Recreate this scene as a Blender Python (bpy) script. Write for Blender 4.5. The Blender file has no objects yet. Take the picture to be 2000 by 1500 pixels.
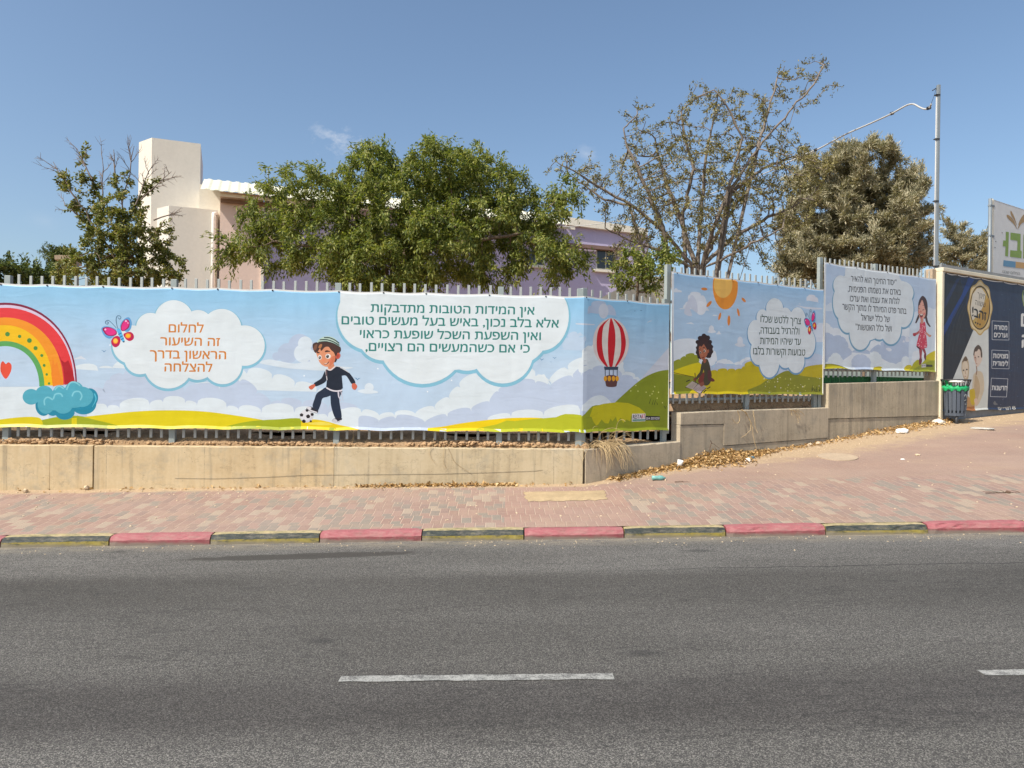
import bpy, bmesh, math, random
import numpy as np
from mathutils import Vector, Matrix
from mathutils.geometry import tessellate_polygon
R = math.radians
random.seed(7); rng = np.random.default_rng(7)
SC = bpy.context.scene
COL = SC.collection
# ------------------------------------------------------------------ camera, sky, sun, exposure
F = 1388.0; ROLL = R(0.77); EYE = 1.5
cr, sr = math.cos(ROLL), math.sin(ROLL)
cd = bpy.data.cameras.new("camera"); cam = bpy.data.objects.new("camera", cd); COL.objects.link(cam)
cd.sensor_width = 36.0; cd.lens = 36.0 * F / 2000.0; cd.clip_start = 0.05; cd.clip_end = 2000
cam.matrix_world = Matrix(((cr, -sr, 0, 0), (0, 0, -1, 0), (sr, cr, 0, EYE), (0, 0, 0, 1)))
SC.camera = cam
SUN_AZ = R(41); SUN_EL = R(48)          # the sun stands to the left of and behind the camera
sdir = Vector((-math.cos(SUN_AZ) * math.cos(SUN_EL), -math.sin(SUN_AZ) * math.cos(SUN_EL), math.sin(SUN_EL)))
ld = bpy.data.lights.new("sun", 'SUN'); lo = bpy.data.objects.new("sun", ld); COL.objects.link(lo)
ld.energy = 4.1; ld.angle = R(0.5); ld.color = (1.0, 0.93, 0.82)
lo.rotation_euler = sdir.to_track_quat('Z', 'Y').to_euler()
W = bpy.data.worlds.new("World"); SC.world = W; W.use_nodes = True
wt = W.node_tree; wt.nodes.clear()
wo = wt.nodes.new('ShaderNodeOutputWorld'); bg = wt.nodes.new('ShaderNodeBackground')
sky = wt.nodes.new('ShaderNodeTexSky'); sky.sky_type = 'NISHITA'; sky.sun_disc = False
sky.sun_elevation = SUN_EL; sky.sun_rotation = math.atan2(sdir.x, sdir.y)
sky.air_density = 1.0; sky.dust_density = 2.4; sky.ozone_density = 2.2; sky.altitude = 100
bg.inputs['Strength'].default_value = 0.122
# two thin wisps of cloud far off in the sky
tcw = wt.nodes.new('ShaderNodeTexCoord')
nzw = wt.nodes.new('ShaderNodeTexNoise'); nzw.inputs['Scale'].default_value = 38; nzw.inputs['Detail'].default_value = 7
nzw.inputs['Roughness'].default_value = 0.62
mpw = wt.nodes.new('ShaderNodeMapping'); mpw.inputs['Scale'].default_value = (1, 1, 1.6)
wt.links.new(tcw.outputs['Generated'], mpw.inputs['Vector']); wt.links.new(mpw.outputs['Vector'], nzw.inputs['Vector'])
acc = None
def wmath(op, a, b=None, c=None):
    n = wt.nodes.new('ShaderNodeMath'); n.operation = op
    for i, v in enumerate((a, b, c)):
        if v is None: continue
        if isinstance(v, (int, float)): n.inputs[i].default_value = v
        else: wt.links.new(v, n.inputs[i])
    return n.outputs[0]
for dx, dz, rr, am in ((-0.252, 0.338, 0.062, 0.85), (0.10, 0.325, 0.04, 0.45), (-0.66, 0.22, 0.05, 0.18)):
    d = Vector((dx, 1, dz)).normalized()
    sb = wt.nodes.new('ShaderNodeVectorMath'); sb.operation = 'SUBTRACT'; sb.inputs[1].default_value = d
    wt.links.new(tcw.outputs['Generated'], sb.inputs[0])
    ml = wt.nodes.new('ShaderNodeVectorMath'); ml.operation = 'MULTIPLY'; ml.inputs[1].default_value = (1, 1, 1.9)
    wt.links.new(sb.outputs[0], ml.inputs[0])
    le = wt.nodes.new('ShaderNodeVectorMath'); le.operation = 'LENGTH'; wt.links.new(ml.outputs[0], le.inputs[0])
    fall = wmath('MULTIPLY_ADD', le.outputs['Value'], -1.0 / rr, 1.0)
    m = wmath('MULTIPLY', wmath('MULTIPLY_ADD', nzw.outputs['Fac'], 4.0, -2.2), am)
    m = wmath('ADD', m, wmath('MULTIPLY_ADD', fall, 0.7, -0.25))
    g = wt.nodes.new('ShaderNodeClamp'); wt.links.new(wmath('MULTIPLY', m, wmath('MAXIMUM', fall, 0.0)), g.inputs[0])
    v = wmath('MULTIPLY', g.outputs[0], am)
    acc = v if acc is None else wmath('ADD', acc, v)
mxw = wt.nodes.new('ShaderNodeMix'); mxw.data_type = 'RGBA'
SKYMUL = wt.nodes.new('ShaderNodeMix'); SKYMUL.data_type = 'RGBA'; SKYMUL.blend_type = 'MULTIPLY'
SKYMUL.inputs[0].default_value = 1.0; SKYMUL.inputs[7].default_value = (0.95, 0.98, 0.96, 1)
wt.links.new(sky.outputs[0], SKYMUL.inputs[6])
wt.links.new(acc, mxw.inputs[0]); wt.links.new(SKYMUL.outputs[2], mxw.inputs[6])
mxw.inputs[7].default_value = (4.6, 4.8, 5.2, 1)
wt.links.new(mxw.outputs[2], bg.inputs['Color']); wt.links.new(bg.outputs[0], wo.inputs[0])
SC.view_settings.view_transform = 'Standard'; SC.view_settings.look = 'None'
SC.view_settings.gamma = 1; SC.view_settings.use_curve_mapping = False
SC.view_settings.exposure = 0.52
# ------------------------------------------------------------------ geometry of the view
def ray(px, py):
    a = px - 1000.0; b = 750.0 - py
    return (a * cr - b * sr) / F, (a * sr + b * cr) / F          # X and Z per metre of depth
def P(px, py, Y):
    x, z = ray(px, py)
    return Vector((x * Y, Y, EYE + z * Y))
def lin(c):
    c = c / 255.0
    return c / 12.92 if c <= 0.04045 else ((c + 0.055) / 1.055) ** 2.4
def RGB(r, g, b, k=1.0): return (lin(r) * k, lin(g) * k, lin(b) * k, 1.0)
# ------------------------------------------------------------------ tagging and mesh helpers
def tag(o, label=None, cat=None, group=None, kind=None):
    if label: o['label'] = label
    if cat: o['category'] = cat
    if group: o['group'] = group
    if kind: o['kind'] = kind
    return o
def empty(name, loc, label=None, cat=None, group=None):
    o = bpy.data.objects.new(name, None); COL.objects.link(o); o.location = loc
    o.empty_display_size = 0.1
    return tag(o, label, cat, group)
class MB:
    def __init__(s): s.v = []; s.f = []; s.m = []; s.sm = []
    def add(s, vs, fs, m=0, smooth=False):
        b = len(s.v); s.v += [tuple(v) for v in vs]
        for f in fs: s.f.append(tuple(i + b for i in f)); s.m.append(m); s.sm.append(smooth)
    def quad(s, a, b, c, d, m=0): s.add((a, b, c, d), ((0, 1, 2, 3),), m)
    def box(s, c, size, rot=None, m=0, bev=0.0):
        hx, hy, hz = size[0] / 2, size[1] / 2, size[2] / 2
        if bev <= 0:
            vs = [Vector((x * hx, y * hy, z * hz)) for z in (-1, 1) for y in (-1, 1) for x in (-1, 1)]
            fs = ((0, 2, 3, 1), (4, 5, 7, 6), (0, 1, 5, 4), (2, 6, 7, 3), (0, 4, 6, 2), (1, 3, 7, 5))
        else:
            bm = bmesh.new(); bmesh.ops.create_cube(bm, size=1.0, matrix=Matrix.Diagonal((size[0], size[1], size[2], 1)))
            bmesh.ops.bevel(bm, geom=bm.edges[:], offset=bev, segments=1, affect='EDGES')
            bm.verts.index_update()
            vs = [v.co.copy() for v in bm.verts]; fs = [[v.index for v in f.verts] for f in bm.faces]; bm.free()
        c = Vector(c)
        s.add([(rot @ v if rot else v) + c for v in vs], fs, m)
    def tube(s, pts, rad, n=6, m=0, caps=True, smooth=True):
        pts = [Vector(p) for p in pts]
        if not hasattr(rad, '__len__'): rad = [rad] * len(pts)
        vs = []; fs = []
        up = None
        for i, p in enumerate(pts):
            t = (pts[min(i + 1, len(pts) - 1)] - pts[max(i - 1, 0)])
            if t.length < 1e-9: t = Vector((0, 0, 1))
            t.normalize()
            if up is None:
                up = Vector((0, 0, 1)) if abs(t.z) < 0.9 else Vector((1, 0, 0))
            a = t.cross(up)
            if a.length < 1e-4: a = t.orthogonal()
            a.normalize(); b = a.cross(t); up = b
            for k in range(n):
                th = 2 * math.pi * k / n
                vs.append(p + (a * math.cos(th) + b * math.sin(th)) * rad[i])
        for i in range(len(pts) - 1):
            for k in range(n):
                k2 = (k + 1) % n
                fs.append((i * n + k, i * n + k2, (i + 1) * n + k2, (i + 1) * n + k))
        s.add(vs, fs, m, smooth)
        if caps:
            b = len(s.v) - len(vs)
            s.f.append(tuple(b + k for k in range(n))[::-1]); s.m.append(m); s.sm.append(False)
            e = b + (len(pts) - 1) * n
            s.f.append(tuple(e + k for k in range(n))); s.m.append(m); s.sm.append(False)
    def build(s, name, mats, parent=None, fix=True):
        me = bpy.data.meshes.new(name); me.from_pydata(s.v, [], s.f)
        if not isinstance(mats, (list, tuple)): mats = [mats]
        for m in mats: me.materials.append(m)
        me.polygons.foreach_set('material_index', s.m); me.polygons.foreach_set('use_smooth', s.sm)
        me.update()
        o = bpy.data.objects.new(name, me); COL.objects.link(o)
        if parent is not None:
            o.parent = parent; o.matrix_parent_inverse = Matrix.Translation(parent.location).inverted()
        if fix:
            bm = bmesh.new(); bm.from_mesh(me); bmesh.ops.recalc_face_normals(bm, faces=bm.faces); bm.to_mesh(me); bm.free()
        return o
def origin_to(o, p):
    """move a mesh object's origin to p without moving its surface"""
    p = Vector(p); o.data.transform(Matrix.Translation(-p)); o.location = p; return o
# ------------------------------------------------------------------ materials
def mat_base(name):
    m = bpy.data.materials.new(name); m.use_nodes = True; nt = m.node_tree
    return m, nt, nt.nodes['Principled BSDF']
class G:
    """small node-graph helper"""
    def __init__(s, nt): s.nt = nt
    def n(s, t, **kw):
        n = s.nt.nodes.new(t)
        for k, v in kw.items(): setattr(n, k, v)
        return n
    def put(s, sock, v):
        if isinstance(v, bpy.types.NodeSocket): s.nt.links.new(v, sock)
        elif v is not None: sock.default_value = v
    def math(s, op, a, b=None, c=None, clamp=False):
        n = s.n('ShaderNodeMath', operation=op, use_clamp=clamp)
        for i, v in enumerate((a, b, c)): s.put(n.inputs[i], v)
        return n.outputs[0]
    def mix(s, fac, a, b, blend='MIX'):
        n = s.n('ShaderNodeMix', data_type='RGBA', blend_type=blend)
        s.put(n.inputs[0], fac); s.put(n.inputs[6], a); s.put(n.inputs[7], b)
        return n.outputs[2]
    def obj(s): return s.n('ShaderNodeTexCoord').outputs['Object']
    def map(s, vec, sc=(1, 1, 1), rot=(0, 0, 0), loc=(0, 0, 0)):
        n = s.n('ShaderNodeMapping'); s.put(n.inputs[0], vec); n.inputs['Scale'].default_value = sc
        n.inputs['Rotation'].default_value = rot; n.inputs['Location'].default_value = loc
        return n.outputs[0]
    def noise(s, vec, scale=5, detail=4, rough=0.55, dist=0.0):
        n = s.n('ShaderNodeTexNoise'); s.put(n.inputs['Vector'], vec); n.inputs['Scale'].default_value = scale
        n.inputs['Detail'].default_value = detail; n.inputs['Roughness'].default_value = rough
        n.inputs['Distortion'].default_value = dist
        return n.outputs['Fac']
    def vor(s, vec, scale=5, feat='F1', out='Distance'):
        n = s.n('ShaderNodeTexVoronoi', feature=feat); s.put(n.inputs['Vector'], vec); n.inputs['Scale'].default_value = scale
        return n.outputs[out]
    def ramp(s, fac, stops, interp='LINEAR'):
        n = s.n('ShaderNodeValToRGB'); s.put(n.inputs[0], fac); e = n.color_ramp.elements; n.color_ramp.interpolation = interp
        while len(e) < len(stops): e.new(0.5)
        for el, (p, c) in zip(e, stops):
            el.position = p; el.color = c if len(c) == 4 else (*c, 1)
        return n.outputs[0]
    def rng(s, v, a, b, c=0.0, d=1.0):
        n = s.n('ShaderNodeMapRange'); s.put(n.inputs[0], v)
        for i, x in enumerate((a, b, c, d)): n.inputs[i + 1].default_value = x
        return n.outputs[0]
    def sep(s, vec):
        n = s.n('ShaderNodeSeparateXYZ'); s.put(n.inputs[0], vec); return n.outputs
    def comb(s, x, y, z):
        n = s.n('ShaderNodeCombineXYZ')
        for i, v in enumerate((x, y, z)): s.put(n.inputs[i], v)
        return n.outputs[0]
    def bump(s, h, strength=0.3, dist=0.02):
        n = s.n('ShaderNodeBump'); s.put(n.inputs['Height'], h); n.inputs['Strength'].default_value = strength
        n.inputs['Distance'].default_value = dist
        return n.outputs[0]
def scale_c(c, k): return (c[0] * k, c[1] * k, c[2] * k, 1)
_pm = {}
def plain(name, c, rough=0.7, var=0.2, scale=6, bump=0.15, bscale=60, metal=0.0, spec=0.4, stretch=(1, 1, 1)):
    """painted / raw material with uneven tone and a fine relief"""
    if name in _pm: return _pm[name]
    m, nt, p = mat_base(name); g = G(nt)
    v = g.map(g.obj(), stretch)
    n1 = g.noise(v, scale, 6, 0.6); n2 = g.noise(v, scale * 9, 3, 0.6)
    t = g.math('MULTIPLY_ADD', n2, 0.35, g.math('MULTIPLY', n1, 0.65))
    col = g.ramp(t, [(0.3, scale_c(c, 1 - var)), (0.7, scale_c(c, 1 + var))])
    g.put(p.inputs['Base Color'], col); p.inputs['Roughness'].default_value = rough
    p.inputs['Metallic'].default_value = metal; p.inputs['Specular IOR Level'].default_value = spec
    if bump: g.put(p.inputs['Normal'], g.bump(g.noise(v, bscale, 3, 0.6), bump, 0.01))
    _pm[name] = m
    return m
# ------------------------------------------------------------------ layout of the place (metres)
C0 = Vector((0.925, 9.30)); DM = Vector((7.265, 0.5)).normalized()          # the long fence runs to the corner C0
TH = R(29.6); DS = Vector((math.cos(TH), math.sin(TH)))                       # beyond the corner it turns away
NM = Vector((DM.y, -DM.x)); NS = Vector((DS.y, -DS.x))                        # towards the street
def on_line(px, O, D):
    """distance along O + t D seen at pixel column px (height barely matters)"""
    k = ray(px, 700)[0]
    return (k * O.y - O.x) / (D.x - k * D.y)
def plane_hit(px, py, O, D):
    k, kz = ray(px, py)
    t = (k * O.y - O.x) / (D.x - k * D.y)
    Y = O.y + t * D.y
    return t, EYE + kz * Y
def kerb_y(x): return 6.925 + 0.015 * x
def road_z(x, y): return -0.0205 + 0.025 * max(-20.0, min(20.0, x))
WF = 0.09                                                                     # wall front stands this far before the fence plane
Wm = C0 + NM * WF; Ws = C0 + NS * WF
# wall base heights (front face meets the paving)
def base_at(px, py, O, D):
    t, z = plane_hit(px, py, O, D); return t, z
BM = [base_at(*q, Wm, DM) for q in ((0, 958), (600, 951), (1145, 945))]
BS = [base_at(*q, Ws, DS) for q in ((1145, 945), (1300, 914), (1415, 895), (1594, 866), (1720, 842), (1832, 824), (2000, 806))]
def interp(tab, t):
    tab = sorted(tab)
    if t <= tab[0][0]:
        a, b = tab[0], tab[1]
    elif t >= tab[-1][0]:
        a, b = tab[-2], tab[-1]
    else:
        for a, b in zip(tab, tab[1:]):
            if a[0] <= t <= b[0]: break
    return a[1] + (b[1] - a[1]) * (t - a[0]) / (b[0] - a[0])
SEND = 26.0
def back_line(x):
    """y and z of the wall foot at a given x"""
    xc = Wm.x + 0.0
    if x <= xc:
        t = (x - Wm.x) / DM.x; return Wm.y + t * DM.y, interp(BM, max(t, -11.0))
    t = (x - Ws.x) / DS.x
    return Ws.y + t * DS.y, interp(BS, min(t, 12.0))
KH = 0.097
def pave_z(x, y):
    ky = kerb_y(x) + 0.12
    by, bz = back_line(x)
    z0 = road_z(x, ky) + KH
    s = (y - ky) / (by - ky)
    return z0 + (bz - z0) * s
# ------------------------------------------------------------------ road, paving, earth
def m_asphalt():
    m, nt, p = mat_base("asphalt"); g = G(nt); o = g.obj(); x, y, z = g.sep(o)
    a1 = g.vor(o, 215, out='Color'); ag = g.sep(a1)[0]
    a2 = g.noise(o, 300, 2, 0.7)
    stone = g.ramp(g.math('MULTIPLY_ADD', a2, 0.5, g.math('MULTIPLY', ag, 0.5)), [(0.30, (0.034, 0.034, 0.035)), (0.48, (0.075, 0.073, 0.069)), (0.62, (0.152, 0.146, 0.134)), (0.80, (0.34, 0.325, 0.29))])
    yy = g.math('ADD', y, g.math('MULTIPLY_ADD', g.noise(g.map(o, (0.25, 1, 1)), 1.3, 3), 0.30, -0.15))
    tracks = g.ramp(g.rng(yy, 0.0, 7.2), [(0.0, (0.8,) * 3), (0.30, (1.06,) * 3), (0.41, (1.04,) * 3), (0.445, (0.54, 0.53, 0.55)), (0.495, (0.57, 0.56, 0.58)), (0.535, (0.88,) * 3), (0.65, (0.84,) * 3), (0.70, (0.66,) * 3), (0.775, (0.64,) * 3), (0.81, (1.04,) * 3), (0.92, (1.22,) * 3), (1.0, (1.5,) * 3)])
    big = g.ramp(g.noise(g.map(o, (0.35, 1.2, 1)), 1.1, 6, 0.6), [(0.3, (0.78,) * 3), (0.7, (1.2,) * 3)])
    c = g.mix(1.0, g.mix(1.0, stone, tracks, 'MULTIPLY'), big, 'MULTIPLY')
    streak = g.ramp(g.noise(g.map(o, (0.6, 14, 1)), 2.0, 5, 0.65), [(0.30, (0.55,) * 3), (0.37, (1.0,) * 3)])
    c = g.mix(0.34, c, streak, 'MULTIPLY')
    # small dark pits
    pit = g.vor(g.map(o, (1.0, 3.0, 1)), 2.6); c = g.mix(g.rng(pit, 0.05, 0.025), c, (0.012, 0.012, 0.012, 1))
    # tar patch beside the kerb
    dx = g.math('MULTIPLY', g.math('ADD', x, 1.85), 0.9); dy = g.math('MULTIPLY', g.math('ADD', g.math('SUBTRACT', y, 6.52), g.math('MULTIPLY', x, -0.085)), 9.0)
    d = g.math('SQRT', g.math('ADD', g.math('MULTIPLY', dx, dx), g.math('MULTIPLY', dy, dy)))
    d = g.math('ADD', d, g.math('MULTIPLY_ADD', g.noise(o, 5, 5), 1.0, -0.5))
    c = g.mix(g.rng(d, 1.05, 0.85, 0, 0.85), c, (0.034, 0.032, 0.029, 1))
    # blown sand against the kerb
    kd = g.math('SUBTRACT', g.math('MULTIPLY_ADD', x, 0.015, 6.925), y)
    sand = g.math('MULTIPLY', g.rng(kd, 0.34, 0.0), g.rng(g.noise(g.map(o, (1, 3, 1)), 4, 6, 0.65), 0.35, 0.6))
    c = g.mix(g.math('MULTIPLY', sand, 0.75), c, (0.33, 0.28, 0.20, 1))
    c = g.mix(0.08, c, (0.26, 0.23, 0.19, 1))
    # long hair cracks
    ck = g.math('ABSOLUTE', g.math('SUBTRACT', g.noise(g.map(o, (0.18, 1, 1)), 1.0, 6, 0.6), 0.5))
    c = g.mix(g.rng(ck, 0.005, 0.001, 0, 0.3), c, (0.02, 0.02, 0.02, 1))
    sm_ = g.math('ABSOLUTE', g.math('SUBTRACT', g.math('ADD', y, g.math('MULTIPLY_ADD', g.noise(g.map(o, (1, 0, 0)), 1.4, 5), .22, -.11)), g.math('MULTIPLY_ADD', x, .03, 5.74)))
    c = g.mix(g.math('MULTIPLY', g.rng(sm_, .014, .004, 0, .8), g.rng(x, 0.4, 2.2)), c, (.018, .018, .018, 1))
    oil = g.vor(g.map(o, (.7, 1.6, 1), loc=(.3, .1, 0)), .9); c = g.mix(g.rng(g.math('ADD', oil, g.math('MULTIPLY_ADD', g.noise(o, 9, 5), .12, -.06)), .11, .04, 0, .55), c, (.03, .03, .03, 1))
    g.put(p.inputs['Base Color'], c); p.inputs['Roughness'].default_value = 0.82; p.inputs['Specular IOR Level'].default_value = 0.3
    g.put(p.inputs['Normal'], g.bump(g.math('ADD', ag, a2), 0.75, 0.006))
    return m
def m_paving():
    """clay pavers with pale joints near the kerb; dusty plain pavers on the open forecourt"""
    m, nt, p = mat_base("paving"); g = G(nt); o = g.obj(); x, y, z = g.sep(o)
    w = g.math('MULTIPLY_ADD', g.noise(o, 1.2, 2), 0.05, -0.025)
    xs = g.math('ADD', g.math('ADD', x, g.math('MULTIPLY', y, 0.02)), w)
    v = g.math('DIVIDE', g.math('SUBTRACT', y, g.math('MULTIPLY', xs, 0.015)), 0.105)
    rv = g.math('FLOOR', v)
    u = g.math('ADD', g.math('DIVIDE', xs, 0.205), g.math('MULTIPLY', g.math('MODULO', rv, 2.0), 0.5))
    # blocks laid in pairs so the joints read as long and short
    blk = g.math('FLOOR', g.math('DIVIDE', rv, 3.0))
    u2 = g.math('ADD', g.math('DIVIDE', xs, 0.103), g.math('MULTIPLY', blk, 0.37))
    fu = g.math('FRACT', u2); cu = g.math('FLOOR', u2)
    v2 = g.math('ADD', g.math('DIVIDE', v, 2.0), g.math('MULTIPLY', g.math('MODULO', cu, 2.0), 0.5))
    fv = g.math('FRACT', v2); cv = g.math('FLOOR', v2)
    wn = g.n('ShaderNodeTexWhiteNoise', noise_dimensions='2D'); g.put(wn.inputs['Vector'], g.comb(cu, cv, 0.0)); rv1 = wn.outputs['Value']
    pav = g.ramp(rv1, [(0.0, (0.25, 0.155, 0.125)), (0.30, (0.29, 0.185, 0.15)), (0.48, (0.225, 0.15, 0.128)), (0.60, (0.20, 0.172, 0.145)), (0.72, (0.195, 0.178, 0.148)), (0.84, (0.33, 0.265, 0.20)), (0.93, (0.27, 0.17, 0.138))], 'CONSTANT')
    # plain red band across the footway by the sand pit
    band = g.math('MULTIPLY', g.math('GREATER_THAN', x, -0.06), g.math('LESS_THAN', x, 1.33))
    red = g.ramp(rv1, [(0.0, (0.27, 0.155, 0.122)), (1.0, (0.32, 0.19, 0.15))])
    pav = g.mix(band, pav, red)
    e1 = g.math('MINIMUM', fu, g.math('SUBTRACT', 1.0, fu)); e2 = g.math('MULTIPLY', g.math('MINIMUM', fv, g.math('SUBTRACT', 1.0, fv)), 2.0)
    joint = g.rng(e1, 0.025, 0.062, 1.0, 0.0)
    joint2 = g.rng(e2, 0.02, 0.055, 0.8, 0.0)
    jo = g.math('MAXIMUM', joint, joint2)
    jo = g.math('MULTIPLY', jo, g.rng(g.noise(o, 2.3, 4), 0.3, 0.55, 0.35, 1.0))
    pav = g.mix(jo, pav, (0.42, 0.31, 0.235, 1))
    # distance behind the kerb
    kd = g.math('SUBTRACT', y, g.math('MULTIPLY_ADD', x, 0.015, 6.925))
    kdn = g.math('ADD', kd, g.math('MULTIPLY_ADD', g.noise(g.map(o, (0.5, 1, 1)), 1.6, 5), 0.30, -0.15))
    fore = g.rng(kdn, 1.98, 2.10)
    big = g.noise(g.map(o, (0.6, 1, 1)), 1.4, 7, 0.65)
    fc = g.ramp(big, [(0.28, (0.235, 0.15, 0.118)), (0.55, (0.285, 0.185, 0.143)), (0.75, (0.335, 0.225, 0.17))])
    fc = g.mix(g.math('MULTIPLY', jo, 0.5), fc, (0.36, 0.27, 0.20, 1))
    c = g.mix(fore, pav, fc)
    c = g.mix(g.rng(g.noise(g.map(o, (.5, 1, 1)), 1.1, 6, .6), .3, .7, .18, .52), c, (0.345, 0.268, 0.22, 1))
    # sand: against the wall foot, and drifting over the forecourt
    dl = g.math('SUBTRACT', g.math('MULTIPLY_ADD', x, 0.0688, 9.147), y)            # long wall
    ds = g.math('MULTIPLY', g.math('SUBTRACT', g.math('MULTIPLY_ADD', x, 0.568, 8.70), y), 0.87)   # angled wall
    rt = g.math('GREATER_THAN', x, 0.97); dd = g.math('ADD', g.math('MULTIPLY', g.math('ABSOLUTE', dl), g.math('SUBTRACT', 1.0, rt)), g.math('MULTIPLY', g.math('ABSOLUTE', ds), rt))
    right = g.rng(x, 1.0, 5.0, 0.0, 1.0)
    wdt = g.math('MULTIPLY_ADD', right, 0.80, 0.20)
    s1 = g.math('DIVIDE', dd, wdt)
    s1 = g.math('ADD', s1, g.math('MULTIPLY_ADD', g.noise(g.map(o, (1.3, 2.0, 1)), 2.6, 8, 0.7), 1.5, -0.75))
    sm = g.rng(s1, 1.05, 0.55)
    sandc = g.ramp(g.noise(o, 30, 6, 0.7), [(0.3, (0.33, 0.235, 0.14)), (0.7, (0.49, 0.37, 0.24))])
    c = g.mix(g.math('MULTIPLY', sm, 0.92), c, sandc)
    dust = g.rng(g.noise(g.map(o, (0.8, 1.6, 1), loc=(3, 1, 0)), 1.3, 9, 0.7), 0.48, 0.72)
    c = g.mix(g.math('MULTIPLY', dust, 0.40), c, (0.38, 0.28, 0.19, 1))
    gr = g.noise(o, 140, 3, 0.7); c = g.mix(1.0, c, g.ramp(gr, [(0.3, (0.78,) * 3), (0.7, (1.22,) * 3)]), 'MULTIPLY')
    spk = g.vor(o, 17); c = g.mix(g.rng(spk, 0.09, 0.05, 0, 0.6), c, (0.10, 0.075, 0.05, 1))
    g.put(p.inputs['Base Color'], c); p.inputs['Roughness'].default_value = 0.9; p.inputs['Specular IOR Level'].default_value = 0.2
    h = g.math('SUBTRACT', g.math('MULTIPLY', gr, 0.5), g.math('MULTIPLY', jo, g.math('SUBTRACT', 1.0, sm)))
    g.put(p.inputs['Normal'], g.bump(g.math('ADD', h, g.math('MULTIPLY', g.noise(o, 24, 6, 0.7), sm)), 0.45, 0.012))
    return m
def m_soil():
    m, nt, p = mat_base("dry_soil"); g = G(nt); o = g.obj()
    n = g.noise(o, 9, 8, 0.7); n2 = g.noise(o, 60, 4, 0.7)
    g.put(p.inputs['Base Color'], g.ramp(g.math('MULTIPLY_ADD', n2, 0.5, g.math('MULTIPLY', n, 0.5)), [(0.3, (0.25, 0.155, 0.085)), (0.55, (0.42, 0.28, 0.16)), (0.75, (0.55, 0.40, 0.25))]))
    p.inputs['Roughness'].default_value = 0.95; p.inputs['Specular IOR Level'].default_value = 0.1
    g.put(p.inputs['Normal'], g.bump(g.math('ADD', n, n2), 0.8, 0.03))
    return m
M_soil = m_soil(); M_asph = m_asphalt(); M_pave = m_paving()
def grid_obj(name, xs, rows, m):
    """rows(x) -> list of (y, z)"""
    mb = MB(); vs = []; nr = None
    for x in xs:
        r = rows(x); nr = len(r); vs += [(x, y, z) for y, z in r]
    fs = [(i * nr + j, (i + 1) * nr + j, (i + 1) * nr + j + 1, i * nr + j + 1) for i in range(len(xs) - 1) for j in range(nr - 1)]
    mb.add(vs, fs, 0, True)
    o = mb.build(name, m, fix=False); tag(o, kind='structure'); return o
gx = sorted(set([-400, -150, -60, -20, 20, 60, 150, 400] + list(range(-18, 19, 2))))
grid_obj('ground', gx, lambda x: [(y, road_z(x, y) - 0.25) for y in (-300, -60, -10, 0, 8, 40, 120, 400)], M_soil)
grid_obj('road', [-40, -20] + list(range(-18, 19, 2)) + [20, 40], lambda x: [(y, road_z(x, y)) for y in (-8, -2, 0, 2, 4, 6)] + [(kerb_y(x) + 0.02, road_z(x, 0))], M_asph)
xs = list(np.arange(-16, -1, 1.0)) + list(np.arange(-1, 12, 0.25)) + [12, 13, 14, 16, 18, 20, 22]
def pv_rows(x):
    ky = kerb_y(x) + 0.115; by, bz = back_line(x); by += 0.03
    return [(ky + (by - ky) * s, pave_z(x, ky + (by - ky) * s)) for s in np.linspace(0, 1, 13)]
grid_obj('pavement', xs, pv_rows, M_pave)
# lane dashes, worn
def m_dash():
    m, nt, p = mat_base("worn_road_paint"); g = G(nt); o = g.obj()
    n = g.math('MULTIPLY_ADD', g.noise(o, 120, 3, 0.7), 0.6, g.math('MULTIPLY', g.noise(o, 14, 4, 0.6), 0.4))
    g.put(p.inputs['Base Color'], g.ramp(n, [(0.42, (0.10, 0.10, 0.095)), (0.50, (0.25, 0.25, 0.235)), (0.6, (0.35, 0.35, 0.325))]))
    p.inputs['Roughness'].default_value = 0.8
    g.put(p.inputs['Normal'], g.bump(n, 0.5, 0.004))
    return m
M_dash = m_dash()
for k, (xa, xb) in enumerate(((-0.872, 0.545), (2.44, 3.86), (-4.2, -2.78))):
    yc = lambda x: 3.678 - 0.006 * (x + 0.16)
    mb = MB(); n = 28; jag = [(random.uniform(-.006, .006), random.uniform(-.006, .006)) for _ in range(n + 1)]
    vs = []
    for i in range(n + 1):
        x = xa + (xb - xa) * i / n
        for s, j in ((-1, jag[i][0]), (1, jag[i][1])): vs.append((x, yc(x) + s * 0.036 + j, road_z(x, 0) + 0.004))
    mb.add(vs, [(2 * i, 2 * i + 2, 2 * i + 3, 2 * i + 1) for i in range(n)])
    o = mb.build('lane_marking', M_dash, fix=False); tag(o, kind='structure')
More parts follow.
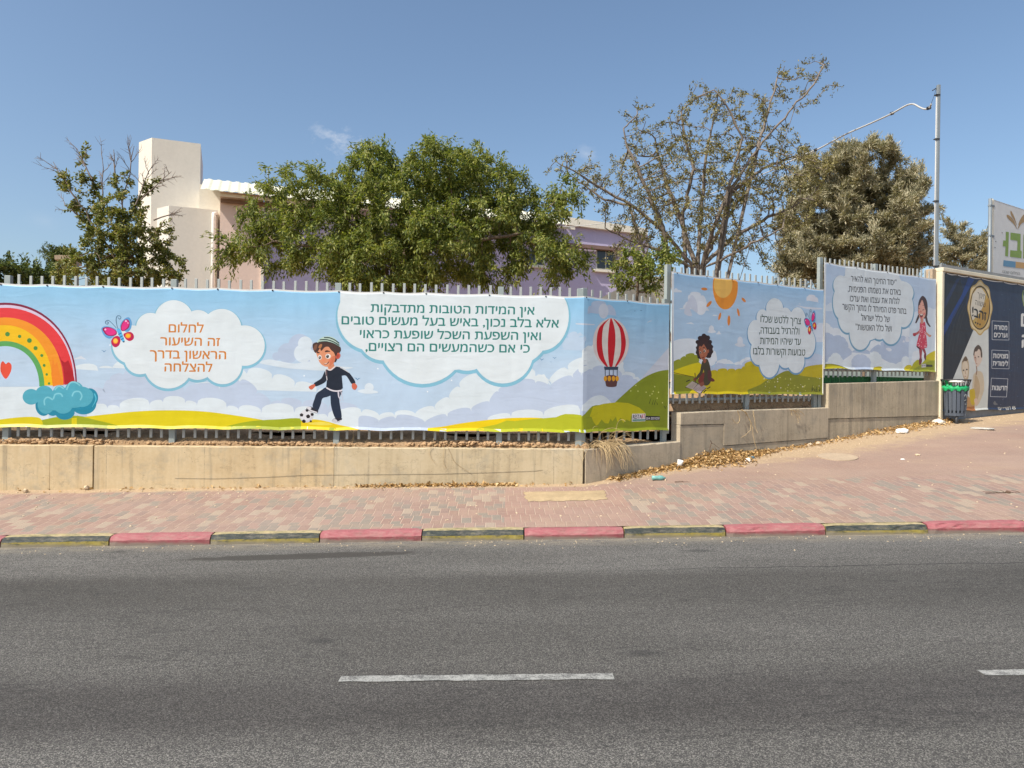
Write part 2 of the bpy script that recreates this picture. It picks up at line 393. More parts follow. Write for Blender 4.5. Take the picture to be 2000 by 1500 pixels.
# ------------------------------------------------------------------ kerb stones
def m_kerb(name, stops, dirt):
    m, nt, p = mat_base(name); g = G(nt); o = g.obj()
    n = g.math('MULTIPLY_ADD', g.noise(g.map(o, (1, 2.5, 2.5)), 16, 6, 0.7), 0.6, g.math('MULTIPLY', g.noise(g.map(o, (1, 3, 3)), 3.5, 5, 0.6), 0.4))
    c = g.ramp(n, stops)
    c = g.mix(g.rng(g.noise(g.map(o, (1.5, 3, 3)), 6, 8, .75), .46, .66, .0, .30), c, (0.30, 0.255, 0.20, 1))
    zz = g.sep(o)[2]
    low = g.math('ADD', zz, g.math('MULTIPLY_ADD', g.noise(o, 9, 4), 0.05, -0.025))
    c = g.mix(g.rng(low, 0.048, 0.022, 0, 0.85), c, (0.19, 0.165, 0.13, 1))
    st = g.rng(g.noise(g.map(o, (2.2, 6, 9)), 2.6, 7, 0.75), 0.54, 0.64); c = g.mix(g.math('MULTIPLY', st, 0.3), c, (0.21, 0.18, 0.14, 1))
    g.put(p.inputs['Base Color'], c); p.inputs['Roughness'].default_value = 0.75
    g.put(p.inputs['Normal'], g.bump(g.noise(o, 55, 5, 0.7), 0.5, 0.01))
    return m
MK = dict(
    redlit=m_kerb("red_kerb_paint_lit", [(0.3, (0.22, 0.075, 0.075)), (0.5, (0.32, 0.095, 0.105)), (0.62, (0.34, 0.135, 0.135)), (0.70, (0.33, 0.22, 0.18))], 0),  # top and chamfer: sunlight on the red painted in as a lighter tone
    red=m_kerb("red_kerb_paint_shaded", [(0.3, (0.12, 0.03, 0.033)), (0.5, (0.26, 0.06, 0.07)), (0.62, (0.23, 0.055, 0.062)), (0.70, (0.20, 0.14, 0.11))], 0),  # front face: same red paint, its shade put into a darker colour
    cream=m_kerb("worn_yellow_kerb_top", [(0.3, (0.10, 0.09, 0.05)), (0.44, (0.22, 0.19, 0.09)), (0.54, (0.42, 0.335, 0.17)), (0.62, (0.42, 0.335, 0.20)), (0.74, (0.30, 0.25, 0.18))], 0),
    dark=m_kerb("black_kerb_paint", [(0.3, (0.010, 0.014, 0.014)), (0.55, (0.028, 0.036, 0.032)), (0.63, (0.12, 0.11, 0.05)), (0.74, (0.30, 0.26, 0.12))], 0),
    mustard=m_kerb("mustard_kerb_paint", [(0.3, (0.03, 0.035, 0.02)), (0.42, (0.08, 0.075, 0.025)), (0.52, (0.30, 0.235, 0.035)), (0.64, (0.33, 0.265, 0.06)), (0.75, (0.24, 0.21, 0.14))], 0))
kpx = [-205, 5, 217, 415, 628, 828, 1028, 1224, 1423, 1618, 1818, 2017, 2215]
Kd = Vector((1, 0.015)).normalized(); KO = Vector((0, 6.925))
kt = [on_line(q, KO, Kd) for q in kpx]
kt = [kt[0] - 2 * 1.0, kt[0] - 1.0] + kt + [kt[-1] + k for k in (1.0, 2.0, 3.0, 4.0, 5.0)]
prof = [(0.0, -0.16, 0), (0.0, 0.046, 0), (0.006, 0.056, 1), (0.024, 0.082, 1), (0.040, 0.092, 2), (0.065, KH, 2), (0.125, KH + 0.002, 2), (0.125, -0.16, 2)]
kl = {  # labels by index among the stones in view (2..13)
 2: "red kerb stone cut off by the left edge of the photo", 3: "leftmost black and yellow kerb stone", 4: "leftmost whole red kerb stone, chipped at its left end",
 5: "black and yellow kerb stone left of the dark tar patch", 6: "red kerb stone behind the dark tar patch", 7: "black and yellow kerb stone just left of the plain red paving band",
 8: "red kerb stone in front of the sand filled pit in the footway", 9: "black and yellow kerb stone just right of the plain red paving band",
 10: "red kerb stone second from the right", 11: "rightmost black and yellow kerb stone", 12: "red kerb stone cut off by the right edge of the photo"}
for i in range(len(kt) - 1):
    red = (i % 2 == 0)
    a = kt[i] + 0.006; b = kt[i + 1] - 0.006
    pa = KO + Kd * a; pb = KO + Kd * b; oy, oz = random.uniform(-.008, .006), random.uniform(-.006, .005); ya = random.uniform(-.006, .006)
    mb = MB(); n = 14; vs = []
    for j in range(n + 1):
        s = j / n; q = pa + (pb - pa) * s; zr = road_z(q.x, 0)
        ch = 0.018 if j in (0, n) else 0.0
        for (dy, dz, _) in prof:
            jy = random.uniform(-.003, .003) if 0 < dz < .093 else 0
            rg = random.random()
            vs.append((q.x, q.y + oy + ya * (s - .5) * 2 + dy + jy + (ch * .5 if 0 < dz and dy < .1 else 0) + (0.012 if rg < .04 and dz > .05 and dy < .05 else 0), zr + dz + oz + random.uniform(-.002, .002) - (ch * .4 if dz > .085 else 0)))
    k = len(prof); m_of = []
    for j in range(n):
        for q in range(k - 1):
            mb.add([], [], 0)
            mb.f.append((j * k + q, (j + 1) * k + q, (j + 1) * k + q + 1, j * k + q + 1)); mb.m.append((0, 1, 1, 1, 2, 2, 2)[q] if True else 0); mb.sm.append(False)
    mb.v = vs
    mb.f.append(tuple(range(k))); mb.m.append(0); mb.sm.append(False)
    mb.f.append(tuple(range(n * k, n * k + k))[::-1]); mb.m.append(0); mb.sm.append(False)
    mats = [MK['red'], MK['redlit'], MK['redlit']] if red else [MK['mustard'], MK['dark'], MK['cream']]
    o = mb.build('kerb_stone', mats)
    origin_to(o, (pa.x, pa.y, road_z(pa.x, 0)))
    if red: lab = kl.get(i, "red kerb stone beyond the edge of the photo")
    else: lab = kl.get(i, "black and yellow kerb stone beyond the edge of the photo")
    tag(o, lab, "kerb stone", "painted kerb stones along the road")
# sand filled pit in the footway
mb = MB(); pv = [(1022, 962), (1182, 958), (1186, 976), (1030, 980)]
pit = []
for q in pv:
    k, kz = ray(*q); Y = 8.6
    for _ in range(40):
        X = k * Y; z = pave_z(X, Y); Y = (z - EYE) / kz
    pit.append((k * Y, Y))
n = 12; vs = []
for i in range(n + 1):
    for j in range(n + 1):
        s, t = i / n, j / n
        a = Vector(pit[0]).lerp(Vector(pit[1]), s); b = Vector(pit[3]).lerp(Vector(pit[2]), s); q = a.lerp(b, t)
        e = min(s, 1 - s, t, 1 - t)
        if e == 0: q += Vector((random.uniform(-.02, .02), random.uniform(-.03, .03)))
        vs.append((q.x, q.y, pave_z(q.x, q.y) + 0.004 + min(e, .15) * .12 + (random.uniform(0, .008) if e > 0 else 0)))
mb.add(vs, [(i * (n + 1) + j, i * (n + 1) + j + 1, (i + 1) * (n + 1) + j + 1, (i + 1) * (n + 1) + j) for i in range(n) for j in range(n)], 0, True)
M_sand = plain("pale_sand", (0.40, 0.30, 0.18), 0.95, 0.22, 9, 0.5, 60, spec=0.1)
o = mb.build('sand_patch', M_sand); tag(o, kind='structure')
# concrete cover lying in the forecourt
def ground_hit(px, py):
    k, kz = ray(px, py); Y = 9.0
    for _ in range(60):
        X = k * Y; z = pave_z(X, Y); Y = Y * 0.5 + 0.5 * (z - EYE) / kz
    return Vector((k * Y, Y, pave_z(k * Y, Y)))
M_conc_pale = plain("pale_concrete", (0.40, 0.31, 0.22), 0.9, 0.15, 8, 0.3, 60, spec=0.2)
c = ground_hit(1636, 893); mb = MB(); ring = []
for i in range(28):
    th = 2 * math.pi * i / 28; x = c.x + .27 * math.cos(th); y = c.y + .27 * math.sin(th); ring.append((x, y, pave_z(x, y) + .012))
mb.add(ring + [(x, y, z - .05) for x, y, z in ring], [tuple(range(28))] + [(i, (i + 1) % 28, 28 + (i + 1) % 28, 28 + i) for i in range(28)])
o = mb.build('manhole_cover', M_conc_pale); origin_to(o, c); tag(o, "round sandy concrete manhole cover in the red forecourt", "manhole cover")
# ------------------------------------------------------------------ retaining wall
def m_wall(name, stops, boards=False, seed=0.0):
    m, nt, p = mat_base(name); g = G(nt); o = g.map(g.obj(), loc=(seed, 0, 0)); x, y, z = g.sep(o)
    n1 = g.noise(g.map(o, (0.6, 0.6, 1.3)), 1.6, 7, 0.65); n2 = g.noise(o, 26, 6, 0.7)
    drip = g.noise(g.map(o, (5, 5, 0.35)), 2.2, 5, 0.6)
    t = g.math('ADD', g.math('MULTIPLY', n1, 0.5), g.math('MULTIPLY_ADD', n2, 0.2, g.math('MULTIPLY', drip, 0.3)))
    c = g.ramp(t, stops)
    # grey weathered blotches and dark flecks
    bl = g.rng(g.noise(g.map(o, (0.9, 0.9, 1.0), loc=(5, 2, 1)), 3.2, 8, 0.72), 0.52, 0.66)
    c = g.mix(g.math('MULTIPLY', bl, 0.42), c, (0.27, 0.255, 0.21, 1))
    fl = g.vor(g.map(o, (1, 1, 1.6)), 9); c = g.mix(g.rng(fl, 0.06, 0.03, 0, 0.8), c, (0.06, 0.05, 0.04, 1))
    sc = g.math('ABSOLUTE', g.math('SUBTRACT', g.noise(g.map(o, (0.7, 0.7, 0.9)), 2.2, 7, 0.62), 0.5))
    c = g.mix(g.rng(sc, 0.006, 0.001, 0, 0.28), c, (0.09, 0.075, 0.055, 1))
    # rain streaks from the top edge and old formwork lines
    stv = g.noise(g.map(o, (9, 9, .5), loc=(2, 7, 0)), 1.6, 5, .6); c = g.mix(g.rng(stv, .56, .70, 0, .38), c, (.16, .145, .115, 1))
    fw = g.math('ABSOLUTE', g.math('SUBTRACT', g.math('FRACT', g.math('MULTIPLY', g.math('ADD', x, g.math('MULTIPLY', y, .5)), .82)), .5)); c = g.mix(g.math('MULTIPLY', g.rng(fw, .006, .002), g.rng(n2, .4, .55, 0, .5)), c, (.16, .135, .10, 1))
    h = g.math('ADD', g.math('MULTIPLY', n2, 0.5), g.math('MULTIPLY', n1, 0.6))
    if boards:
        bx = g.math('MULTIPLY', g.math('ADD', x, g.math('MULTIPLY', y, 0.57)), 8.5)
        bn = g.n('ShaderNodeTexWhiteNoise', noise_dimensions='1D'); g.put(bn.inputs['W'], g.math('FLOOR', bx))
        c = g.mix(0.55, c, g.ramp(bn.outputs['Value'], [(0, (0.72, 0.72, 0.72)), (1, (1.2, 1.18, 1.12))]), 'MULTIPLY')
        gr = g.noise(g.map(o, (40, 40, 1.2)), 1.5, 4, 0.6)
        c = g.mix(0.5, c, g.ramp(gr, [(0.3, (0.7, 0.7, 0.7)), (0.6, (1.1, 1.1, 1.1))]), 'MULTIPLY')
        fr = g.math('FRACT', bx)
        h = g.math('ADD', h, g.math('ADD', g.math('MULTIPLY', gr, 0.5), g.rng(fr, 0.05, 0.0, 0, -0.7)))
    g.put(p.inputs['Base Color'], c); p.inputs['Roughness'].default_value = 0.9; p.inputs['Specular IOR Level'].default_value = 0.2
    g.put(p.inputs['Normal'], g.bump(h, 0.5, 0.012))
    return m
TAN = [(0.33, (0.37, 0.27, 0.155)), (0.46, (0.50, 0.385, 0.23)), (0.57, (0.56, 0.445, 0.28)), (0.70, (0.46, 0.40, 0.29))]
TAN2 = [(0.33, (0.34, 0.27, 0.175)), (0.46, (0.47, 0.385, 0.25)), (0.57, (0.52, 0.435, 0.295)), (0.70, (0.43, 0.385, 0.29))]
GREY = [(0.33, (0.27, 0.228, 0.165)), (0.46, (0.40, 0.34, 0.25)), (0.57, (0.47, 0.395, 0.29)), (0.70, (0.36, 0.32, 0.25))]
M_wA = m_wall("tan_concrete", TAN); M_wB = m_wall("weathered_tan_concrete", TAN2, seed=4.0)
M_wC = m_wall("grey_concrete", GREY, seed=9.0); M_wD = m_wall("board_marked_concrete", GREY, True, seed=13.0)
def wall_block(mb, O, D, t0, t1, z0a, z0b, z1a, z1b, thick=0.19, m=0, step=0.06, rough=0.006, back=0.0):
    """a cast block along a line; front face at O, slightly uneven arris"""
    N = Vector((-D.y, D.x)); n = max(2, int((t1 - t0) / step)); vs = []
    for i in range(n + 1):
        s = i / n; t = t0 + (t1 - t0) * s; q = O + D * t + N * back; b = O + D * t + N * thick
        zb = z0a + (z0b - z0a) * s; zt = z1a + (z1b - z1a) * s
        e = random.uniform(-rough, rough); e2 = random.uniform(0, rough)
        vs += [(q.x, q.y, zb), (q.x, q.y, zt - 0.012 + e), (q.x + N.x * .012, q.y + N.y * .012, zt + e * .5 - e2), (b.x, b.y, zt), (b.x, b.y, zb)]
    fs = [(i * 5 + k, (i + 1) * 5 + k, (i + 1) * 5 + (k + 1) % 5, i * 5 + (k + 1) % 5) for i in range(n) for k in range(5)]
    fs += [(0, 1, 2, 3, 4), tuple(n * 5 + k for k in range(5))[::-1]]
    mb.add(vs, fs, m)
ZW = 0.672                                                                      # top of the long wall
def tpx(px, O, D): return on_line(px, O, D)
lw = empty('retaining_wall', (Wm.x - 3.5 * DM.x, Wm.y - 3.5 * DM.y, 0.1), "long low tan concrete retaining wall under the rainbow banner", "wall")
tj = [-11.0, tpx(100, Wm, DM), tpx(185, Wm, DM), tpx(655, Wm, DM), 0.0]
for i in range(4):
    mb = MB(); gap = (0.0, 0.002, 0.009, 0.002, 0.0)
    wall_block(mb, Wm, DM, tj[i] + gap[i], tj[i + 1] - gap[i + 1], -.3, -.2, ZW + random.uniform(-.003, .003), ZW, m=0)
    mb.build('wall_segment', (M_wA, M_wA, M_wA, M_wB)[i], lw)
# angled wall: three rising steps
tS2 = 0.0
t12, zt2b = plane_hit(1329, 862, Ws, DS); _, zt2a = plane_hit(1150, 877, Ws, DS)
t3b, zt3b = plane_hit(1618, 796, Ws, DS); _, zt3a = plane_hit(1330, 806, Ws, DS)
t4b, zt4b = plane_hit(1834, 743, Ws, DS); _, zt4a = plane_hit(1618, 749, Ws, DS)
aw = empty('stepped_retaining_wall', (Ws.x, Ws.y, 0.2), "grey stepped concrete retaining wall rising to the right of the corner", "wall")
mb = MB(); wall_block(mb, Ws, DS, 0.004, t12 - .002, -.2, -.1, zt2a, zt2b); mb.build('wall_segment', M_wC, aw)
tm = on_line(1416, Ws, DS)
zc = plane_hit(1370, 829, Ws, DS)[1]; zd = plane_hit(1500, 868, Ws, DS)[1]; zd2 = plane_hit(1590, 866 - 6, Ws, DS)[1]
mb = MB(); wall_block(mb, Ws, DS, t12, tm - .002, -.1, 0, zc, zc, back=0.008); wall_block(mb, Ws, DS, t12, tm - .002, zc + .002, zc + .002, zt3a, zt3b * .4 + zt3a * .6, rough=.002)
mb.build('wall_segment', M_wC, aw)
zl = plane_hit(1420, 870, Ws, DS)[1]; zr_ = plane_hit(1590, 856, Ws, DS)[1]
mb = MB(); wall_block(mb, Ws, DS, tm + .002, t3b - .002, 0, 0, zl, zr_, back=0.009); wall_block(mb, Ws, DS, tm + .002, t3b - .002, zl + .002, zr_ + .002, zt3b * .4 + zt3a * .6, zt3b, rough=.002)
mb.build('wall_segment', M_wC, aw)
zl = plane_hit(1600, 818, Ws, DS)[1]; zr_ = plane_hit(1830, 812, Ws, DS)[1]
mb = MB(); wall_block(mb, Ws, DS, t3b, t4b, 0, 0, zl, zr_, back=0.012); wall_block(mb, Ws, DS, t3b, t4b, zl + .002, zr_ + .002, zt4a, zt4b, rough=.002)
mb.build('wall_segment', M_wD, aw)
# ------------------------------------------------------------------ steel picket fences
M_galv = plain("galvanised_steel", (0.40, 0.42, 0.40), 0.55, 0.18, 7, 0.1, 60, metal=0.25, spec=0.5, stretch=(1, 1, .4))
M_galv_d = plain("grey_painted_steel", (0.30, 0.34, 0.33), 0.5, 0.15, 7, 0.1, 60, metal=0.2, spec=0.5, stretch=(1, 1, .4))
def fence(label, O, D, posts, picks, ztop, zbot, zpost, rails, post_w=0.075):
    """posts: (t, z foot); picks: list of t; ztop/zbot/zpost functions of t"""
    N = Vector((-D.y, D.x)); rot = Matrix.Rotation(math.atan2(D.y, D.x), 3, 'Z')
    p0 = O + D * posts[0][0]
    e = empty('picket_fence', (p0.x, p0.y, posts[0][1]), label, "fence")
    pm = MB(); hz = ztop(posts[0][0])
    for t, zf in posts:
        mb = MB(); q = O + D * t + N * .05; zt = zpost(t)
        mb.box((q.x, q.y, (zf + zt) / 2), (post_w, .06, zt - zf), rot, bev=.004)
        mb.build('post', M_galv_d, e)
    cache = {}
    for t in picks:
        q = O + D * t + N * .045; za, zb = zbot(t), ztop(t) + random.uniform(-.008, .008)
        mb = MB(); mb.box((0, 0, 0), (.033, .018, zb - za), rot, bev=.003)
        o = mb.build('picket', M_galv, e); o.matrix_parent_inverse = Matrix.Identity(4)
        o.location = Vector((q.x, q.y, (za + zb) / 2)) - e.location
        o.rotation_euler = (random.uniform(-.006, .006), random.uniform(-.006, .006), 0)
    t0, t1 = posts[0][0], posts[-1][0]
    for za, zb in rails:
        mb = MB(); a = O + D * t0 + N * .075; b = O + D * t1 + N * .075
        mb.tube([(a.x, a.y, za), (b.x, b.y, zb)], .022, 4, smooth=False); mb.build('rail', M_galv, e)
    return e
Fm_posts = [tpx(q, C0, DM) for q in (10, 336, 658, 977)]
d = (Fm_posts[3] - Fm_posts[0]) / 3
allp = [Fm_posts[0] - 2 * d, Fm_posts[0] - d] + Fm_posts + [-0.045]
sp = 0.1375
picks = []
for a, b in zip(allp, allp[1:]):
    n = max(2, round((b - a) / sp)); picks += [a + (b - a) * i / n for i in range(1, n)]
fence("long grey picket fence standing on the tan wall behind the rainbow banner", C0, DM, [(t, ZW - .02) for t in allp], picks[-95:],
      lambda t: 2.775, lambda t: 0.762, lambda t: 2.765, ((0.98, 0.98), (2.45, 2.45)))
# fence beyond the corner
tS = [0.035, on_line(1302, C0, DS)]
n = round((tS[1] - tS[0]) / sp); pk = [tS[0] + (tS[1] - tS[0]) * i / n for i in range(1, n)]
zS2 = lambda t: 2.775 - .03 * t
fence("short picket fence behind the red and white balloon on the banner", C0, DS, [(t, zt2a - .02) for t in tS], pk, zS2, lambda t: zt2a + .085, zS2, ((1.0, 1.0), (2.4, 2.4)))
ta, za = plane_hit(1309, 516, C0, DS); tb, zb = plane_hit(1600, 546, C0, DS)
tb = on_line(1596, C0, DS); tmid = on_line(1463, C0, DS)
n = round((tb - ta) / .125); pk = [ta + (tb - ta) * i / n for i in range(1, n)]
z3t = plane_hit(1325, 521, C0, DS)[1]; z3t2 = plane_hit(1590, 546, C0, DS)[1]
z3b = plane_hit(1330, 789, C0, DS)[1]; z3b2 = plane_hit(1585, 784, C0, DS)[1]
L3 = lambda a, b: (lambda t: a + (b - a) * (t - ta) / (tb - ta))
fence("middle picket fence behind the banner with the orange sun", C0, DS, [(ta, zt3a - .3), (tmid, zt3a - .02), (tb, zt3b - .02)], pk, L3(z3t, z3t2), L3(z3b, z3b2), L3(za, z3t2 - .25), ((1.3, 1.35), (2.7, 2.75)), .08)
tc, zc4 = plane_hit(1607, 502, C0, DS); td = on_line(1832, C0, DS)
tmid = on_line(1712, C0, DS)
n = round((td - tc) / .125); pk = [tc + (td - tc) * i / n for i in range(1, n)]
z4t = plane_hit(1622, 504, C0, DS)[1]; z4t2 = plane_hit(1825, 528, C0, DS)[1]
z4b = plane_hit(1620, 738, C0, DS)[1]; z4b2 = plane_hit(1825, 733, C0, DS)[1]
L4 = lambda a, b: (lambda t: a + (b - a) * (t - tc) / (td - tc))
fence("highest picket fence behind the banner with the dancing girl", C0, DS, [(tc, zt3b - .02), (tmid, zt4a - .02), (td, zt4b - .02)], pk, L4(z4t, z4t2), L4(z4b, z4b2), L4(zc4, z4t2), ((1.8, 1.85), (3.1, 3.15)), .08)
# green mesh strip behind the highest fence
M_turf = plain("green_plastic_mesh", (0.045, 0.19, 0.06), 0.7, 0.35, 40, 0.6, 120)
g0, gz0 = plane_hit(1606, 727, C0 + Vector((-DS.y, DS.x)) * .16, DS); g1, _ = plane_hit(1814, 727, C0 + Vector((-DS.y, DS.x)) * .16, DS)
mb = MB(); Ob = C0 + Vector((-DS.y, DS.x)) * .16; n = 110
for i in range(n):
    t = g0 + (g1 - g0) * (i + .5) / n; q = Ob + DS * t; w = (g1 - g0) / n
    mb.box((q.x, q.y + random.uniform(-.006, .006), (zt4a - .05 + gz0 - .05) / 2), (w * .82, .01, gz0 - .05 - zt4a + .05), Matrix.Rotation(TH + random.uniform(-.3, .3), 3, 'Z'))
o = mb.build('fence_mesh', M_turf); q = Ob + DS * g0; origin_to(o, (q.x, q.y, zt4a)); tag(o, "strip of green plastic mesh at the foot of the highest picket fence", "mesh")
# ------------------------------------------------------------------ earth behind the walls
def soil_bank(O, D, t0, t1, z0, name='soil', depth=6.0, rise=0.30, seed=0, k=2.2):
    N = Vector((-D.y, D.x)); xs = np.arange(t0, t1, 0.035); ds = [0.01, .04, .07, .10, .14, .18, .24, .32, .45, .7, 1.2, 2.5, depth]
    r = np.random.default_rng(seed); vs = []
    for t in xs:
        for kk, dd in enumerate(ds):
            q = O + D * t + N * (.02 + dd); hgt = z0(t) + rise * (1 - math.exp(-dd * k)) * .6 + (.028 * math.sin(t * 2.3 + 1.1) + .02 * math.sin(t * 5.1)) * min(1, dd * 8)
            j = r.uniform(-.012, .018) if 0 < kk < 9 else 0
            vs.append((q.x, q.y, hgt + j - (.02 if kk == 0 else 0)))
    nr = len(ds); mb = MB()
    mb.add(vs, [(i * nr + j, (i + 1) * nr + j, (i + 1) * nr + j + 1, i * nr + j + 1) for i in range(len(xs) - 1) for j in range(nr - 1)], 0, False)
    o = mb.build(name, M_soil, fix=False); tag(o, kind='structure'); return o
Ob = Wm
soil_bank(Wm + Vector((-DM.y, DM.x)) * .05, DM, -11, .1, lambda t: ZW + .004, seed=1, k=6, rise=.2)
soil_bank(Ws + Vector((-DS.y, DS.x)) * .10, DS, 0.1, t12 - .1, lambda t: zt2a - .015, seed=2, rise=.12)
soil_bank(Ws + Vector((-DS.y, DS.x)) * .12, DS, t12, t3b - .1, lambda t: zt3a - .0 + (zt3b - zt3a) * (t - t12) / (t3b - t12), seed=3, rise=.36, k=13)
soil_bank(Ws + Vector((-DS.y, DS.x)) * .19, DS, t3b, t4b + 3, lambda t: zt4a - .03, seed=4, rise=.1)
# school yard behind, one level sheet
grid_obj('school_yard', [-60, -30, -15, -6, 0, 1, 3, 6, 12, 16], lambda x: [((9.9 + .07 * x if x < 1 else 9.75 + .568 * x), .80 if x < 3 else .80), ((9.9 + .07 * x if x < 1 else 9.75 + .568 * x) + 4, .85), (30, .9), (60, 1.0), (140, 1.0)], M_soil)
# clods: countless crumbs of dry earth along the wall top
def rock(mb, c, s, m=0, seed=None):
    vs = []; ico = [(0, 0, 1), (.89, 0, .45), (.28, .85, .45), (-.72, .53, .45), (-.72, -.53, .45), (.28, -.85, .45), (.72, .53, -.45), (-.28, .85, -.45), (-.89, 0, -.45), (-.28, -.85, -.45), (.72, -.53, -.45), (0, 0, -1)]
    fs = [(0, 1, 2), (0, 2, 3), (0, 3, 4), (0, 4, 5), (0, 5, 1), (1, 6, 2), (2, 7, 3), (3, 8, 4), (4, 9, 5), (5, 10, 1), (6, 7, 2), (7, 8, 3), (8, 9, 4), (9, 10, 5), (10, 6, 1), (11, 7, 6), (11, 8, 7), (11, 9, 8), (11, 10, 9), (11, 6, 10)]
    rt = Matrix.Rotation(random.uniform(0, 6.3), 3, 'Z') @ Matrix.Rotation(random.uniform(0, 6.3), 3, 'X')
    sc = (s * random.uniform(.7, 1.3), s * random.uniform(.7, 1.3), s * random.uniform(.5, .9))
    for v in ico:
        w = rt @ (Vector(v) * random.uniform(.72, 1.15)); vs.append((c[0] + w.x * sc[0], c[1] + w.y * sc[1], c[2] + w.z * sc[2]))
    mb.add(vs, fs, m)
M_clod = plain("earth_clods", (0.44, 0.29, 0.165), 0.95, 0.3, 30, 0.5, 80, spec=0.1)
mb = MB(); Nm_ = Vector((-DM.y, DM.x))
for i in range(2600):
    t = random.uniform(-9, -0.1); dd = abs(random.gauss(0, .07)) + .085; q = Wm + DM * t + Nm_ * dd
    dens = .5 + .5 * math.sin(t * 1.7 + .6) * math.sin(t * .8)
    if random.random() > .35 + .65 * dens: continue
    s = random.choice((.010, .014, .018, .023, .030)) * (.7 + .6 * dens)
    rock(mb, (q.x, q.y, ZW + .012 + .22 * max(0, dd - .06) + .05 * dens * random.random()), s)
o = mb.build('earth_clods', M_clod, fix=False); origin_to(o, (Wm.x - 4, Wm.y, ZW)); tag(o, kind='stuff', label="crumbs of dry brown earth along the top of the tan wall", cat="earth")
# ------------------------------------------------------------------ printed banners
_wr = bpy.data.node_groups.new("vinyl_wrinkles", 'ShaderNodeTree')
_wr.interface.new_socket('Normal', in_out='OUTPUT', socket_type='NodeSocketVector')
_g = G(_wr); _out = _g.n('NodeGroupOutput'); _o = _g.obj()
_h1 = _g.noise(_g.map(_o, (1.0, 1.0, .55), (0, R(20), 0)), 1.7, 3, 0.5, 0.6)
_h2 = _g.noise(_g.map(_o, (3.2, 3.2, .5)), 1.3, 2, 0.5, 0.4)
_h3 = _g.noise(_g.map(_o, (.8, .8, 3.0), (0, R(-25), 0)), 2.3, 3, 0.5, 0.8)
_h = _g.math('ADD', _g.math('MULTIPLY', _h1, 1.0), _g.math('ADD', _g.math('MULTIPLY', _h2, .55), _g.math('MULTIPLY', _h3, .45)))
_g.put(_out.inputs[0], _g.bump(_h, 0.20, 0.05))
_vm = {}
VK = 0.80
def vinyl(c, grad=None, rough=.42):
    key = (c, grad, rough)
    if key in _vm: return _vm[key]
    m, nt, p = mat_base("printed_vinyl"); g = G(nt); o = g.obj()
    if grad:
        z = g.sep(o)[2]; (z0, c0), (z1, c1), (z2, c2) = grad
        col = g.ramp(g.rng(z, z0, z2), [(0, RGB(*c0, VK)), ((z1 - z0) / (z2 - z0), RGB(*c1, VK)), (1, RGB(*c2, VK))])
    else:
        col = RGB(*c, VK)
    d = g.ramp(g.noise(o, 2.4, 6, .65), [(.3, (.93, .925, .91)), (.65, (1.02, 1.02, 1.02))])
    g.put(p.inputs['Base Color'], g.mix(1.0, col, d, 'MULTIPLY'))
    p.inputs['Roughness'].default_value = rough; p.inputs['Specular IOR Level'].default_value = .35
    gn = g.n('ShaderNodeGroup'); gn.node_tree = _wr; g.put(p.inputs['Normal'], gn.outputs[0])
    _vm[key] = m
    return m
def spline(pts, n=6, closed=True):
    """Catmull-Rom through the points"""
    pts = [Vector(q) for q in pts]; out = []; k = len(pts)
    for i in range(k if closed else k - 1):
        a, b, c, d = (pts[(i - 1) % k], pts[i], pts[(i + 1) % k], pts[(i + 2) % k]) if closed else (pts[max(i - 1, 0)], pts[i], pts[i + 1], pts[min(i + 2, k - 1)])
        for j in range(n):
            t = j / n
            out.append(.5 * ((2 * b) + (c - a) * t + (2 * a - 5 * b + 4 * c - d) * t * t + (3 * b - a - 3 * c + d) * t ** 3))
    if not closed: out.append(pts[-1])
    return [(q.x, q.y) for q in out]
def circ(cx, cy, rx, ry=None, rot=0, n=28):
    ry = rx if ry is None else ry; c, s = math.cos(R(rot)), math.sin(R(rot))
    return [(cx + rx * math.cos(2 * math.pi * i / n) * c - ry * math.sin(2 * math.pi * i / n) * s, cy + rx * math.cos(2 * math.pi * i / n) * s + ry * math.sin(2 * math.pi * i / n) * c) for i in range(n)]
def stroke(pts, w, closed=False):
    pts = [Vector(q) for q in pts]; L = []; Rr = []
    for i, q in enumerate(pts):
        a = pts[max(i - 1, 0)]; b = pts[min(i + 1, len(pts) - 1)]
        t = (b - a); t = t.normalized() if t.length > 1e-9 else Vector((1, 0)); nn = Vector((-t.y, t.x))
        ww = w if not hasattr(w, '__len__') else w[min(len(w) - 1, int(i * len(w) / len(pts)))]
        L.append(q + nn * ww / 2); Rr.append(q - nn * ww / 2)
    return [(q.x, q.y) for q in L + Rr[::-1]]
def scallop(pts, bottom, bulge=.5, n=8):
    """skyline of round bumps through the points, closed along the bottom"""
    out = []
    for (a, b) in zip(pts, pts[1:]):
        a, b = Vector(a), Vector(b); d = b - a; nn = Vector((d.y, -d.x)).normalized(); h = d.length * bulge
        for i in range(n):
            s = i / n; w = math.sin(math.pi * s) ** .6
            out.append(tuple(a + d * (.5 - .5 * math.cos(math.pi * s)) + nn * h * w))
    out.append(pts[-1])
    return out + [(pts[-1][0], bottom), (pts[0][0], bottom)]
def crop(ox, oy, s): return lambda pts: [(ox + x / s, oy + y / s) for x, y in pts]
_txt = {}
def area2(q): return sum(q[i - 1][0] * q[i][1] - q[i][0] * q[i - 1][1] for i in range(len(q)))
def inside(p, q):
    r = False
    for i in range(len(q)):
        (x0, y0), (x1, y1) = q[i - 1], q[i]
        if (y0 > p[1]) != (y1 > p[1]) and p[0] < (x1 - x0) * (p[1] - y0) / (y1 - y0) + x0: r = not r
    return r
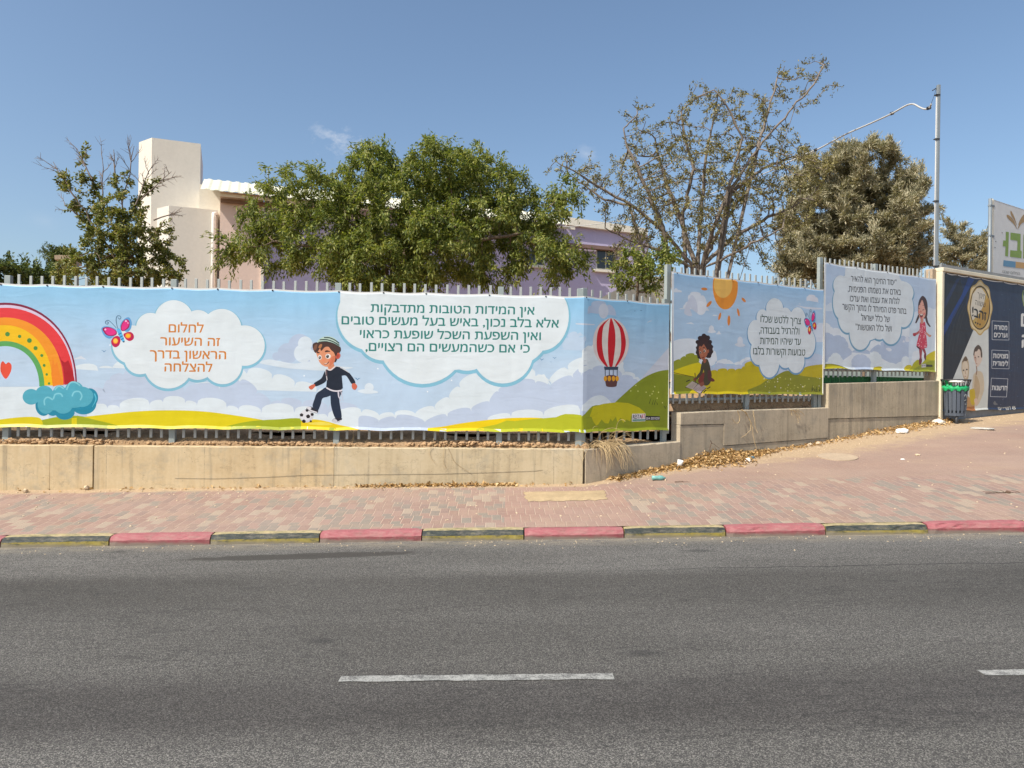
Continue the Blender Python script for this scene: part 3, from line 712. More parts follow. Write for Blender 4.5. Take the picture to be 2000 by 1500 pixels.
def text_mesh(s):
    """outlines of a line of lettering, each stroke outline filled by itself (the glyphs overlap their own strokes)"""
    if s in _txt: return _txt[s]
    cu = bpy.data.curves.new('lettering', 'FONT'); cu.body = s; cu.size = 1.0; cu.resolution_u = 3; cu.fill_mode = 'NONE'
    o = bpy.data.objects.new('lettering', cu); COL.objects.link(o)
    dg = bpy.context.evaluated_depsgraph_get(); me = o.evaluated_get(dg).to_mesh()
    vs = [(v.co.x, v.co.y) for v in me.vertices]; nb = [[] for _ in vs]
    for e in me.edges: nb[e.vertices[0]].append(e.vertices[1]); nb[e.vertices[1]].append(e.vertices[0])
    o.evaluated_get(dg).to_mesh_clear(); bpy.data.objects.remove(o); bpy.data.curves.remove(cu)
    seen = set(); loops = []
    for i in range(len(vs)):
        if i in seen or len(nb[i]) != 2: continue
        lp = [i]; seen.add(i); p, c = i, min(nb[i])
        c = i + 1 if i + 1 in nb[i] else c
        while c not in seen:
            seen.add(c); lp.append(c); n_ = [k for k in nb[c] if k != p]; p, c = c, (n_[0] if n_ else i)
        if len(lp) > 2: loops.append([vs[k] for k in lp])
    sg = 1 if area2(max(loops, key=lambda q: abs(area2(q)))) > 0 else -1
    outer = [q for q in loops if area2(q) * sg > 0]; holes = [q for q in loops if area2(q) * sg <= 0]; out = []
    big = list(outer); outer += [h for h in holes if not any(inside(h[0], q) for q in big)]; holes = [h for h in holes if any(inside(h[0], q) for q in big)]
    for q in outer:
        hs = [h for h in holes if inside(h[0], q)]; rings = [q] + hs
        out.append(([p for r in rings for p in r], [tuple(t) for t in tessellate_polygon([[Vector((x, y, 0)) for x, y in r] for r in rings])]))
    _txt[s] = out; return out
CAP = None
def capheight():
    global CAP
    if CAP is None: CAP = max(v[1] for vs, _ in text_mesh("\u05D4") for v in vs)
    return CAP
class Banner:
    """a printed sheet hung on a straight (or once bent) line; art is given as seen and laid onto the sheet"""
    def __init__(s, legs, rect, off=0.03):
        s.legs = legs            # list of (O, D, tmin, tmax, px_split)
        s.rect = rect            # (u0, u1, v0, v1)
        s.off = off; s.items = []; s.mats = []
    def uv(s, px, py):
        for (O, D, split) in s.legs:
            if px <= split: break
        N = Vector((D.y, -D.x)); return plane_hit(px, py, O + N * s.off, D)
    def pos(s, u, v, h):
        if len(s.legs) == 2: O, D, _ = s.legs[0] if u <= 0 else s.legs[1]
        else: O, D, _ = s.legs[0]
        N = Vector((D.y, -D.x)); q = O + D * u + N * (s.off + h)
        return (q.x, q.y, v)
    def mi(s, m):
        if m not in s.mats: s.mats.append(m)
        return s.mats.index(m)
    def poly(s, pts, c, grad=None):
        p2 = [s.uv(*q) for q in pts]
        tri = tessellate_polygon([[Vector((u, v, 0)) for u, v in p2]])
        s.items.append((p2, [tuple(t) for t in tri], s.mi(vinyl(c, grad))))
    def text(s, st, a, b, h, c, bold=.018, rtl=True, cap=None, grad=None):
        """a, b: baseline ends as seen; h: letter height in the photograph's pixels"""
        gl = text_mesh(st[::-1] if rtl else st)
        x0 = min(v[0] for vs, _ in gl for v in vs); x1 = max(v[0] for vs, _ in gl for v in vs)
        ua, va = s.uv(*a); ub, vb = s.uv(*b); um, v1 = s.uv((a[0] + b[0]) / 2, (a[1] + b[1]) / 2); _, v2 = s.uv((a[0] + b[0]) / 2, (a[1] + b[1]) / 2 - h)
        k = (v2 - v1) / (cap or capheight()); m = s.mi(vinyl(c)); bw = bold * k
        for du, dv in (((0, 0),) if bold == 0 else ((-bw, -bw * .7), (bw, bw * .7))):
            for vs, fs in gl:
                s.items.append(([(ua + (ub - ua) * (x - x0) / (x1 - x0) + du, va + (vb - va) * (x - x0) / (x1 - x0) + y * k + dv) for x, y in vs], fs, m))
    def build(s, name, ties, sag=.012, edges=True, dh=.00006, curl=.018):
        u0, u1, v0, v1 = s.rect
        bm = bmesh.new(); h = 0.0
        done = []
        for vs, fs, mi in s.items:
            bx = (min(q[0] for q in vs), max(q[0] for q in vs), min(q[1] for q in vs), max(q[1] for q in vs)); lv = 0
            for ob, ol in done:
                if ol >= lv and ob[0] < bx[1] and bx[0] < ob[1] and ob[2] < bx[3] and bx[2] < ob[3]: lv = ol + 1
            done.append((bx, lv)); h = dh * (lv + 1); bv = [bm.verts.new((u, v, h)) for u, v in vs]
            for f in fs:
                if len(set(f)) < 3: continue
                try: q = bm.faces.new([bv[i] for i in f])
                except ValueError: continue
                q.material_index = mi
        geo = lambda: bm.verts[:] + bm.edges[:] + bm.faces[:]
        for co, no in (((u0, 0, 0), (-1, 0, 0)), ((u1, 0, 0), (1, 0, 0)), ((0, v0, 0), (0, -1, 0)), ((0, v1, 0), (0, 1, 0))):
            bmesh.ops.bisect_plane(bm, geom=geo(), dist=1e-6, plane_co=co, plane_no=no, clear_outer=True)
        if len(s.legs) == 2: bmesh.ops.bisect_plane(bm, geom=geo(), dist=1e-6, plane_co=(0, 0, 0), plane_no=(1, 0, 0))
        n = int((u1 - u0) / .1)
        for i in range(1, n): bmesh.ops.bisect_plane(bm, geom=geo(), dist=1e-6, plane_co=(u0 + (u1 - u0) * i / n, 0, 0), plane_no=(1, 0, 0))
        for hv in (v0 + .035, v1 - .03): bmesh.ops.bisect_plane(bm, geom=geo(), dist=1e-6, plane_co=(0, hv, 0), plane_no=(0, 1, 0))
        bmesh.ops.recalc_face_normals(bm, faces=bm.faces)
        for f in bm.faces:
            if f.normal.z < 0: f.normal_flip()
        # back of the sheet
        tops, bots = [q for q in ties[0]], [q for q in ties[1]]
        def edge(u, tie, amp):
            a = [q for q in tie if q <= u]; b = [q for q in tie if q > u]
            if not a or not b: return 0.0
            w = (u - a[-1]) / (b[0] - a[-1]); return amp * math.sin(math.pi * w)
        back = [];
        cols = [u0 + (u1 - u0) * i / n for i in range(n + 1)]
        if len(s.legs) == 2: cols = sorted(cols + [0.0])
        bl = [(bm.verts.new((u, v0, -.004)), bm.verts.new((u, v1, -.004)), bm.verts.new((u, v0, 0)), bm.verts.new((u, v1, 0))) for u in cols]
        mi = s.mi(M_vback)
        for a, b in zip(bl, bl[1:]):
            for q in ((b[0], a[0], a[1], b[1]), (a[1], a[3], b[3], b[1]), (a[2], a[0], b[0], b[2])):
                bm.faces.new(q).material_index = mi
        for e in (bl[0], bl[-1]): bm.faces.new((e[0], e[2], e[3], e[1])).material_index = mi
        for v in bm.verts:
            u, w, hh = v.co
            top = max(0, 1 - max(0, v1 - .03 - w) / .25); bot = max(0, 1 - max(0, w - v0 - .035) / .25)
            w2 = w - top ** 2 * edge(u, tops, sag) + bot ** 2 * edge(u, bots, sag * 1.1)
            if hh > -.001: hh += curl * (max(0, 1 - (w - v0) / .035) * 1.0 - max(0, 1 - (v1 - w) / .03) * .6)
            v.co = s.pos(u, w2, hh)
        me = bpy.data.meshes.new(name); bm.to_mesh(me); bm.free()
        for m in s.mats: me.materials.append(m)
        o = bpy.data.objects.new(name, me); COL.objects.link(o)
        q = Vector(s.pos(u0 if len(s.legs) == 1 else 0, v0, 0)); origin_to_tex(o, q)
        return o
    def eyelets(s, o, ties, r=.011):
        u0, u1, v0, v1 = s.rect
        for k, tl in enumerate(ties):
            for u in tl:
                if not (u0 < u < u1): continue
                v = v1 - .02 if k == 0 else v0 + .02
                c = Vector(s.pos(u, v, .004)); a = Vector(s.pos(u + .001, v, .004)) - c; a.normalize(); b = Vector((0, 0, 1)); nn = a.cross(b)
                mb = MB(); ring = []; N_ = 10
                for rr, hh in ((r, 0), (r * .8, .0025), (r * .4, .0025), (r * .35, -.001)):
                    ring += [c + (a * math.cos(2 * math.pi * i / N_) + b * math.sin(2 * math.pi * i / N_)) * rr + nn * hh for i in range(N_)]
                fs = [(j * N_ + i, j * N_ + (i + 1) % N_, (j + 1) * N_ + (i + 1) % N_, (j + 1) * N_ + i) for j in range(3) for i in range(N_)] + [tuple(30 + i for i in range(N_))]
                mb.add(ring, fs); e = mb.build('eyelet', M_eye, o)
M_vback = plain("vinyl_back", (0.62, 0.62, 0.60), 0.5, 0.08, 5, 0.05)
M_eye = plain("dark_eyelet", (0.05, 0.05, 0.055), 0.5, 0.2, 30, 0)
def origin_to_tex(o, q): return origin_to(o, q)
SKYB = ((0.88, (188, 210, 232)), (1.65, (150, 200, 234)), (2.66, (108, 184, 238)))
WHITE = (222, 231, 236); LAV = (190, 204, 226); LAV2 = (182, 198, 222); LCL = (218, 229, 236); OUT = (132, 190, 214)
YEL = (222, 204, 10); YEL2 = (235, 205, 10); GRN = (160, 172, 25); GRN2 = (184, 190, 40); OLV = (150, 155, 30)
def speech(B, circles, core, down=2.5, grow=3.0, fill=WHITE, out=OUT):
    for (x, y, r, *q) in circles: B.poly(circ(x, y + down, r + grow, (q[0] if q else r) + grow, n=44), out)
    B.poly([(x, y + down) for x, y in core], out)
    for (x, y, r, *q) in circles: B.poly(circ(x, y, r, q[0] if q else r, n=44), fill)
    B.poly(core, fill)
def bird(B, x, y, s, c=(110, 150, 190)):
    B.poly(stroke([(x - s, y - s * .4), (x - s * .3, y - s * .15), (x, y + s * .3), (x + s * .4, y - s * .1), (x + s, y - s * .3)], [s * .05, s * .3, s * .35, s * .3, s * .05]), c)
def butterfly(B, f, out=True):
    p = lambda pts, c: B.poly(f(pts), c)
    blue = (95, 160, 215); mag = (205, 20, 110); pink = (228, 45, 135); dk = (150, 10, 80)
    for pts in ([(150, 600), (300, 510), (560, 560), (700, 680), (560, 900), (420, 960), (250, 850)], [(850, 560), (880, 380), (1040, 210), (1180, 200), (1260, 380), (1230, 600), (1080, 720)]): p(spline(pts), blue)
    p(spline([(190, 610), (320, 540), (520, 570), (700, 690), (690, 830), (480, 870), (310, 810)]), dk); p(spline([(260, 620), (340, 565), (520, 590), (670, 690), (660, 800), (480, 840), (340, 780)]), pink)
    p(spline([(860, 620), (890, 430), (1000, 280), (1130, 270), (1190, 400), (1150, 570), (960, 690)]), dk); p(spline([(890, 610), (910, 450), (1010, 310), (1110, 300), (1160, 400), (1120, 540), (970, 660)]), pink)
    for pts in ([(740, 860), (600, 910), (510, 1060), (560, 1220), (680, 1280), (800, 1200), (850, 1050), (830, 930)], [(960, 820), (1060, 740), (1220, 720), (1330, 820), (1330, 970), (1200, 1050), (1060, 990)]): p(spline(pts), (190, 5, 75))
    p(circ(670, 1050, 105, 110), (240, 110, 40)); p(circ(670, 1045, 75, 82), (255, 205, 80)); p(circ(1130, 860, 110, 95), (245, 130, 40)); p(circ(1130, 860, 75, 62), (250, 190, 40))
    p(spline([(720, 620), (850, 620), (920, 800), (1000, 1040), (970, 1100), (900, 1050), (800, 880)]), (90, 185, 235))
    for q in (((770, 820), (880, 760)), ((820, 920), (930, 860)), ((870, 1010), (960, 950))): p(stroke(q, 32), (30, 95, 150))
    p(spline([(930, 1080), (1000, 1040), (980, 1105)]), (20, 60, 90))
    p(circ(295, 630, 38, 34), (250, 190, 225)); p(circ(1050, 320, 38, 34), (250, 190, 225)); p(circ(1125, 390, 22, 26), (250, 190, 225))
    for q in ([(770, 610), (720, 480), (690, 260), (730, 140), (820, 130), (865, 200), (810, 250), (760, 190)], [(700, 580), (560, 420), (420, 300), (320, 320), (300, 400), (370, 430), (410, 370), (350, 350)]): p(stroke(spline(q, 5, False), 20), (75, 110, 140))
# ================= banner one: rainbow, speech clouds, boy with a ball, balloon round the corner
uL = tpx(-170, C0 + NM * .03, DM)
u2e = on_line(1306, C0 + NS * .03, DS)
A = Banner([(C0, DM, 1138), (C0, DS, 9999)], (uL, u2e, 0.876, 2.664))
A.poly([(-400, 500), (1138, 500), (1138, 900), (-400, 900)], (190, 210, 230), SKYB)
A.poly([(1138.01, 500), (1330, 500), (1330, 900), (1138.01, 900)], (190, 210, 230), SKYB)
# far clouds
A.poly(scallop([(-190, 740), (-120, 720), (-60, 716), (0, 730), (30, 745), (75, 760)], 860, .3), LCL)
A.poly(scallop([(8, 812), (15, 790), (45, 765), (85, 764), (95, 800)], 860, .45), LCL)
A.poly(stroke(spline([(2, 703), (20, 700), (35, 706), (60, 712)], 4, False), [1, 4, 4, 1]), (214, 222, 233)); A.poly(circ(40, 699, 9, 6), (205, 216, 230))
A.poly(stroke([(143, 702), (158, 698), (168, 702)], [1, 6, 1]), (214, 222, 233))
A.poly(scallop([(140, 730), (192, 724), (222, 724), (245, 706), (310, 735), (370, 765), (420, 760), (482, 730), (531, 740), (575, 755), (618, 765), (660, 800)], 860, .32), LCL)
A.poly(scallop([(155, 775), (206, 768), (215, 742), (240, 733), (300, 752), (360, 770), (430, 765), (468, 745), (500, 770), (527, 792), (548, 786), (590, 792), (640, 800), (700, 805)], 860, .28), LAV)
A.poly(scallop([(170, 806), (210, 797), (233, 799), (293, 792), (318, 786), (362, 787), (384, 792), (443, 797), (465, 802), (510, 808), (575, 806), (620, 808)], 860, .3), LCL)
A.poly(scallop([(660, 830), (667, 808), (706, 806), (740, 817), (770, 812), (812, 815), (851, 800), (880, 780), (899, 757), (935, 735), (990, 728), (1046, 735), (1075, 757), (1110, 722), (1150, 705)], 870, .30), LCL)
A.poly(scallop([(640, 832), (700, 818), (740, 826), (772, 818), (830, 832), (874, 814), (921, 803), (958, 788), (974, 765), (1000, 752), (1046, 748), (1076, 760), (1120, 738), (1150, 715)], 870, .22), LAV)
A.poly(scallop([(600, 826), (640, 815), (700, 812)], 860, .25), LCL)
A.poly(scallop([(952, 822), (998, 813), (1062, 812), (1133, 800)], 870, .2), LCL)
A.poly(stroke([(1040, 737), (1062, 733), (1075, 752)], [1, 5, 1]), WHITE)
for x, y, r in ((585, 674, 22), (562, 690, 20), (540, 696, 8), (610, 690, 22)): A.poly(circ(x, y, r), LAV2)
for x, y, r in ((596, 671, 14), (592, 690, 18), (622, 698, 18)): A.poly(circ(x, y, r), (214, 226, 236))
A.poly(spline([(505, 708), (525, 702), (545, 705), (575, 710), (605, 706), (640, 714), (690, 718), (640, 724), (570, 720), (530, 714)]), (214, 226, 236))
A.poly(circ(721, 757, 9, 9), (216, 228, 238)); A.poly(spline([(698, 764), (712, 760), (733, 763), (738, 767), (715, 769)]), (216, 228, 238))
for x, y, s in ((203, 686, 5), (698, 740, 6), (1058, 702, 5), (1083, 699, 4), (1076, 707, 2), (917, 729, 3)): bird(A, x, y, s)
for x, y in ((835, 765), (882, 743), (594, 734), (215, 674), (738, 720)): A.poly(circ(x, y, 1.5), (235, 242, 248))
A.poly(scallop([(1105, 682), (1110, 660), (1128, 652), (1142, 668)], 684, .4), (190, 210, 232)); A.poly(spline([(1095, 682), (1125, 679), (1145, 680), (1146, 684), (1110, 684)]), (190, 210, 232))
# hills
A.poly(spline([(-300, 812), (-150, 800), (-20, 818), (110, 845)], 8, False) + [(110, 870), (-300, 870)], YEL)
A.poly(spline([(60, 826), (110, 815), (160, 814), (225, 830), (260, 850)], 8, False) + [(260, 870), (60, 870)], GRN)
A.poly(spline([(-40, 824), (15, 818), (65, 815), (82, 822), (84, 850)], 8, False) + [(84, 870), (-40, 870)], YEL)
A.poly(spline([(140, 818), (240, 806), (320, 801.5), (400, 804), (480, 815), (560, 832), (600, 850)], 8, False) + [(600, 870), (140, 870)], YEL)
A.poly(spline([(150, 812), (190, 822), (222, 829), (240, 838)], 6, False) + [(150, 860)], GRN)
A.poly(spline([(440, 833), (490, 824), (545, 819), (588, 818), (640, 830), (680, 845)], 8, False) + [(680, 870), (440, 870)], GRN)
A.poly(spline([(588, 824), (612, 820), (640, 824), (672, 833), (705, 842)], 6, False) + [(705, 870), (588, 870)], YEL2)
A.poly(spline([(600, 830), (625, 825), (650, 829), (630, 832)], 5), (240, 222, 90))
A.poly(spline([(835, 838), (900, 828), (975, 818), (1032, 816), (1060, 817)], 8, False) + [(1060, 870), (835, 870)], YEL2)
A.poly([(930, 840), (951, 834), (970, 829), (983, 824), (990, 821.5), (1005, 823), (1040, 819), (1086, 815), (1095, 811), (1104, 808.5), (1120, 809), (1138, 811), (1138, 870), (930, 870)], GRN2)
# speech cloud one
c1 = [(339.5, 623.8, 37.7), (294, 639, 28), (257.3, 673, 37.7), (273.7, 700, 31), (328.8, 710.8, 48), (385.8, 707, 35), (435, 712.7, 37.7), (477.6, 675, 39.6), (433, 642, 38.7), (386.8, 633.4, 28)]
speech(A, c1, [(257, 660), (294, 640), (340, 625), (387, 634), (433, 642), (478, 665), (478, 690), (435, 712), (386, 706), (329, 711), (274, 700), (257, 684)])
OR = (208, 130, 50)
for st, a, b, h in (("\u05DC\u05D7\u05DC\u05D5\u05DD", (329.8, 649), (397.4, 649.6), 15.5), ("\u05D6\u05D4 \u05D4\u05E9\u05D9\u05E2\u05D5\u05E8", (313.4, 674.3), (429.3, 676), 15.5),
                   ("\u05D4\u05E8\u05D0\u05E9\u05D5\u05DF \u05D1\u05D3\u05E8\u05DA", (293, 699.6), (441.3, 701.6), 15.5), ("\u05DC\u05D4\u05E6\u05DC\u05D7\u05D4", (321.7, 725.3), (414.4, 726.2), 15.5)): A.text(st, a, b, h, OR)
butterfly(A, crop(190, 610, 18.75))
# rainbow with its turquoise cloud, repeated on the far side of the frame
def arc(rx, ry, top, x0=10, y0=760, n=40): return [(x0 + rx * math.sin(R(-88 + 176 * i / n)), y0 - ry * math.cos(R(-88 + 176 * i / n)) ** .86) for i in range(n + 1)]
for rx, ry, c in ((140.5, 169, (130, 25, 60)), (137.5, 164.5, (216, 200, 224)), (135, 159, (226, 55, 60)), (114, 140, (240, 148, 30)), (93, 125, (240, 190, 5)), (77, 94, (90, 165, 90)), (67, 84, (190, 208, 229))):
    A.poly(arc(rx, ry, 0), c, SKYB if rx == 67 else None)
f7 = crop(0, 580, 6.0)
A.poly(f7([(670, 620), (720, 740), (760, 770), (800, 740), (850, 860), (880, 1000), (760, 1030), (740, 830)]), (175, 20, 35))
A.poly(f7([(620, 700), (640, 800), (670, 760), (700, 900), (740, 1020), (620, 1050), (600, 900)]), (238, 135, 30))
for x, y, r in ((88, 436, 27), (230, 462, 20), (345, 510, 28), (417, 600, 24), (490, 686, 18), (518, 802, 17), (548, 908, 15), (575, 1014, 15)): A.poly(f7(circ(x, y, r)), (75, 140, 60))
A.poly(f7(spline([(68, 960), (10, 880), (8, 790), (35, 752), (68, 785), (100, 765), (135, 800), (125, 880)])), (228, 80, 55))
for mir in (False, True):
    f = (lambda pts: [(20 - x, y) for x, y in f7(pts)]) if mir else f7
    p = lambda pts, c: A.poly(f(pts), c)
    dkc = (28, 135, 165); tq = (80, 168, 190); lt = (125, 200, 215)
    for q in ((510, 1270, 95, 125), (620, 1290, 90, 105), (760, 1350, 115, 95), (980, 1250, 150, 130), (1050, 1180, 100, 110)): p(circ(*q[:2], q[2], q[3], n=32), dkc)
    for q in ((365, 1170, 100, 92), (520, 1150, 110, 110), (540, 1260, 100, 110), (700, 1160, 90, 125), (870, 1110, 115, 120), (960, 1170, 130, 120), (1020, 1160, 75, 80), (740, 1270, 110, 100), (640, 1230, 150, 100), (860, 1200, 180, 100)): p(circ(*q[:2], q[2], q[3], n=32), tq)
    for q in ([(525, 1270), (520, 1210), (560, 1175), (620, 1205)], [(625, 1200), (650, 1140), (710, 1135), (735, 1170)], [(845, 1165), (870, 1115), (930, 1110), (960, 1160), (940, 1210)], [(640, 1090), (690, 1045), (750, 1075)], [(780, 1090), (820, 1010), (880, 1000), (940, 1040)]): p(stroke(spline(q, 5, False), 18), lt)
    p(stroke(spline([(1105, 1130), (1125, 1200), (1080, 1290)], 6, False), [4, 12, 14, 14, 14, 12, 12, 12, 10, 8, 6, 5, 4]), (90, 190, 215))
# speech cloud two (its crown is cut by the sheet's upper edge)
TEAL = (45, 128, 122)
c2 = [(716, 615, 57, 66), (745, 645, 63), (815, 690, 68), (830, 662, 91), (915, 680, 50), (985, 680, 57), (1035, 630, 64), (1055, 612, 54, 74), (985, 640, 84), (890, 620, 90)]
speech(A, [(722, 617, 63, 67), (748, 655, 49), (825, 664, 86), (912, 672, 52), (982, 690, 59), (1057, 617, 54, 68), (1000, 640, 75)], [(665, 560), (1098, 560), (1110, 615), (1095, 655), (1040, 690), (985, 715), (915, 720), (830, 728), (750, 690), (700, 660), (664, 615)], down=3.5, grow=3.5)
L = ["\u05D0\u05D9\u05DF \u05D4\u05DE\u05D9\u05D3\u05D5\u05EA \u05D4\u05D8\u05D5\u05D1\u05D5\u05EA \u05DE\u05EA\u05D3\u05D1\u05E7\u05D5\u05EA",
     "\u05D0\u05DC\u05D0 \u05D1\u05DC\u05D1 \u05E0\u05DB\u05D5\u05DF, \u05D1\u05D0\u05D9\u05E9 \u05D1\u05E2\u05DC \u05DE\u05E2\u05E9\u05D9\u05DD \u05D8\u05D5\u05D1\u05D9\u05DD",
     "\u05D5\u05D0\u05D9\u05DF \u05D4\u05E9\u05E4\u05E2\u05EA \u05D4\u05E9\u05DB\u05DC \u05E9\u05D5\u05E4\u05E2\u05EA \u05DB\u05E8\u05D0\u05D5\u05D9",
     "\u05DB\u05D9 \u05D0\u05DD \u05DB\u05E9\u05D4\u05DE\u05E2\u05E9\u05D9\u05DD \u05D4\u05DD \u05E8\u05E6\u05D5\u05D9\u05D9\u05DD,"]
for st, a, b in zip(L, ((724.5, 609.3), (667.5, 633.2), (703.2, 660), (714, 685.2)), ((1043.6, 614.6), (1091, 640), (1056, 664.4), (1034.3, 688.8))): A.text(st, a, b, 15.2, TEAL)
# boy kicking a ball
f = crop(580, 650, 8.331); p = lambda pts, c: A.poly(f(pts), c)
NV = (28, 36, 52); NV2 = (32, 44, 66); SK = (224, 150, 112); SKD = (205, 105, 80); HR = (72, 48, 42)
p(spline([(705, 560), (840, 640), (950, 800), (890, 830), (800, 700), (700, 690), (620, 560)]), NV); p(stroke(spline([(620, 545), (720, 565), (850, 650)], 5, False), [10, 20, 24, 26, 26, 24, 22, 20, 16, 10, 6]), (205, 208, 215))
p(spline([(500, 590), (450, 630), (395, 740), (280, 820), (300, 872), (390, 842), (470, 790), (500, 700)]), NV)
p(spline([(285, 835), (225, 855), (190, 885), (215, 920), (250, 920), (295, 870)]), SKD); p(spline([(895, 835), (945, 822), (980, 870), (950, 925), (900, 905)]), SKD)
p(spline([(550, 920), (735, 930), (690, 1080), (725, 1320), (715, 1395), (625, 1390), (560, 1210), (545, 1040)]), NV2)
p(spline([(470, 890), (560, 925), (570, 1000), (500, 1040), (415, 1070), (385, 1170), (330, 1275), (255, 1200), (285, 1080), (320, 990), (400, 930)]), NV2)
p([(490, 590), (560, 610), (640, 548), (700, 560), (728, 690), (747, 900), (700, 938), (600, 945), (475, 885), (487, 770), (458, 630)], NV)
p(stroke([(462, 610), (480, 700), (490, 770)], 14), (205, 200, 205)); p(stroke([(478, 600), (484, 700)], 22), (95, 75, 80))
p(stroke(spline([(478, 893), (560, 935), (650, 948), (738, 935)], 5, False), 22), (222, 216, 224))
p(stroke([(672, 960), (680, 1040), (712, 1112)], [26, 20, 6]), (205, 200, 212)); p(stroke([(715, 950), (735, 1040), (752, 1112)], [12, 9, 4]), (205, 200, 212))
p(circ(155, 1360, 113), (205, 205, 212)); p(circ(140, 1345, 90), (222, 222, 228))
for q in ((182, 1365, 38), (75, 1340, 32), (165, 1262, 28), (112, 1450, 36), (248, 1330, 30), (225, 1450, 22)): p(circ(*q, n=5, rot=-90), (38, 30, 34))
p(spline([(165, 1210), (230, 1202), (300, 1240), (345, 1265), (325, 1312), (240, 1285), (160, 1245)]), (40, 40, 52)); p(stroke(spline([(160, 1215), (230, 1265), (330, 1300)], 5, False), 22), (215, 215, 222)); p(spline([(155, 1225), (185, 1200), (235, 1215), (215, 1245)]), (215, 215, 222))
p(spline([(570, 1445), (610, 1395), (720, 1385), (728, 1420), (670, 1460)]), (40, 40, 52)); p(spline([(568, 1445), (610, 1400), (655, 1430), (640, 1462)]), (205, 205, 212)); p(stroke([(640, 1462), (725, 1425)], 14), (215, 215, 222))
p(spline([(510, 545), (590, 500), (605, 560), (560, 595), (515, 590)]), (215, 140, 105)); p(stroke(spline([(490, 585), (545, 605), (620, 548)], 5, False), 22), (230, 216, 214))
p(spline([(262, 180), (340, 150), (520, 130), (690, 215), (715, 285), (690, 330), (650, 440), (600, 470), (420, 300), (310, 330), (262, 262)]), HR)
p(spline([(312, 320), (330, 240), (420, 215), (540, 225), (612, 320), (625, 420), (585, 510), (500, 552), (425, 532), (372, 485), (345, 425)]), SK)
p(spline([(560, 400), (625, 380), (600, 480), (530, 540)]), (212, 122, 88)); p(circ(668, 375, 38, 52, 15), (205, 100, 78)); p(circ(664, 378, 20, 32, 15), (180, 75, 60))
p(spline([(300, 260), (340, 170), (440, 150), (560, 160), (640, 230), (655, 330), (630, 380), (600, 320), (555, 280), (515, 230), (455, 235), (395, 295), (375, 255), (325, 320)]), HR)
p(spline([(262, 262), (290, 200), (330, 190), (320, 260), (285, 290)]), (120, 80, 62)); p(spline([(350, 240), (375, 190), (410, 190), (390, 250)]), (175, 115, 75))
p(spline([(328, 158), (370, 100), (430, 68), (510, 58), (600, 82), (665, 145), (697, 228), (620, 180), (500, 145), (400, 145)]), (190, 214, 200))
for q, w in (([(440, 78), (530, 82), (620, 120), (685, 170)], 18), ([(370, 115), (480, 112), (590, 145), (690, 205)], 18), ([(350, 150), (470, 140), (590, 170), (690, 225)], 9)): p(stroke(spline(q, 5, False), w), (48, 70, 72))
p(circ(372, 400, 30, 40), (238, 232, 228)); p(circ(506, 382, 44, 40), (238, 232, 228)); p(circ(371, 404, 19, 24), (40, 36, 34)); p(circ(497, 384, 24, 28), (40, 36, 34)); p(circ(365, 396, 6), (250, 250, 250)); p(circ(489, 374, 7), (250, 250, 250))
p(stroke(spline([(322, 330), (345, 320), (368, 328)], 4, False), [6, 14, 18, 22, 22, 22, 20, 16, 8]), (70, 45, 38)); p(stroke(spline([(455, 310), (490, 298), (540, 305)], 4, False), [8, 20, 26, 28, 28, 26, 20, 14, 6]), (70, 45, 38))
p(spline([(432, 502), (475, 505), (522, 462), (512, 492), (482, 515), (455, 515)]), (90, 30, 30)); p(spline([(440, 503), (475, 507), (515, 472), (500, 485), (470, 500)]), (240, 230, 226)); p(circ(432, 448, 20, 16), (232, 140, 105)); p(circ(540, 455, 28, 22), (222, 125, 95))
# balloon and hill round the corner
f = crop(1140, 570, 5.17); p = lambda pts, c: A.poly(f(pts), c)
p(scallop([(-70, 330), (0, 250), (65, 225), (75, 140), (230, 130), (300, 260), (400, 330)], 332, .35), LAV2); p(circ(200, 190, 50, 80), (206, 213, 226)); p(stroke([(-80, 322), (0, 326), (110, 332)], [10, 16, 10]), (206, 213, 226))
p(scallop([(-20, 820), (10, 690), (80, 550), (150, 560), (330, 700), (400, 740)], 1300, .35), WHITE); p(scallop([(-20, 850), (70, 780), (130, 650), (300, 720), (400, 830), (520, 860), (560, 1000)], 1300, .3), LCL); p(scallop([(-20, 880), (90, 790), (200, 760), (380, 860), (500, 880), (540, 1100)], 1300, .25), LAV)
p(spline([(-10, 1200), (60, 1080), (180, 1045), (270, 1110), (300, 1200)]), LCL)
p([(560, 900), (860, 560), (900, 560), (900, 820), (560, 920)], (206, 212, 224))
p(spline([(280, 1150), (420, 1020), (560, 900), (680, 830), (790, 795), (900, 785)], 6, False) + [(900, 1500), (280, 1500)], (134, 146, 28))
p(spline([(-10, 1260), (50, 1190), (100, 1150), (200, 1140), (330, 1135)], 5, False) + [(620, 1230), (800, 1500), (-10, 1500)], (146, 156, 30))
p([(60, 1260), (95, 1160), (200, 1130), (330, 1115), (450, 1122), (560, 1168), (625, 1225), (560, 1250), (480, 1250), (470, 1310), (430, 1290), (400, 1330), (370, 1270), (345, 1330), (325, 1260), (290, 1310), (270, 1280), (250, 1330), (215, 1330), (180, 1290), (150, 1340), (125, 1360), (95, 1310), (80, 1265)], (196, 188, 20))
for q in ((475, 1000), (548, 1003), (527, 945), (717, 957), (668, 1048), (742, 1075), (630, 1013), (702, 1005), (755, 1015), (795, 1120), (690, 1030)): p(circ(*q, 6, 7), (212, 215, 120))
for a_, b_ in (((660, 1130), (680, 1075)), ((690, 1140), (705, 1090)), ((712, 1140), (730, 1085)), ((810, 1150), (825, 1185)), ((835, 1150), (822, 1185)), ((745, 1140), (735, 1110))): p(stroke([a_, b_], [8, 3]), (80, 92, 20))
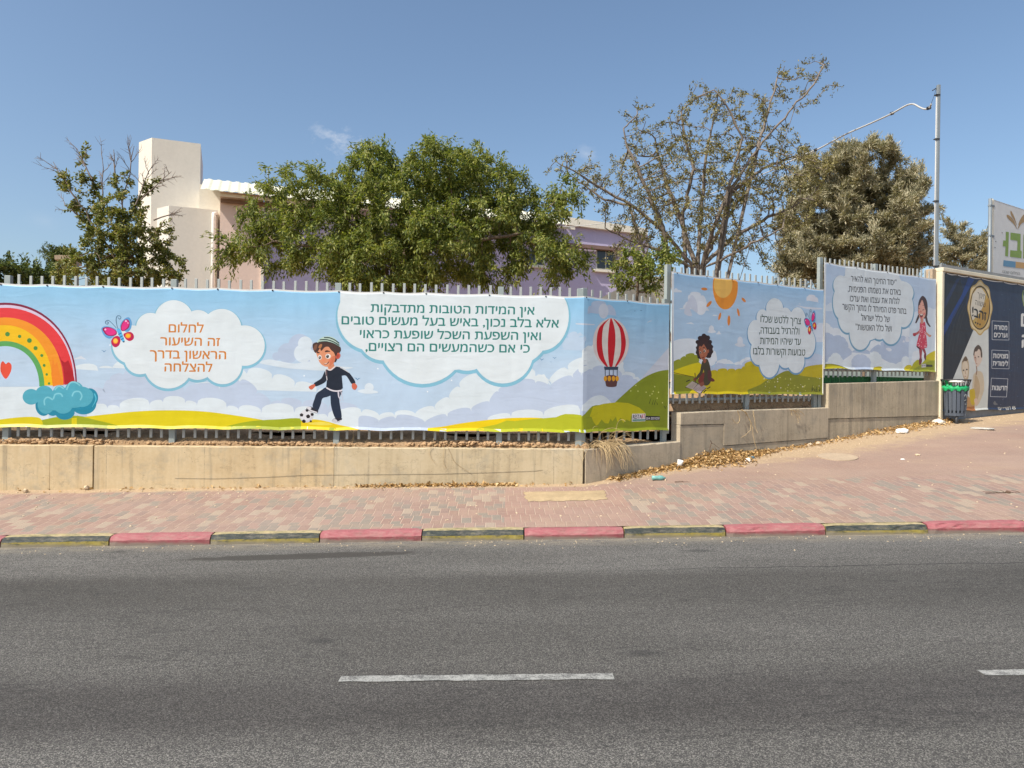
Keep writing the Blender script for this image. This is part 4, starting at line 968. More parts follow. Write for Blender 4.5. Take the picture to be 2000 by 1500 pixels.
p(stroke([(640, 312), (665, 296), (692, 292)], [2, 8, 2]), (206, 214, 226)); bird(A, 1252, 606, 2.5, (80, 110, 150)); bird(A, 1240, 607, 2, (80, 110, 150))
p(circ(275, 515, 182, 245, n=48), (226, 210, 206))
p(spline([(275, 262), (400, 360), (432, 510), (390, 660), (310, 755), (240, 755), (160, 660), (125, 510), (155, 360)]), (222, 214, 206))
RD = (200, 22, 36)
p(spline([(262, 268), (200, 350), (185, 510), (205, 660), (243, 752), (215, 742), (150, 650), (130, 510), (158, 360)]), RD); p(spline([(275, 264), (312, 370), (320, 510), (305, 660), (288, 755), (262, 755), (248, 660), (244, 510), (254, 370)]), RD); p(spline([(298, 270), (390, 360), (425, 510), (400, 640), (335, 748), (318, 748), (365, 640), (378, 510), (360, 370)]), RD)
p([(205, 756), (350, 756), (345, 788), (210, 788)], (58, 72, 92))
for x in (217, 258, 298, 338): p([(x - 4, 788), (x + 4, 788), (x + 4, 850), (x - 4, 850)], (86, 90, 98))
p(spline([(222, 850), (332, 850), (335, 930), (318, 958), (240, 958), (222, 930)], 4), (98, 62, 60))
for x in (218, 258, 300, 338): p(circ(x, 876, 17, 27), (226, 160, 30))
# printer's mark
p([(489, 1232), (624, 1230), (622, 1310), (486, 1312)], (226, 222, 222)); p([(493, 1288), (620, 1286), (619, 1306), (492, 1308)], (110, 150, 140)); p([(622, 1252), (770, 1257), (768, 1300), (622, 1303)], (26, 26, 26))
A.text("RESTA", *f([(496, 1282), (584, 1280)]), 8.2, (52, 46, 60), .02, False, .72); A.text("RT", *f([(586, 1280), (620, 1279)]), 8.2, (190, 70, 90), .02, False, .72)
A.text("054-2033258", *f([(630, 1294), (764, 1291)]), 5.2, (226, 224, 226), .01, False, .72)
tt = [on_line(q, C0, DM) for q in (-90, 3, 93, 202, 336, 425, 532, 661, 748, 831, 954, 1064)] + [.02] + [on_line(q, C0, DS) for q in (1221, 1304)]
tb_ = [on_line(q, C0, DM) for q in (-90, 3, 95, 224, 334, 445, 550, 658, 746, 869, 976, 1101)] + [.0] + [on_line(q, C0, DS) for q in (1190, 1230, 1304)]
oA = A.build('banner', (tt, tb_), .015); A.eyelets(oA, (tt, tb_))
tag(oA, "long printed banner with a rainbow, a boy kicking a ball and a balloon", "banner", "printed banners tied to the fence")
# ================= banner two: sun, girl writing, speech cloud
O3 = C0; off = .045
def rect_from(a, b, c, d_, off):
    O = C0 + NS * off
    q = [plane_hit(*k, O, DS) for k in (a, b, c, d_)]
    return min(q[0][0], q[3][0]), max(q[1][0], q[2][0]), (q[2][1] + q[3][1]) / 2, (q[0][1] + q[1][1]) / 2
r3 = rect_from((1313, 533), (1607, 562), (1606, 768), (1312, 774), off)
B = Banner([(C0, DS, 9999)], r3, off)
SK3 = ((r3[2], (180, 208, 234)), ((r3[2] + r3[3]) / 2, (112, 184, 236)), (r3[3], (92, 176, 238)))
B.poly([(1290, 480), (1640, 480), (1640, 820), (1290, 820)], (170, 200, 230), SK3)
f = crop(1310, 520, 5.769); p = lambda pts, c, gr=None: B.poly(f(pts), c, gr)
p(circ(615, 225, 142, 262, n=48), (236, 150, 45)); p(circ(590, 205, 105, 152, n=40), (240, 190, 95))
for q in ((378, 256, 36, 16, 5), (432, 425, 42, 17, -50), (552, 565, 44, 14, -75), (655, 612, 58, 17, -88), (762, 520, 46, 13, 78), (822, 380, 32, 15, 48)): p(circ(*q), (228, 140, 60))
p(scallop([(50, 580), (70, 510), (150, 490), (165, 430), (220, 400), (215, 320), (340, 330), (380, 460), (425, 540), (470, 560), (545, 590)], 596, .3), (222, 229, 238)); p(circ(340, 470, 60, 80), (228, 234, 242)); p(spline([(230, 330), (290, 400), (300, 520), (260, 500), (215, 470), (240, 560), (150, 520)]), (206, 213, 228))
p(scallop([(25, 292), (60, 250), (80, 270), (125, 288)], 294, .2), (222, 229, 238)); p(stroke([(175, 645), (230, 640), (265, 655)], [3, 18, 3]), (222, 229, 238))
p(circ(458, 705, 28, 38), (224, 231, 240)); p(spline([(415, 740), (440, 718), (490, 720), (508, 745), (450, 752)]), (224, 231, 240)); p(spline([(512, 765), (530, 745), (545, 728), (556, 750), (566, 765)]), (224, 231, 240))
p(circ(782, 845, 32, 52), (214, 222, 234)); p(spline([(722, 885), (755, 865), (810, 868), (840, 895), (780, 910)]), (214, 222, 234)); p(circ(294, 728, 5), (225, 235, 245))
p(scallop([(0, 930), (20, 880), (300, 860), (480, 950), (500, 1100), (640, 1060), (710, 1110), (780, 1080), (830, 1045), (940, 1050), (1200, 1100)], 1400, .2), (224, 232, 240)); p(scallop([(430, 1120), (500, 1200), (520, 1100), (640, 1140), (720, 1130), (800, 1120), (1000, 1060), (1400, 1050), (1720, 1040)], 1400, .2), LAV)
p(scallop([(0, 1130), (30, 1100), (110, 1060), (165, 1020), (270, 1000), (310, 1080), (330, 1130)], 1400, .28), (152, 158, 40))
p(spline([(0, 1190), (150, 1130), (280, 1092), (340, 1100), (420, 1200)], 5, False) + [(420, 1500), (0, 1500)], YEL)
p(scallop([(430, 1210), (525, 1190), (640, 1180), (730, 1180), (800, 1170), (830, 1130), (1000, 1110), (1100, 1200)], 1500, .30), (196, 178, 20)); p([(330, 1180), (520, 1180), (1100, 1200), (1100, 1500), (330, 1500)], (200, 182, 18))
p(spline([(0, 1205), (120, 1225), (260, 1250), (330, 1300), (200, 1440)], 5, False) + [(0, 1500)], (136, 142, 30)); p(spline([(160, 1480), (240, 1420), (420, 1440), (700, 1440)], 5, False) + [(700, 1520), (160, 1520)], (205, 180, 20))
p(stroke(spline([(0, 1190), (120, 1218), (265, 1248)], 5, False), 7), (96, 80, 22))
g_ = crop(1460, 540, 6.25); q_ = lambda pts, c: B.poly(g_(pts), c)
q_(spline([(0, 1390), (140, 1330), (240, 1260), (300, 1240), (480, 1150), (640, 1200), (960, 1180)], 5, False) + [(960, 1560), (0, 1560)], (140, 142, 36))
q_(spline([(600, 1195), (700, 1110), (830, 1080), (960, 1070)], 5, False) + [(960, 1240), (800, 1230), (680, 1215)], (190, 172, 26))
for k in range(46): q_(circ(random.uniform(180, 900), random.uniform(1230, 1410), random.uniform(4, 8)), random.choice(((210, 205, 110), (225, 222, 200), (190, 190, 80))))
for k in range(14):
    x = random.uniform(780, 890); y = random.uniform(1395, 1420); q_(stroke([(x, y), (x + random.uniform(-14, 14), y - random.uniform(30, 90))], [6, 2]), (70, 78, 30))
q_(scallop([(600, 355), (650, 340), (690, 320), (735, 300), (740, 240), (830, 250), (850, 320), (905, 395)], 398, .3), (222, 226, 236)); q_(spline([(600, 350), (700, 370), (900, 385), (880, 402), (720, 395)]), (214, 220, 232)); q_(scallop([(820, 720), (860, 590), (920, 580), (960, 640)], 800, .3), (212, 222, 236))
q_(stroke([(205, 372), (225, 378)], 10), (225, 233, 242))
sc = [(330, 390, 105, 125), (180, 500, 72, 100), (95, 690, 95, 160), (130, 920, 95, 160), (265, 1030, 125, 205), (460, 1010, 85, 110), (590, 1030, 105, 150), (720, 810, 108, 180), (610, 540, 100, 165), (460, 500, 85, 120), (690, 620, 60, 90)]
speech(B, [(1460 + x / 6.25, 540 + y / 6.25, a / 6.25, b / 6.25) for x, y, a, b in sc], g_([(60, 690), (180, 500), (330, 380), (460, 480), (610, 500), (720, 640), (780, 810), (700, 960), (590, 1030), (460, 1040), (265, 1080), (110, 950)]), down=1.6, grow=1.6, out=(112, 160, 200))
DG = (30, 62, 40)
L = ["\u05E6\u05E8\u05D9\u05DA \u05DC\u05DC\u05D8\u05E9 \u05E9\u05DB\u05DC\u05D5", "\u05D5\u05DC\u05D4\u05E8\u05D2\u05D9\u05DC \u05D1\u05E2\u05D1\u05D5\u05D3\u05D4,", "\u05E2\u05D3 \u05E9\u05D9\u05D4\u05D9\u05D5 \u05D4\u05DE\u05D9\u05D3\u05D5\u05EA", "\u05D8\u05D1\u05D5\u05E2\u05D5\u05EA \u05D5\u05E7\u05E9\u05D5\u05E8\u05D5\u05EA \u05D1\u05DC\u05D1\u05D5"]
for st, a, b in zip(L, ((1485.3, 629.3), (1482.4, 651.5), (1484.3, 672), (1470.9, 692)), ((1564, 633.4), (1560.8, 653.4), (1564, 673.8), (1572.3, 694.6))): B.text(st, a, b, 12.2, DG, .006)
butterfly(B, lambda pts: g_([(690 + (x - 160) * 150 / 1180, 400 + (y - 120) * 310 / 1160) for x, y in pts]))
# girl kneeling over a book
f = crop(1330, 640, 10.71); p = lambda pts, c: B.poly(f(pts), c)
OL = (74, 66, 46); SKb = (176, 106, 76); HRb = (62, 38, 36); BRd = (120, 52, 42)
p(spline([(345, 300), (400, 200), (480, 135), (560, 180), (610, 280), (655, 390), (660, 480), (640, 570), (570, 635), (470, 600), (410, 662), (345, 600), (318, 500), (335, 400)]), HRb)
for q in ((350, 300, 45), (400, 220, 50), (480, 170, 48), (560, 210, 50), (605, 300, 45), (635, 400, 40), (635, 500, 42), (590, 590, 45), (345, 420, 35), (345, 520, 38), (380, 610, 38)): p(circ(*q, n=12), (54, 34, 34))
p(spline([(372, 420), (400, 370), (470, 340), (530, 380), (565, 460), (550, 560), (500, 650), (465, 680), (415, 640), (385, 560)]), SKb); p(spline([(375, 420), (400, 360), (440, 330), (480, 330), (455, 370), (420, 400), (400, 380)]), HRb); p(spline([(480, 340), (540, 350), (575, 440), (560, 480), (520, 410)]), HRb)
p(circ(570, 490, 18, 36), (165, 95, 66)); p(circ(408, 522, 17, 26), (225, 205, 190)); p(circ(408, 524, 12, 20), (30, 20, 20)); p(circ(490, 486, 24, 30), (225, 205, 190)); p(circ(484, 490, 15, 22), (30, 20, 20)); p(stroke([(385, 460), (412, 440)], 12), (45, 25, 22)); p(stroke([(458, 418), (500, 408)], 14), (45, 25, 22)); p(spline([(430, 618), (460, 622), (490, 596), (470, 642), (450, 640)]), (110, 30, 30)); p(circ(440, 560, 14, 20), (196, 120, 86))
p(spline([(430, 960), (360, 1100), (390, 1180), (520, 1215), (600, 1170), (640, 1050), (560, 930), (490, 930)]), BRd); p(spline([(610, 1040), (680, 1070), (705, 1115), (660, 1128), (600, 1110)]), (110, 48, 42))
p(spline([(455, 690), (420, 800), (395, 920), (330, 1010), (300, 1080), (345, 1075), (430, 980), (475, 860)]), OL); p(spline([(455, 690), (540, 650), (590, 740), (620, 880), (642, 1010), (610, 1150), (545, 1215), (480, 1200), (470, 1120), (490, 980), (470, 850)]), OL); p(spline([(560, 900), (620, 900), (640, 1010), (600, 1120), (560, 1060)]), (92, 52, 50))
p(spline([(470, 680), (530, 650), (520, 720), (480, 740)]), (160, 92, 66)); p(spline([(255, 1080), (300, 1040), (325, 1080), (300, 1130)]), (120, 66, 46)); p(stroke([(290, 945), (300, 1060)], 18), (70, 46, 40))
p([(85, 1258), (245, 1300), (380, 1425), (535, 1268), (470, 1215), (250, 1120)], (56, 44, 40)); p([(95, 1245), (235, 1120), (345, 1180), (245, 1308)], (186, 172, 160)); p([(250, 1308), (350, 1190), (480, 1212), (530, 1262), (378, 1398)], (176, 160, 158))
for k in range(5): p(stroke([(150 + k * 22, 1240 - k * 18), (250 + k * 16, 1268 - k * 20)], 5), (140, 126, 118)); p(stroke([(290 + k * 34, 1290 - k * 12), (390 + k * 26, 1365 - k * 22)], 5), (132, 116, 116))
p(spline([(390, 1180), (470, 1130), (480, 1200), (420, 1240)]), (140, 80, 62)); p(stroke([(108, 1130), (190, 1095)], 20), (40, 34, 30)); p(stroke([(545, 1290), (615, 1242)], 18), (40, 34, 30)); p(stroke([(458, 1375), (530, 1318)], 18), (40, 34, 30)); p(stroke([(300, 1120), (308, 1160)], 12), (60, 46, 40))
tt = [on_line(q, C0, DS) for q in (1316, 1374, 1423, 1474, 1512, 1565, 1605)]; tb_ = [on_line(q, C0, DS) for q in (1316, 1397, 1443, 1500, 1560, 1604)]
B.poly([(1313, 520), (1316.5, 520), (1315.5, 790), (1311, 790)], (226, 232, 238)); oB = B.build('banner', (tt, tb_), .012); B.eyelets(oB, (tt, tb_))
tag(oB, "printed banner with an orange sun and a dark haired girl writing in a book", "banner", "printed banners tied to the fence")
# ================= banner three: quotation cloud and dancing girl
r4 = rect_from((1612, 514), (1828, 542), (1826, 725), (1608, 723), off)
D4 = Banner([(C0, DS, 9999)], r4, off)
SK4 = ((r4[2], (188, 208, 232)), ((r4[2] + r4[3]) / 2, (122, 188, 236)), (r4[3], (92, 176, 238)))
D4.poly([(1580, 480), (1860, 480), (1860, 780), (1580, 780)], (170, 200, 230), SK4)
f = crop(1600, 500, 6.0); p = lambda pts, c: D4.poly(f(pts), c)
p(spline([(40, 600), (90, 575), (140, 545), (170, 600), (200, 640), (60, 640)]), (210, 224, 238))
p(scallop([(30, 830), (60, 790), (130, 830), (160, 860), (230, 860), (320, 900), (500, 1000), (760, 1000), (960, 900), (1090, 860)], 1400, .25), (224, 232, 240)); p(scallop([(40, 920), (130, 920), (170, 950), (260, 950), (310, 1000), (330, 1080), (380, 1150), (500, 1100), (600, 1150), (720, 1050), (900, 990), (1010, 950), (1090, 1000)], 1400, .25), LAV2)
p(scallop([(60, 1260), (110, 1250), (140, 1180), (180, 1140), (250, 1190), (270, 1260), (380, 1250), (480, 1290), (600, 1200), (620, 1130), (700, 1150), (710, 1260), (800, 1270), (900, 1290), (970, 1250), (1000, 1180), (1050, 1200), (1090, 1240)], 1400, .25), LCL); p(scallop([(380, 1250), (400, 1200), (480, 1160), (560, 1190), (600, 1270)], 1400, .22), LAV)
p(spline([(1060, 860), (1080, 700), (1140, 650), (1200, 640), (1260, 600), (1330, 620), (1400, 700), (1420, 1300), (1080, 1300)]), (210, 224, 238)); p(spline([(1090, 1180), (1110, 1120), (1200, 1110), (1250, 1160), (1250, 1290), (1090, 1290)]), (224, 232, 240)); p(spline([(975, 1010), (990, 985), (1005, 1010)]), (216, 222, 234)); p(spline([(1010, 1000), (1020, 940), (1040, 940), (1055, 1000)]), (216, 222, 234)); p(spline([(780, 1085), (820, 1075), (850, 1100), (820, 1118)]), (220, 226, 236))
p(spline([(0, 1280), (60, 1268), (150, 1268), (260, 1300), (380, 1350)], 5, False) + [(380, 1420), (0, 1420)], (190, 180, 20)); p(stroke(spline([(30, 1278), (120, 1268), (240, 1296), (360, 1346)], 5, False), [2] * 3 + [8] * 10 + [3] * 3), (120, 122, 40))
p(spline([(620, 1345), (650, 1310), (720, 1297), (745, 1330), (730, 1370), (640, 1370)]), (200, 186, 20)); p(spline([(990, 1345), (1020, 1290), (1070, 1280), (1085, 1310), (1050, 1350)]), (205, 190, 25))
p(spline([(1080, 1310), (1110, 1250), (1160, 1215), (1200, 1260), (1290, 1150), (1360, 1110), (1430, 1130), (1430, 1400), (1040, 1400)]), (178, 178, 30)); p([(1100, 1330), (1200, 1270), (1300, 1230), (1440, 1220), (1440, 1420), (1060, 1420)], (148, 156, 40)); p(spline([(1250, 1180), (1330, 1120), (1430, 1110), (1430, 1200), (1300, 1220)]), (206, 192, 30))
sc = [(250, 340, 85, 115), (255, 540, 95, 200), (330, 700, 110, 200), (480, 900, 125, 200), (705, 880, 85, 100), (840, 850, 120, 185), (990, 620, 115, 215), (960, 430, 145, 140), (420, 400, 180, 240), (760, 420, 200, 230)]
speech(D4, [(1600 + x / 6, 500 + y / 6, a / 6, b / 6) for x, y, a, b in sc], f([(310, 60), (900, 60), (950, 270), (1080, 420), (1080, 640), (960, 800), (840, 950), (700, 950), (490, 1030), (340, 830), (200, 640), (180, 400), (300, 240)]), down=2.0, grow=1.8, out=(118, 166, 196))
BK = (36, 34, 40)
L = ["\u201D\u05D9\u05E1\u05D5\u05D3 \u05D4\u05D7\u05D9\u05E0\u05D5\u05DA \u05D4\u05D5\u05D0 \u05DC\u05D4\u05D0\u05D9\u05E8", "\u05D1\u05D0\u05D3\u05DD \u05D0\u05EA \u05E0\u05E9\u05DE\u05EA\u05D5 \u05D4\u05E4\u05E0\u05D9\u05DE\u05D9\u05EA,", "\u05DC\u05D2\u05DC\u05D5\u05EA \u05D0\u05EA \u05E2\u05E6\u05DE\u05D5 \u05D5\u05D0\u05EA \u05E2\u05E8\u05DB\u05D5",
     "\u05D1\u05EA\u05D5\u05E8 \u05E4\u05E8\u05D8 \u05D4\u05DE\u05D9\u05D5\u05D7\u05D3 \u05DC\u05D5 \u05DE\u05EA\u05D5\u05DA \u05D4\u05E7\u05E9\u05E8", "\u05E9\u05DC \u05DB\u05DC\u05DC \u05D9\u05E9\u05E8\u05D0\u05DC", "\u05D5\u05E9\u05DC \u05DB\u05DC\u05DC \u05D4\u05D0\u05E0\u05D5\u05E9\u05D5\u05EA\u201D"]
for st, a, b in zip(L, ((1661.7, 549.5), (1655.8, 569.5), (1660, 588.5), (1645, 604.4), (1681.7, 626), (1670.8, 644.5)), ((1750.8, 557.5), (1759.2, 576.3), (1756.7, 594.2), (1770, 613.3), (1737.5, 629.4), (1741.3, 647.6))): D4.text(st, a, b, 10.6, BK, .008)
f = crop(1770, 570, 9.37); p = lambda pts, c: D4.poly(f(pts), c)
BH = (74, 52, 54); SKc = (226, 168, 150); DR = (206, 66, 92); SKr = (190, 92, 90)
p(stroke(spline([(235, 420), (205, 500), (172, 575)], 5, False), [30, 34, 36, 38, 38, 36, 34, 32, 28, 24, 20]), BH); p(stroke(spline([(360, 450), (385, 560), (440, 640)], 5, False), [34, 36, 38, 38, 38, 36, 34, 32, 28, 24, 20]), BH)
p(spline([(215, 300), (230, 170), (290, 75), (350, 110), (385, 200), (392, 330), (380, 450), (330, 490), (230, 430)]), BH)
p(spline([(222, 310), (245, 200), (290, 140), (330, 230), (355, 340), (345, 440), (300, 505), (262, 505), (230, 420)]), SKc); p(spline([(225, 260), (260, 130), (320, 110), (360, 220), (350, 330), (320, 220), (290, 150), (262, 200)]), BH)
p(spline([(242, 408), (280, 415), (312, 402), (300, 450), (272, 488), (252, 450)]), (110, 24, 34)); p([(250, 412), (306, 408), (295, 428), (262, 430)], (236, 228, 222)); p(spline([(258, 470), (280, 458), (290, 478), (272, 490)]), (206, 90, 100)); p(stroke([(225, 305), (250, 312)], 10), (50, 30, 30)); p(stroke([(295, 335), (330, 325)], 12), (50, 30, 30)); p(circ(268, 362, 14, 18), (206, 120, 110)); p(circ(235, 375, 16, 18), (226, 140, 130)); p(circ(330, 400, 16, 22), (220, 120, 116)); p(stroke([(232, 240), (258, 228)], 8), (70, 45, 42)); p(stroke([(300, 250), (335, 240)], 8), (70, 45, 42))
p(spline([(265, 500), (310, 495), (310, 560), (280, 590), (262, 550)]), (210, 140, 122))
p(spline([(245, 620), (235, 700), (180, 745), (120, 760), (135, 800), (170, 795), (235, 750)]), SKr); p(spline([(345, 660), (370, 730), (420, 780), (462, 795), (430, 830), (380, 790), (345, 730)]), (206, 150, 130)); p(circ(150, 785, 30, 28), (170, 50, 66))
p(spline([(235, 1030), (290, 1040), (282, 1180), (280, 1290), (262, 1330), (240, 1310), (245, 1180)]), (166, 66, 78)); p(spline([(290, 1040), (335, 1040), (362, 1130), (350, 1250), (325, 1200), (335, 1150)]), (150, 60, 72)); p(spline([(235, 1230), (285, 1225), (280, 1300), (240, 1340)]), (120, 44, 60)); p(spline([(325, 1150), (365, 1130), (355, 1250), (330, 1220)]), (110, 50, 62))
p(spline([(250, 560), (285, 590), (335, 545), (358, 640), (362, 760), (382, 990), (340, 1030), (270, 1050), (190, 990), (215, 850), (245, 720)]), DR); p(spline([(190, 985), (270, 1045), (240, 1050), (195, 1015)]), (90, 20, 40))
for k in range(44):
    y = random.uniform(600, 1010); w = 45 + (y - 600) * .12; x = 300 - (y - 600) * .03 + random.uniform(-w, w); p(circ(x, y, 8, 10, n=10), (238, 176, 186))
p([(280, 1325), (360, 1322), (360, 1390), (280, 1392)], (214, 212, 214)); p([(362, 1335), (480, 1338), (480, 1378), (362, 1382)], (52, 52, 50)); D4.text("RESTART", *f([(286, 1372), (356, 1370)]), 3.8, (70, 66, 76), .02, False, .72)
tt = [on_line(q, C0, DS) for q in (1613, 1666, 1726, 1787, 1825)]; tb_ = [on_line(q, C0, DS) for q in (1610, 1660, 1720, 1787, 1823)]
D4.poly([(1611.5, 500), (1614, 500), (1611, 740), (1607.5, 740)], (226, 232, 238)); oD = D4.build('banner', (tt, tb_), .014); D4.eyelets(oD, (tt, tb_))
tag(oD, "printed banner with a quotation cloud and a laughing girl in a red spotted dress", "banner", "printed banners tied to the fence")
# ================= hoarding with its dark blue poster
M_cream = plain("cream_painted_steel", (0.62, 0.56, 0.42), 0.5, 0.12, 6, 0.1, 50)
M_board = plain("grey_board", (0.22, 0.23, 0.24), 0.7, 0.2, 8, 0.2, 40)
offh = .10; OH = C0 + NS * offh
hu0, hz1 = plane_hit(1843, 533, OH, DS); hu1 = hu0 + 6.0; _, hzr = plane_hit(2000, 553, OH, DS); hzt = (hz1 + hzr) / 2
hb0 = plane_hit(1843, 815, OH, DS)[1]; _, hbr = plane_hit(1990, 804, OH, DS)
hd = empty('hoarding', (*(OH + DS * hu0), hb0), "cream edged site hoarding right of the steel pole, faced with a dark blue poster", "hoarding")
rot = Matrix.Rotation(TH, 3, 'Z'); NN = Vector((-DS.y, DS.x))
mb = MB(); q = OH + DS * (hu0 + 3) + NN * .06; mb.box((q.x, q.y, (hzt + hb0) / 2), (6.0, .04, hzt - hb0 + .3), rot); mb.build('panel', M_board, hd)
mb = MB(); q = OH + DS * (hu0 + 3 - .02) + NN * .04; mb.box((q.x, q.y, hzt + .035), (6.12, .16, .07), rot, bev=.008); mb.build('top_rail', M_cream, hd)
mb = MB(); q = OH + DS * (hu0 - .045) + NN * .04; mb.box((q.x, q.y, (hzt + hb0 - .2) / 2 - .03), (.075, .13, hzt - hb0 + .26), rot, bev=.008); mb.build('edge_post', M_cream, hd)
mb = MB(); q = OH + DS * (hu0 - .14) + NN * .16; mb.box((q.x, q.y, (hzt + hb0) / 2 - .05), (.13, .14, hzt - hb0 + .2), rot, bev=.01); mb.build('corner_pillar', M_conc_pale, hd)
rH = (hu0, hu1, hbr + .03, hzt - .005)
H = Banner([(OH, DS, 9999)], rH, 0.0)
NAVY = (44, 54, 80)
H.poly([(1800, 450), (3200, 450), (3200, 950), (1800, 950)], NAVY)
f = crop(1840, 530, 9.375); p = lambda pts, c: H.poly(f(pts), c)
p([(-60, 0), (300, 0), (560, 1100), (350, 1600), (-100, 2900), (-60, 0)], (46, 48, 56)); p([(270, 130), (330, 120), (40, 700), (20, 600)], (50, 60, 92)); p([(490, 90), (600, 120), (330, 620), (-20, 1280), (-20, 1100), (360, 430)], (40, 66, 130)); p([(600, 130), (640, 130), (-20, 1500), (-20, 1280)], (38, 44, 62))
for k in range(4): p(stroke(spline([(60 + 60 * k, 1500), (180 + 60 * k, 900), (330 + 50 * k, 600)], 4, False), 9), (60, 62, 68))
W_ = (218, 220, 214)
H.poly([(1901, 645), (1930.5, 640), (1931, 700), (1931, 745), (1929, 790), (1927, 830), (1846, 830), (1848, 770), (1862, 738)], W_)
seal = [];
for i in range(72):
    th = 2 * math.pi * i / 72; w = 1 + .045 * math.cos(8 * th); seal.append((693 + 222 * w * math.sin(th), 662 - 490 * w * math.cos(th)))
p(seal, (196, 164, 96)); p([(693 + (x - 693) * .93, 662 + (y - 662) * .94) for x, y in seal], (226, 206, 158))
p(circ(693, 665, 192, 412, n=56), (196, 158, 88)); p(circ(693, 665, 184, 402, n=56), (36, 32, 30)); p(circ(690, 665, 170, 380, n=56), (200, 168, 92)); p([(520, 660), (560, 420), (640, 310), (720, 300), (800, 420), (740, 700), (560, 900), (525, 780)], (222, 214, 196)); p(spline([(620, 980), (720, 700), (840, 480), (862, 660), (820, 880), (720, 1030)]), (190, 148, 66))
for st, a, b, h, bo in (("\u05D7\u05D9\u05E0\u05D5\u05DA", (650, 470), (790, 520), 9.5, .0), ("\u05E9\u05E9\u05D5\u05D5\u05D4", (605, 610), (795, 665), 9.5, .0), ("\u05D6\u05D4\u05D1!", (552, 815), (805, 905), 15.5, .035)): H.text(st, *f([a, b]), h, (40, 34, 30), bo)
for x, y in ((612, 938), (652, 955), (693, 972)): p(circ(x, y, 14, 20, n=10), (50, 40, 30))
def frame_box(x0, y0, x1, y1, x2=None, x3=None):
    x2 = x0 if x2 is None else x2; x3 = x1 if x3 is None else x3
    for a, b in (((x0, y0), (x1, y0 + 1.6)), ((x2, y1), (x3, y1 + 0.8)), ((x0, y0), (x2, y1)), ((x1, y0 + 1.6), (x3, y1 + .8))): H.poly(stroke([a, b], .9), (196, 198, 204))
frame_box(1937.6, 626.6, 1970.5, 663.4); frame_box(1937.2, 683.6, 1970.8, 719.6); frame_box(1936.2, 738.4, 1968.6, 774.6, 1934.3, 1965.8)
for st, a, b in (("\u05DE\u05E1\u05D5\u05E8\u05EA", (1941.9, 643.4), (1967, 644.8)), ("\u05D5\u05E2\u05E8\u05DB\u05D9\u05DD", (1941.6, 658.2), (1967.3, 659.4)), ("\u05DE\u05E6\u05D5\u05D9\u05E0\u05D5\u05EA", (1939.7, 699.2), (1968.6, 700)), ("\u05DC\u05D9\u05DE\u05D5\u05D3\u05D9\u05EA", (1939.2, 714), (1968.6, 715)), ("\u05D7\u05D3\u05E9\u05E0\u05D5\u05EA", (1937.2, 761.8), (1967, 762.4))): H.text(st, a, b, 8.4, (226, 226, 224), .03)
H.text("\u05DD", (1994.5, 636.8), (2012, 638), 24, (228, 228, 224), .03); H.text("\u05D4", (1996, 678.4), (2012, 679), 24, (228, 228, 224), .03)
H.text("\u05DC\u05E4\u05E8\u05D8\u05D9\u05DD", (1949, 801.6), (1974, 801.0), 5.6, (196, 194, 186), .03); H.text("8", (1976.4, 801.2), (1982.8, 801), 7, (206, 204, 196), .02, False, .72)
H.poly(stroke(spline([(1999, 566), (1997, 580), (2000, 598)], 5, False), 1.2), (170, 190, 80)); H.poly(circ(2006, 582, 7, 17), (206, 210, 200)); H.poly(circ(2006.5, 582, 6, 15.5), NAVY)
# two children and a yellow book, printed in pale tones
f = crop(1840, 660, 8.825); p = lambda pts, c: H.poly(f(pts), c)
p(spline([(535, 660), (560, 610), (620, 570), (690, 600), (720, 720), (720, 900), (660, 1080), (610, 1170), (560, 1160), (520, 950), (525, 780)]), (214, 196, 168)); p(spline([(560, 700), (590, 650), (640, 760), (650, 920), (590, 1100), (555, 1000)]), (196, 170, 134)); p(stroke([(590, 480), (600, 560), (585, 640)], 16), (150, 110, 86))
p(spline([(545, 330), (540, 250), (575, 170), (625, 135), (675, 190), (695, 290), (680, 400), (640, 470), (605, 500), (570, 430)]), (226, 204, 186)); p(spline([(538, 290), (555, 190), (600, 130), (640, 128), (680, 190), (692, 320), (670, 330), (660, 230), (630, 190), (600, 230), (565, 240), (555, 300)]), (92, 74, 62)); p(spline([(548, 310), (575, 300), (590, 400), (580, 440), (552, 370)]), (206, 170, 150))
p(circ(570, 340, 11, 9), (70, 56, 50)); p(circ(627, 326, 14, 10), (84, 72, 66)); p(stroke([(580, 448), (605, 444)], 10), (176, 110, 100)); p(stroke([(588, 340), (582, 410)], 8), (196, 156, 136))
p(spline([(335, 480), (345, 400), (400, 315), (440, 360), (462, 450), (465, 560), (450, 700), (410, 740), (370, 690), (338, 570)]), (196, 172, 140)); p(spline([(350, 460), (390, 400), (430, 420), (448, 520), (440, 640), (405, 700), (370, 650), (352, 560)]), (226, 208, 182)); p(spline([(345, 420), (380, 340), (410, 320), (440, 370), (420, 400), (380, 400)]), (112, 92, 72))
p(circ(370, 558, 12, 14), (60, 46, 40)); p(circ(425, 545, 15, 14), (60, 46, 40)); p(stroke([(395, 560), (405, 620), (415, 625)], 9), (180, 140, 112)); p(stroke([(385, 662), (415, 660)], 10), (180, 110, 96))
p([(400, 1190), (440, 1000), (560, 1100), (565, 1300), (405, 1310)], (196, 150, 96)); p([(400, 1200), (560, 1180), (555, 1300), (430, 1308)], (176, 112, 56)); p(spline([(470, 920), (510, 880), (555, 885), (572, 1000), (568, 1120), (520, 1160), (485, 1080)]), (206, 176, 40)); p(spline([(555, 1060), (590, 1040), (610, 1080), (600, 1160), (560, 1120)]), (222, 190, 168))
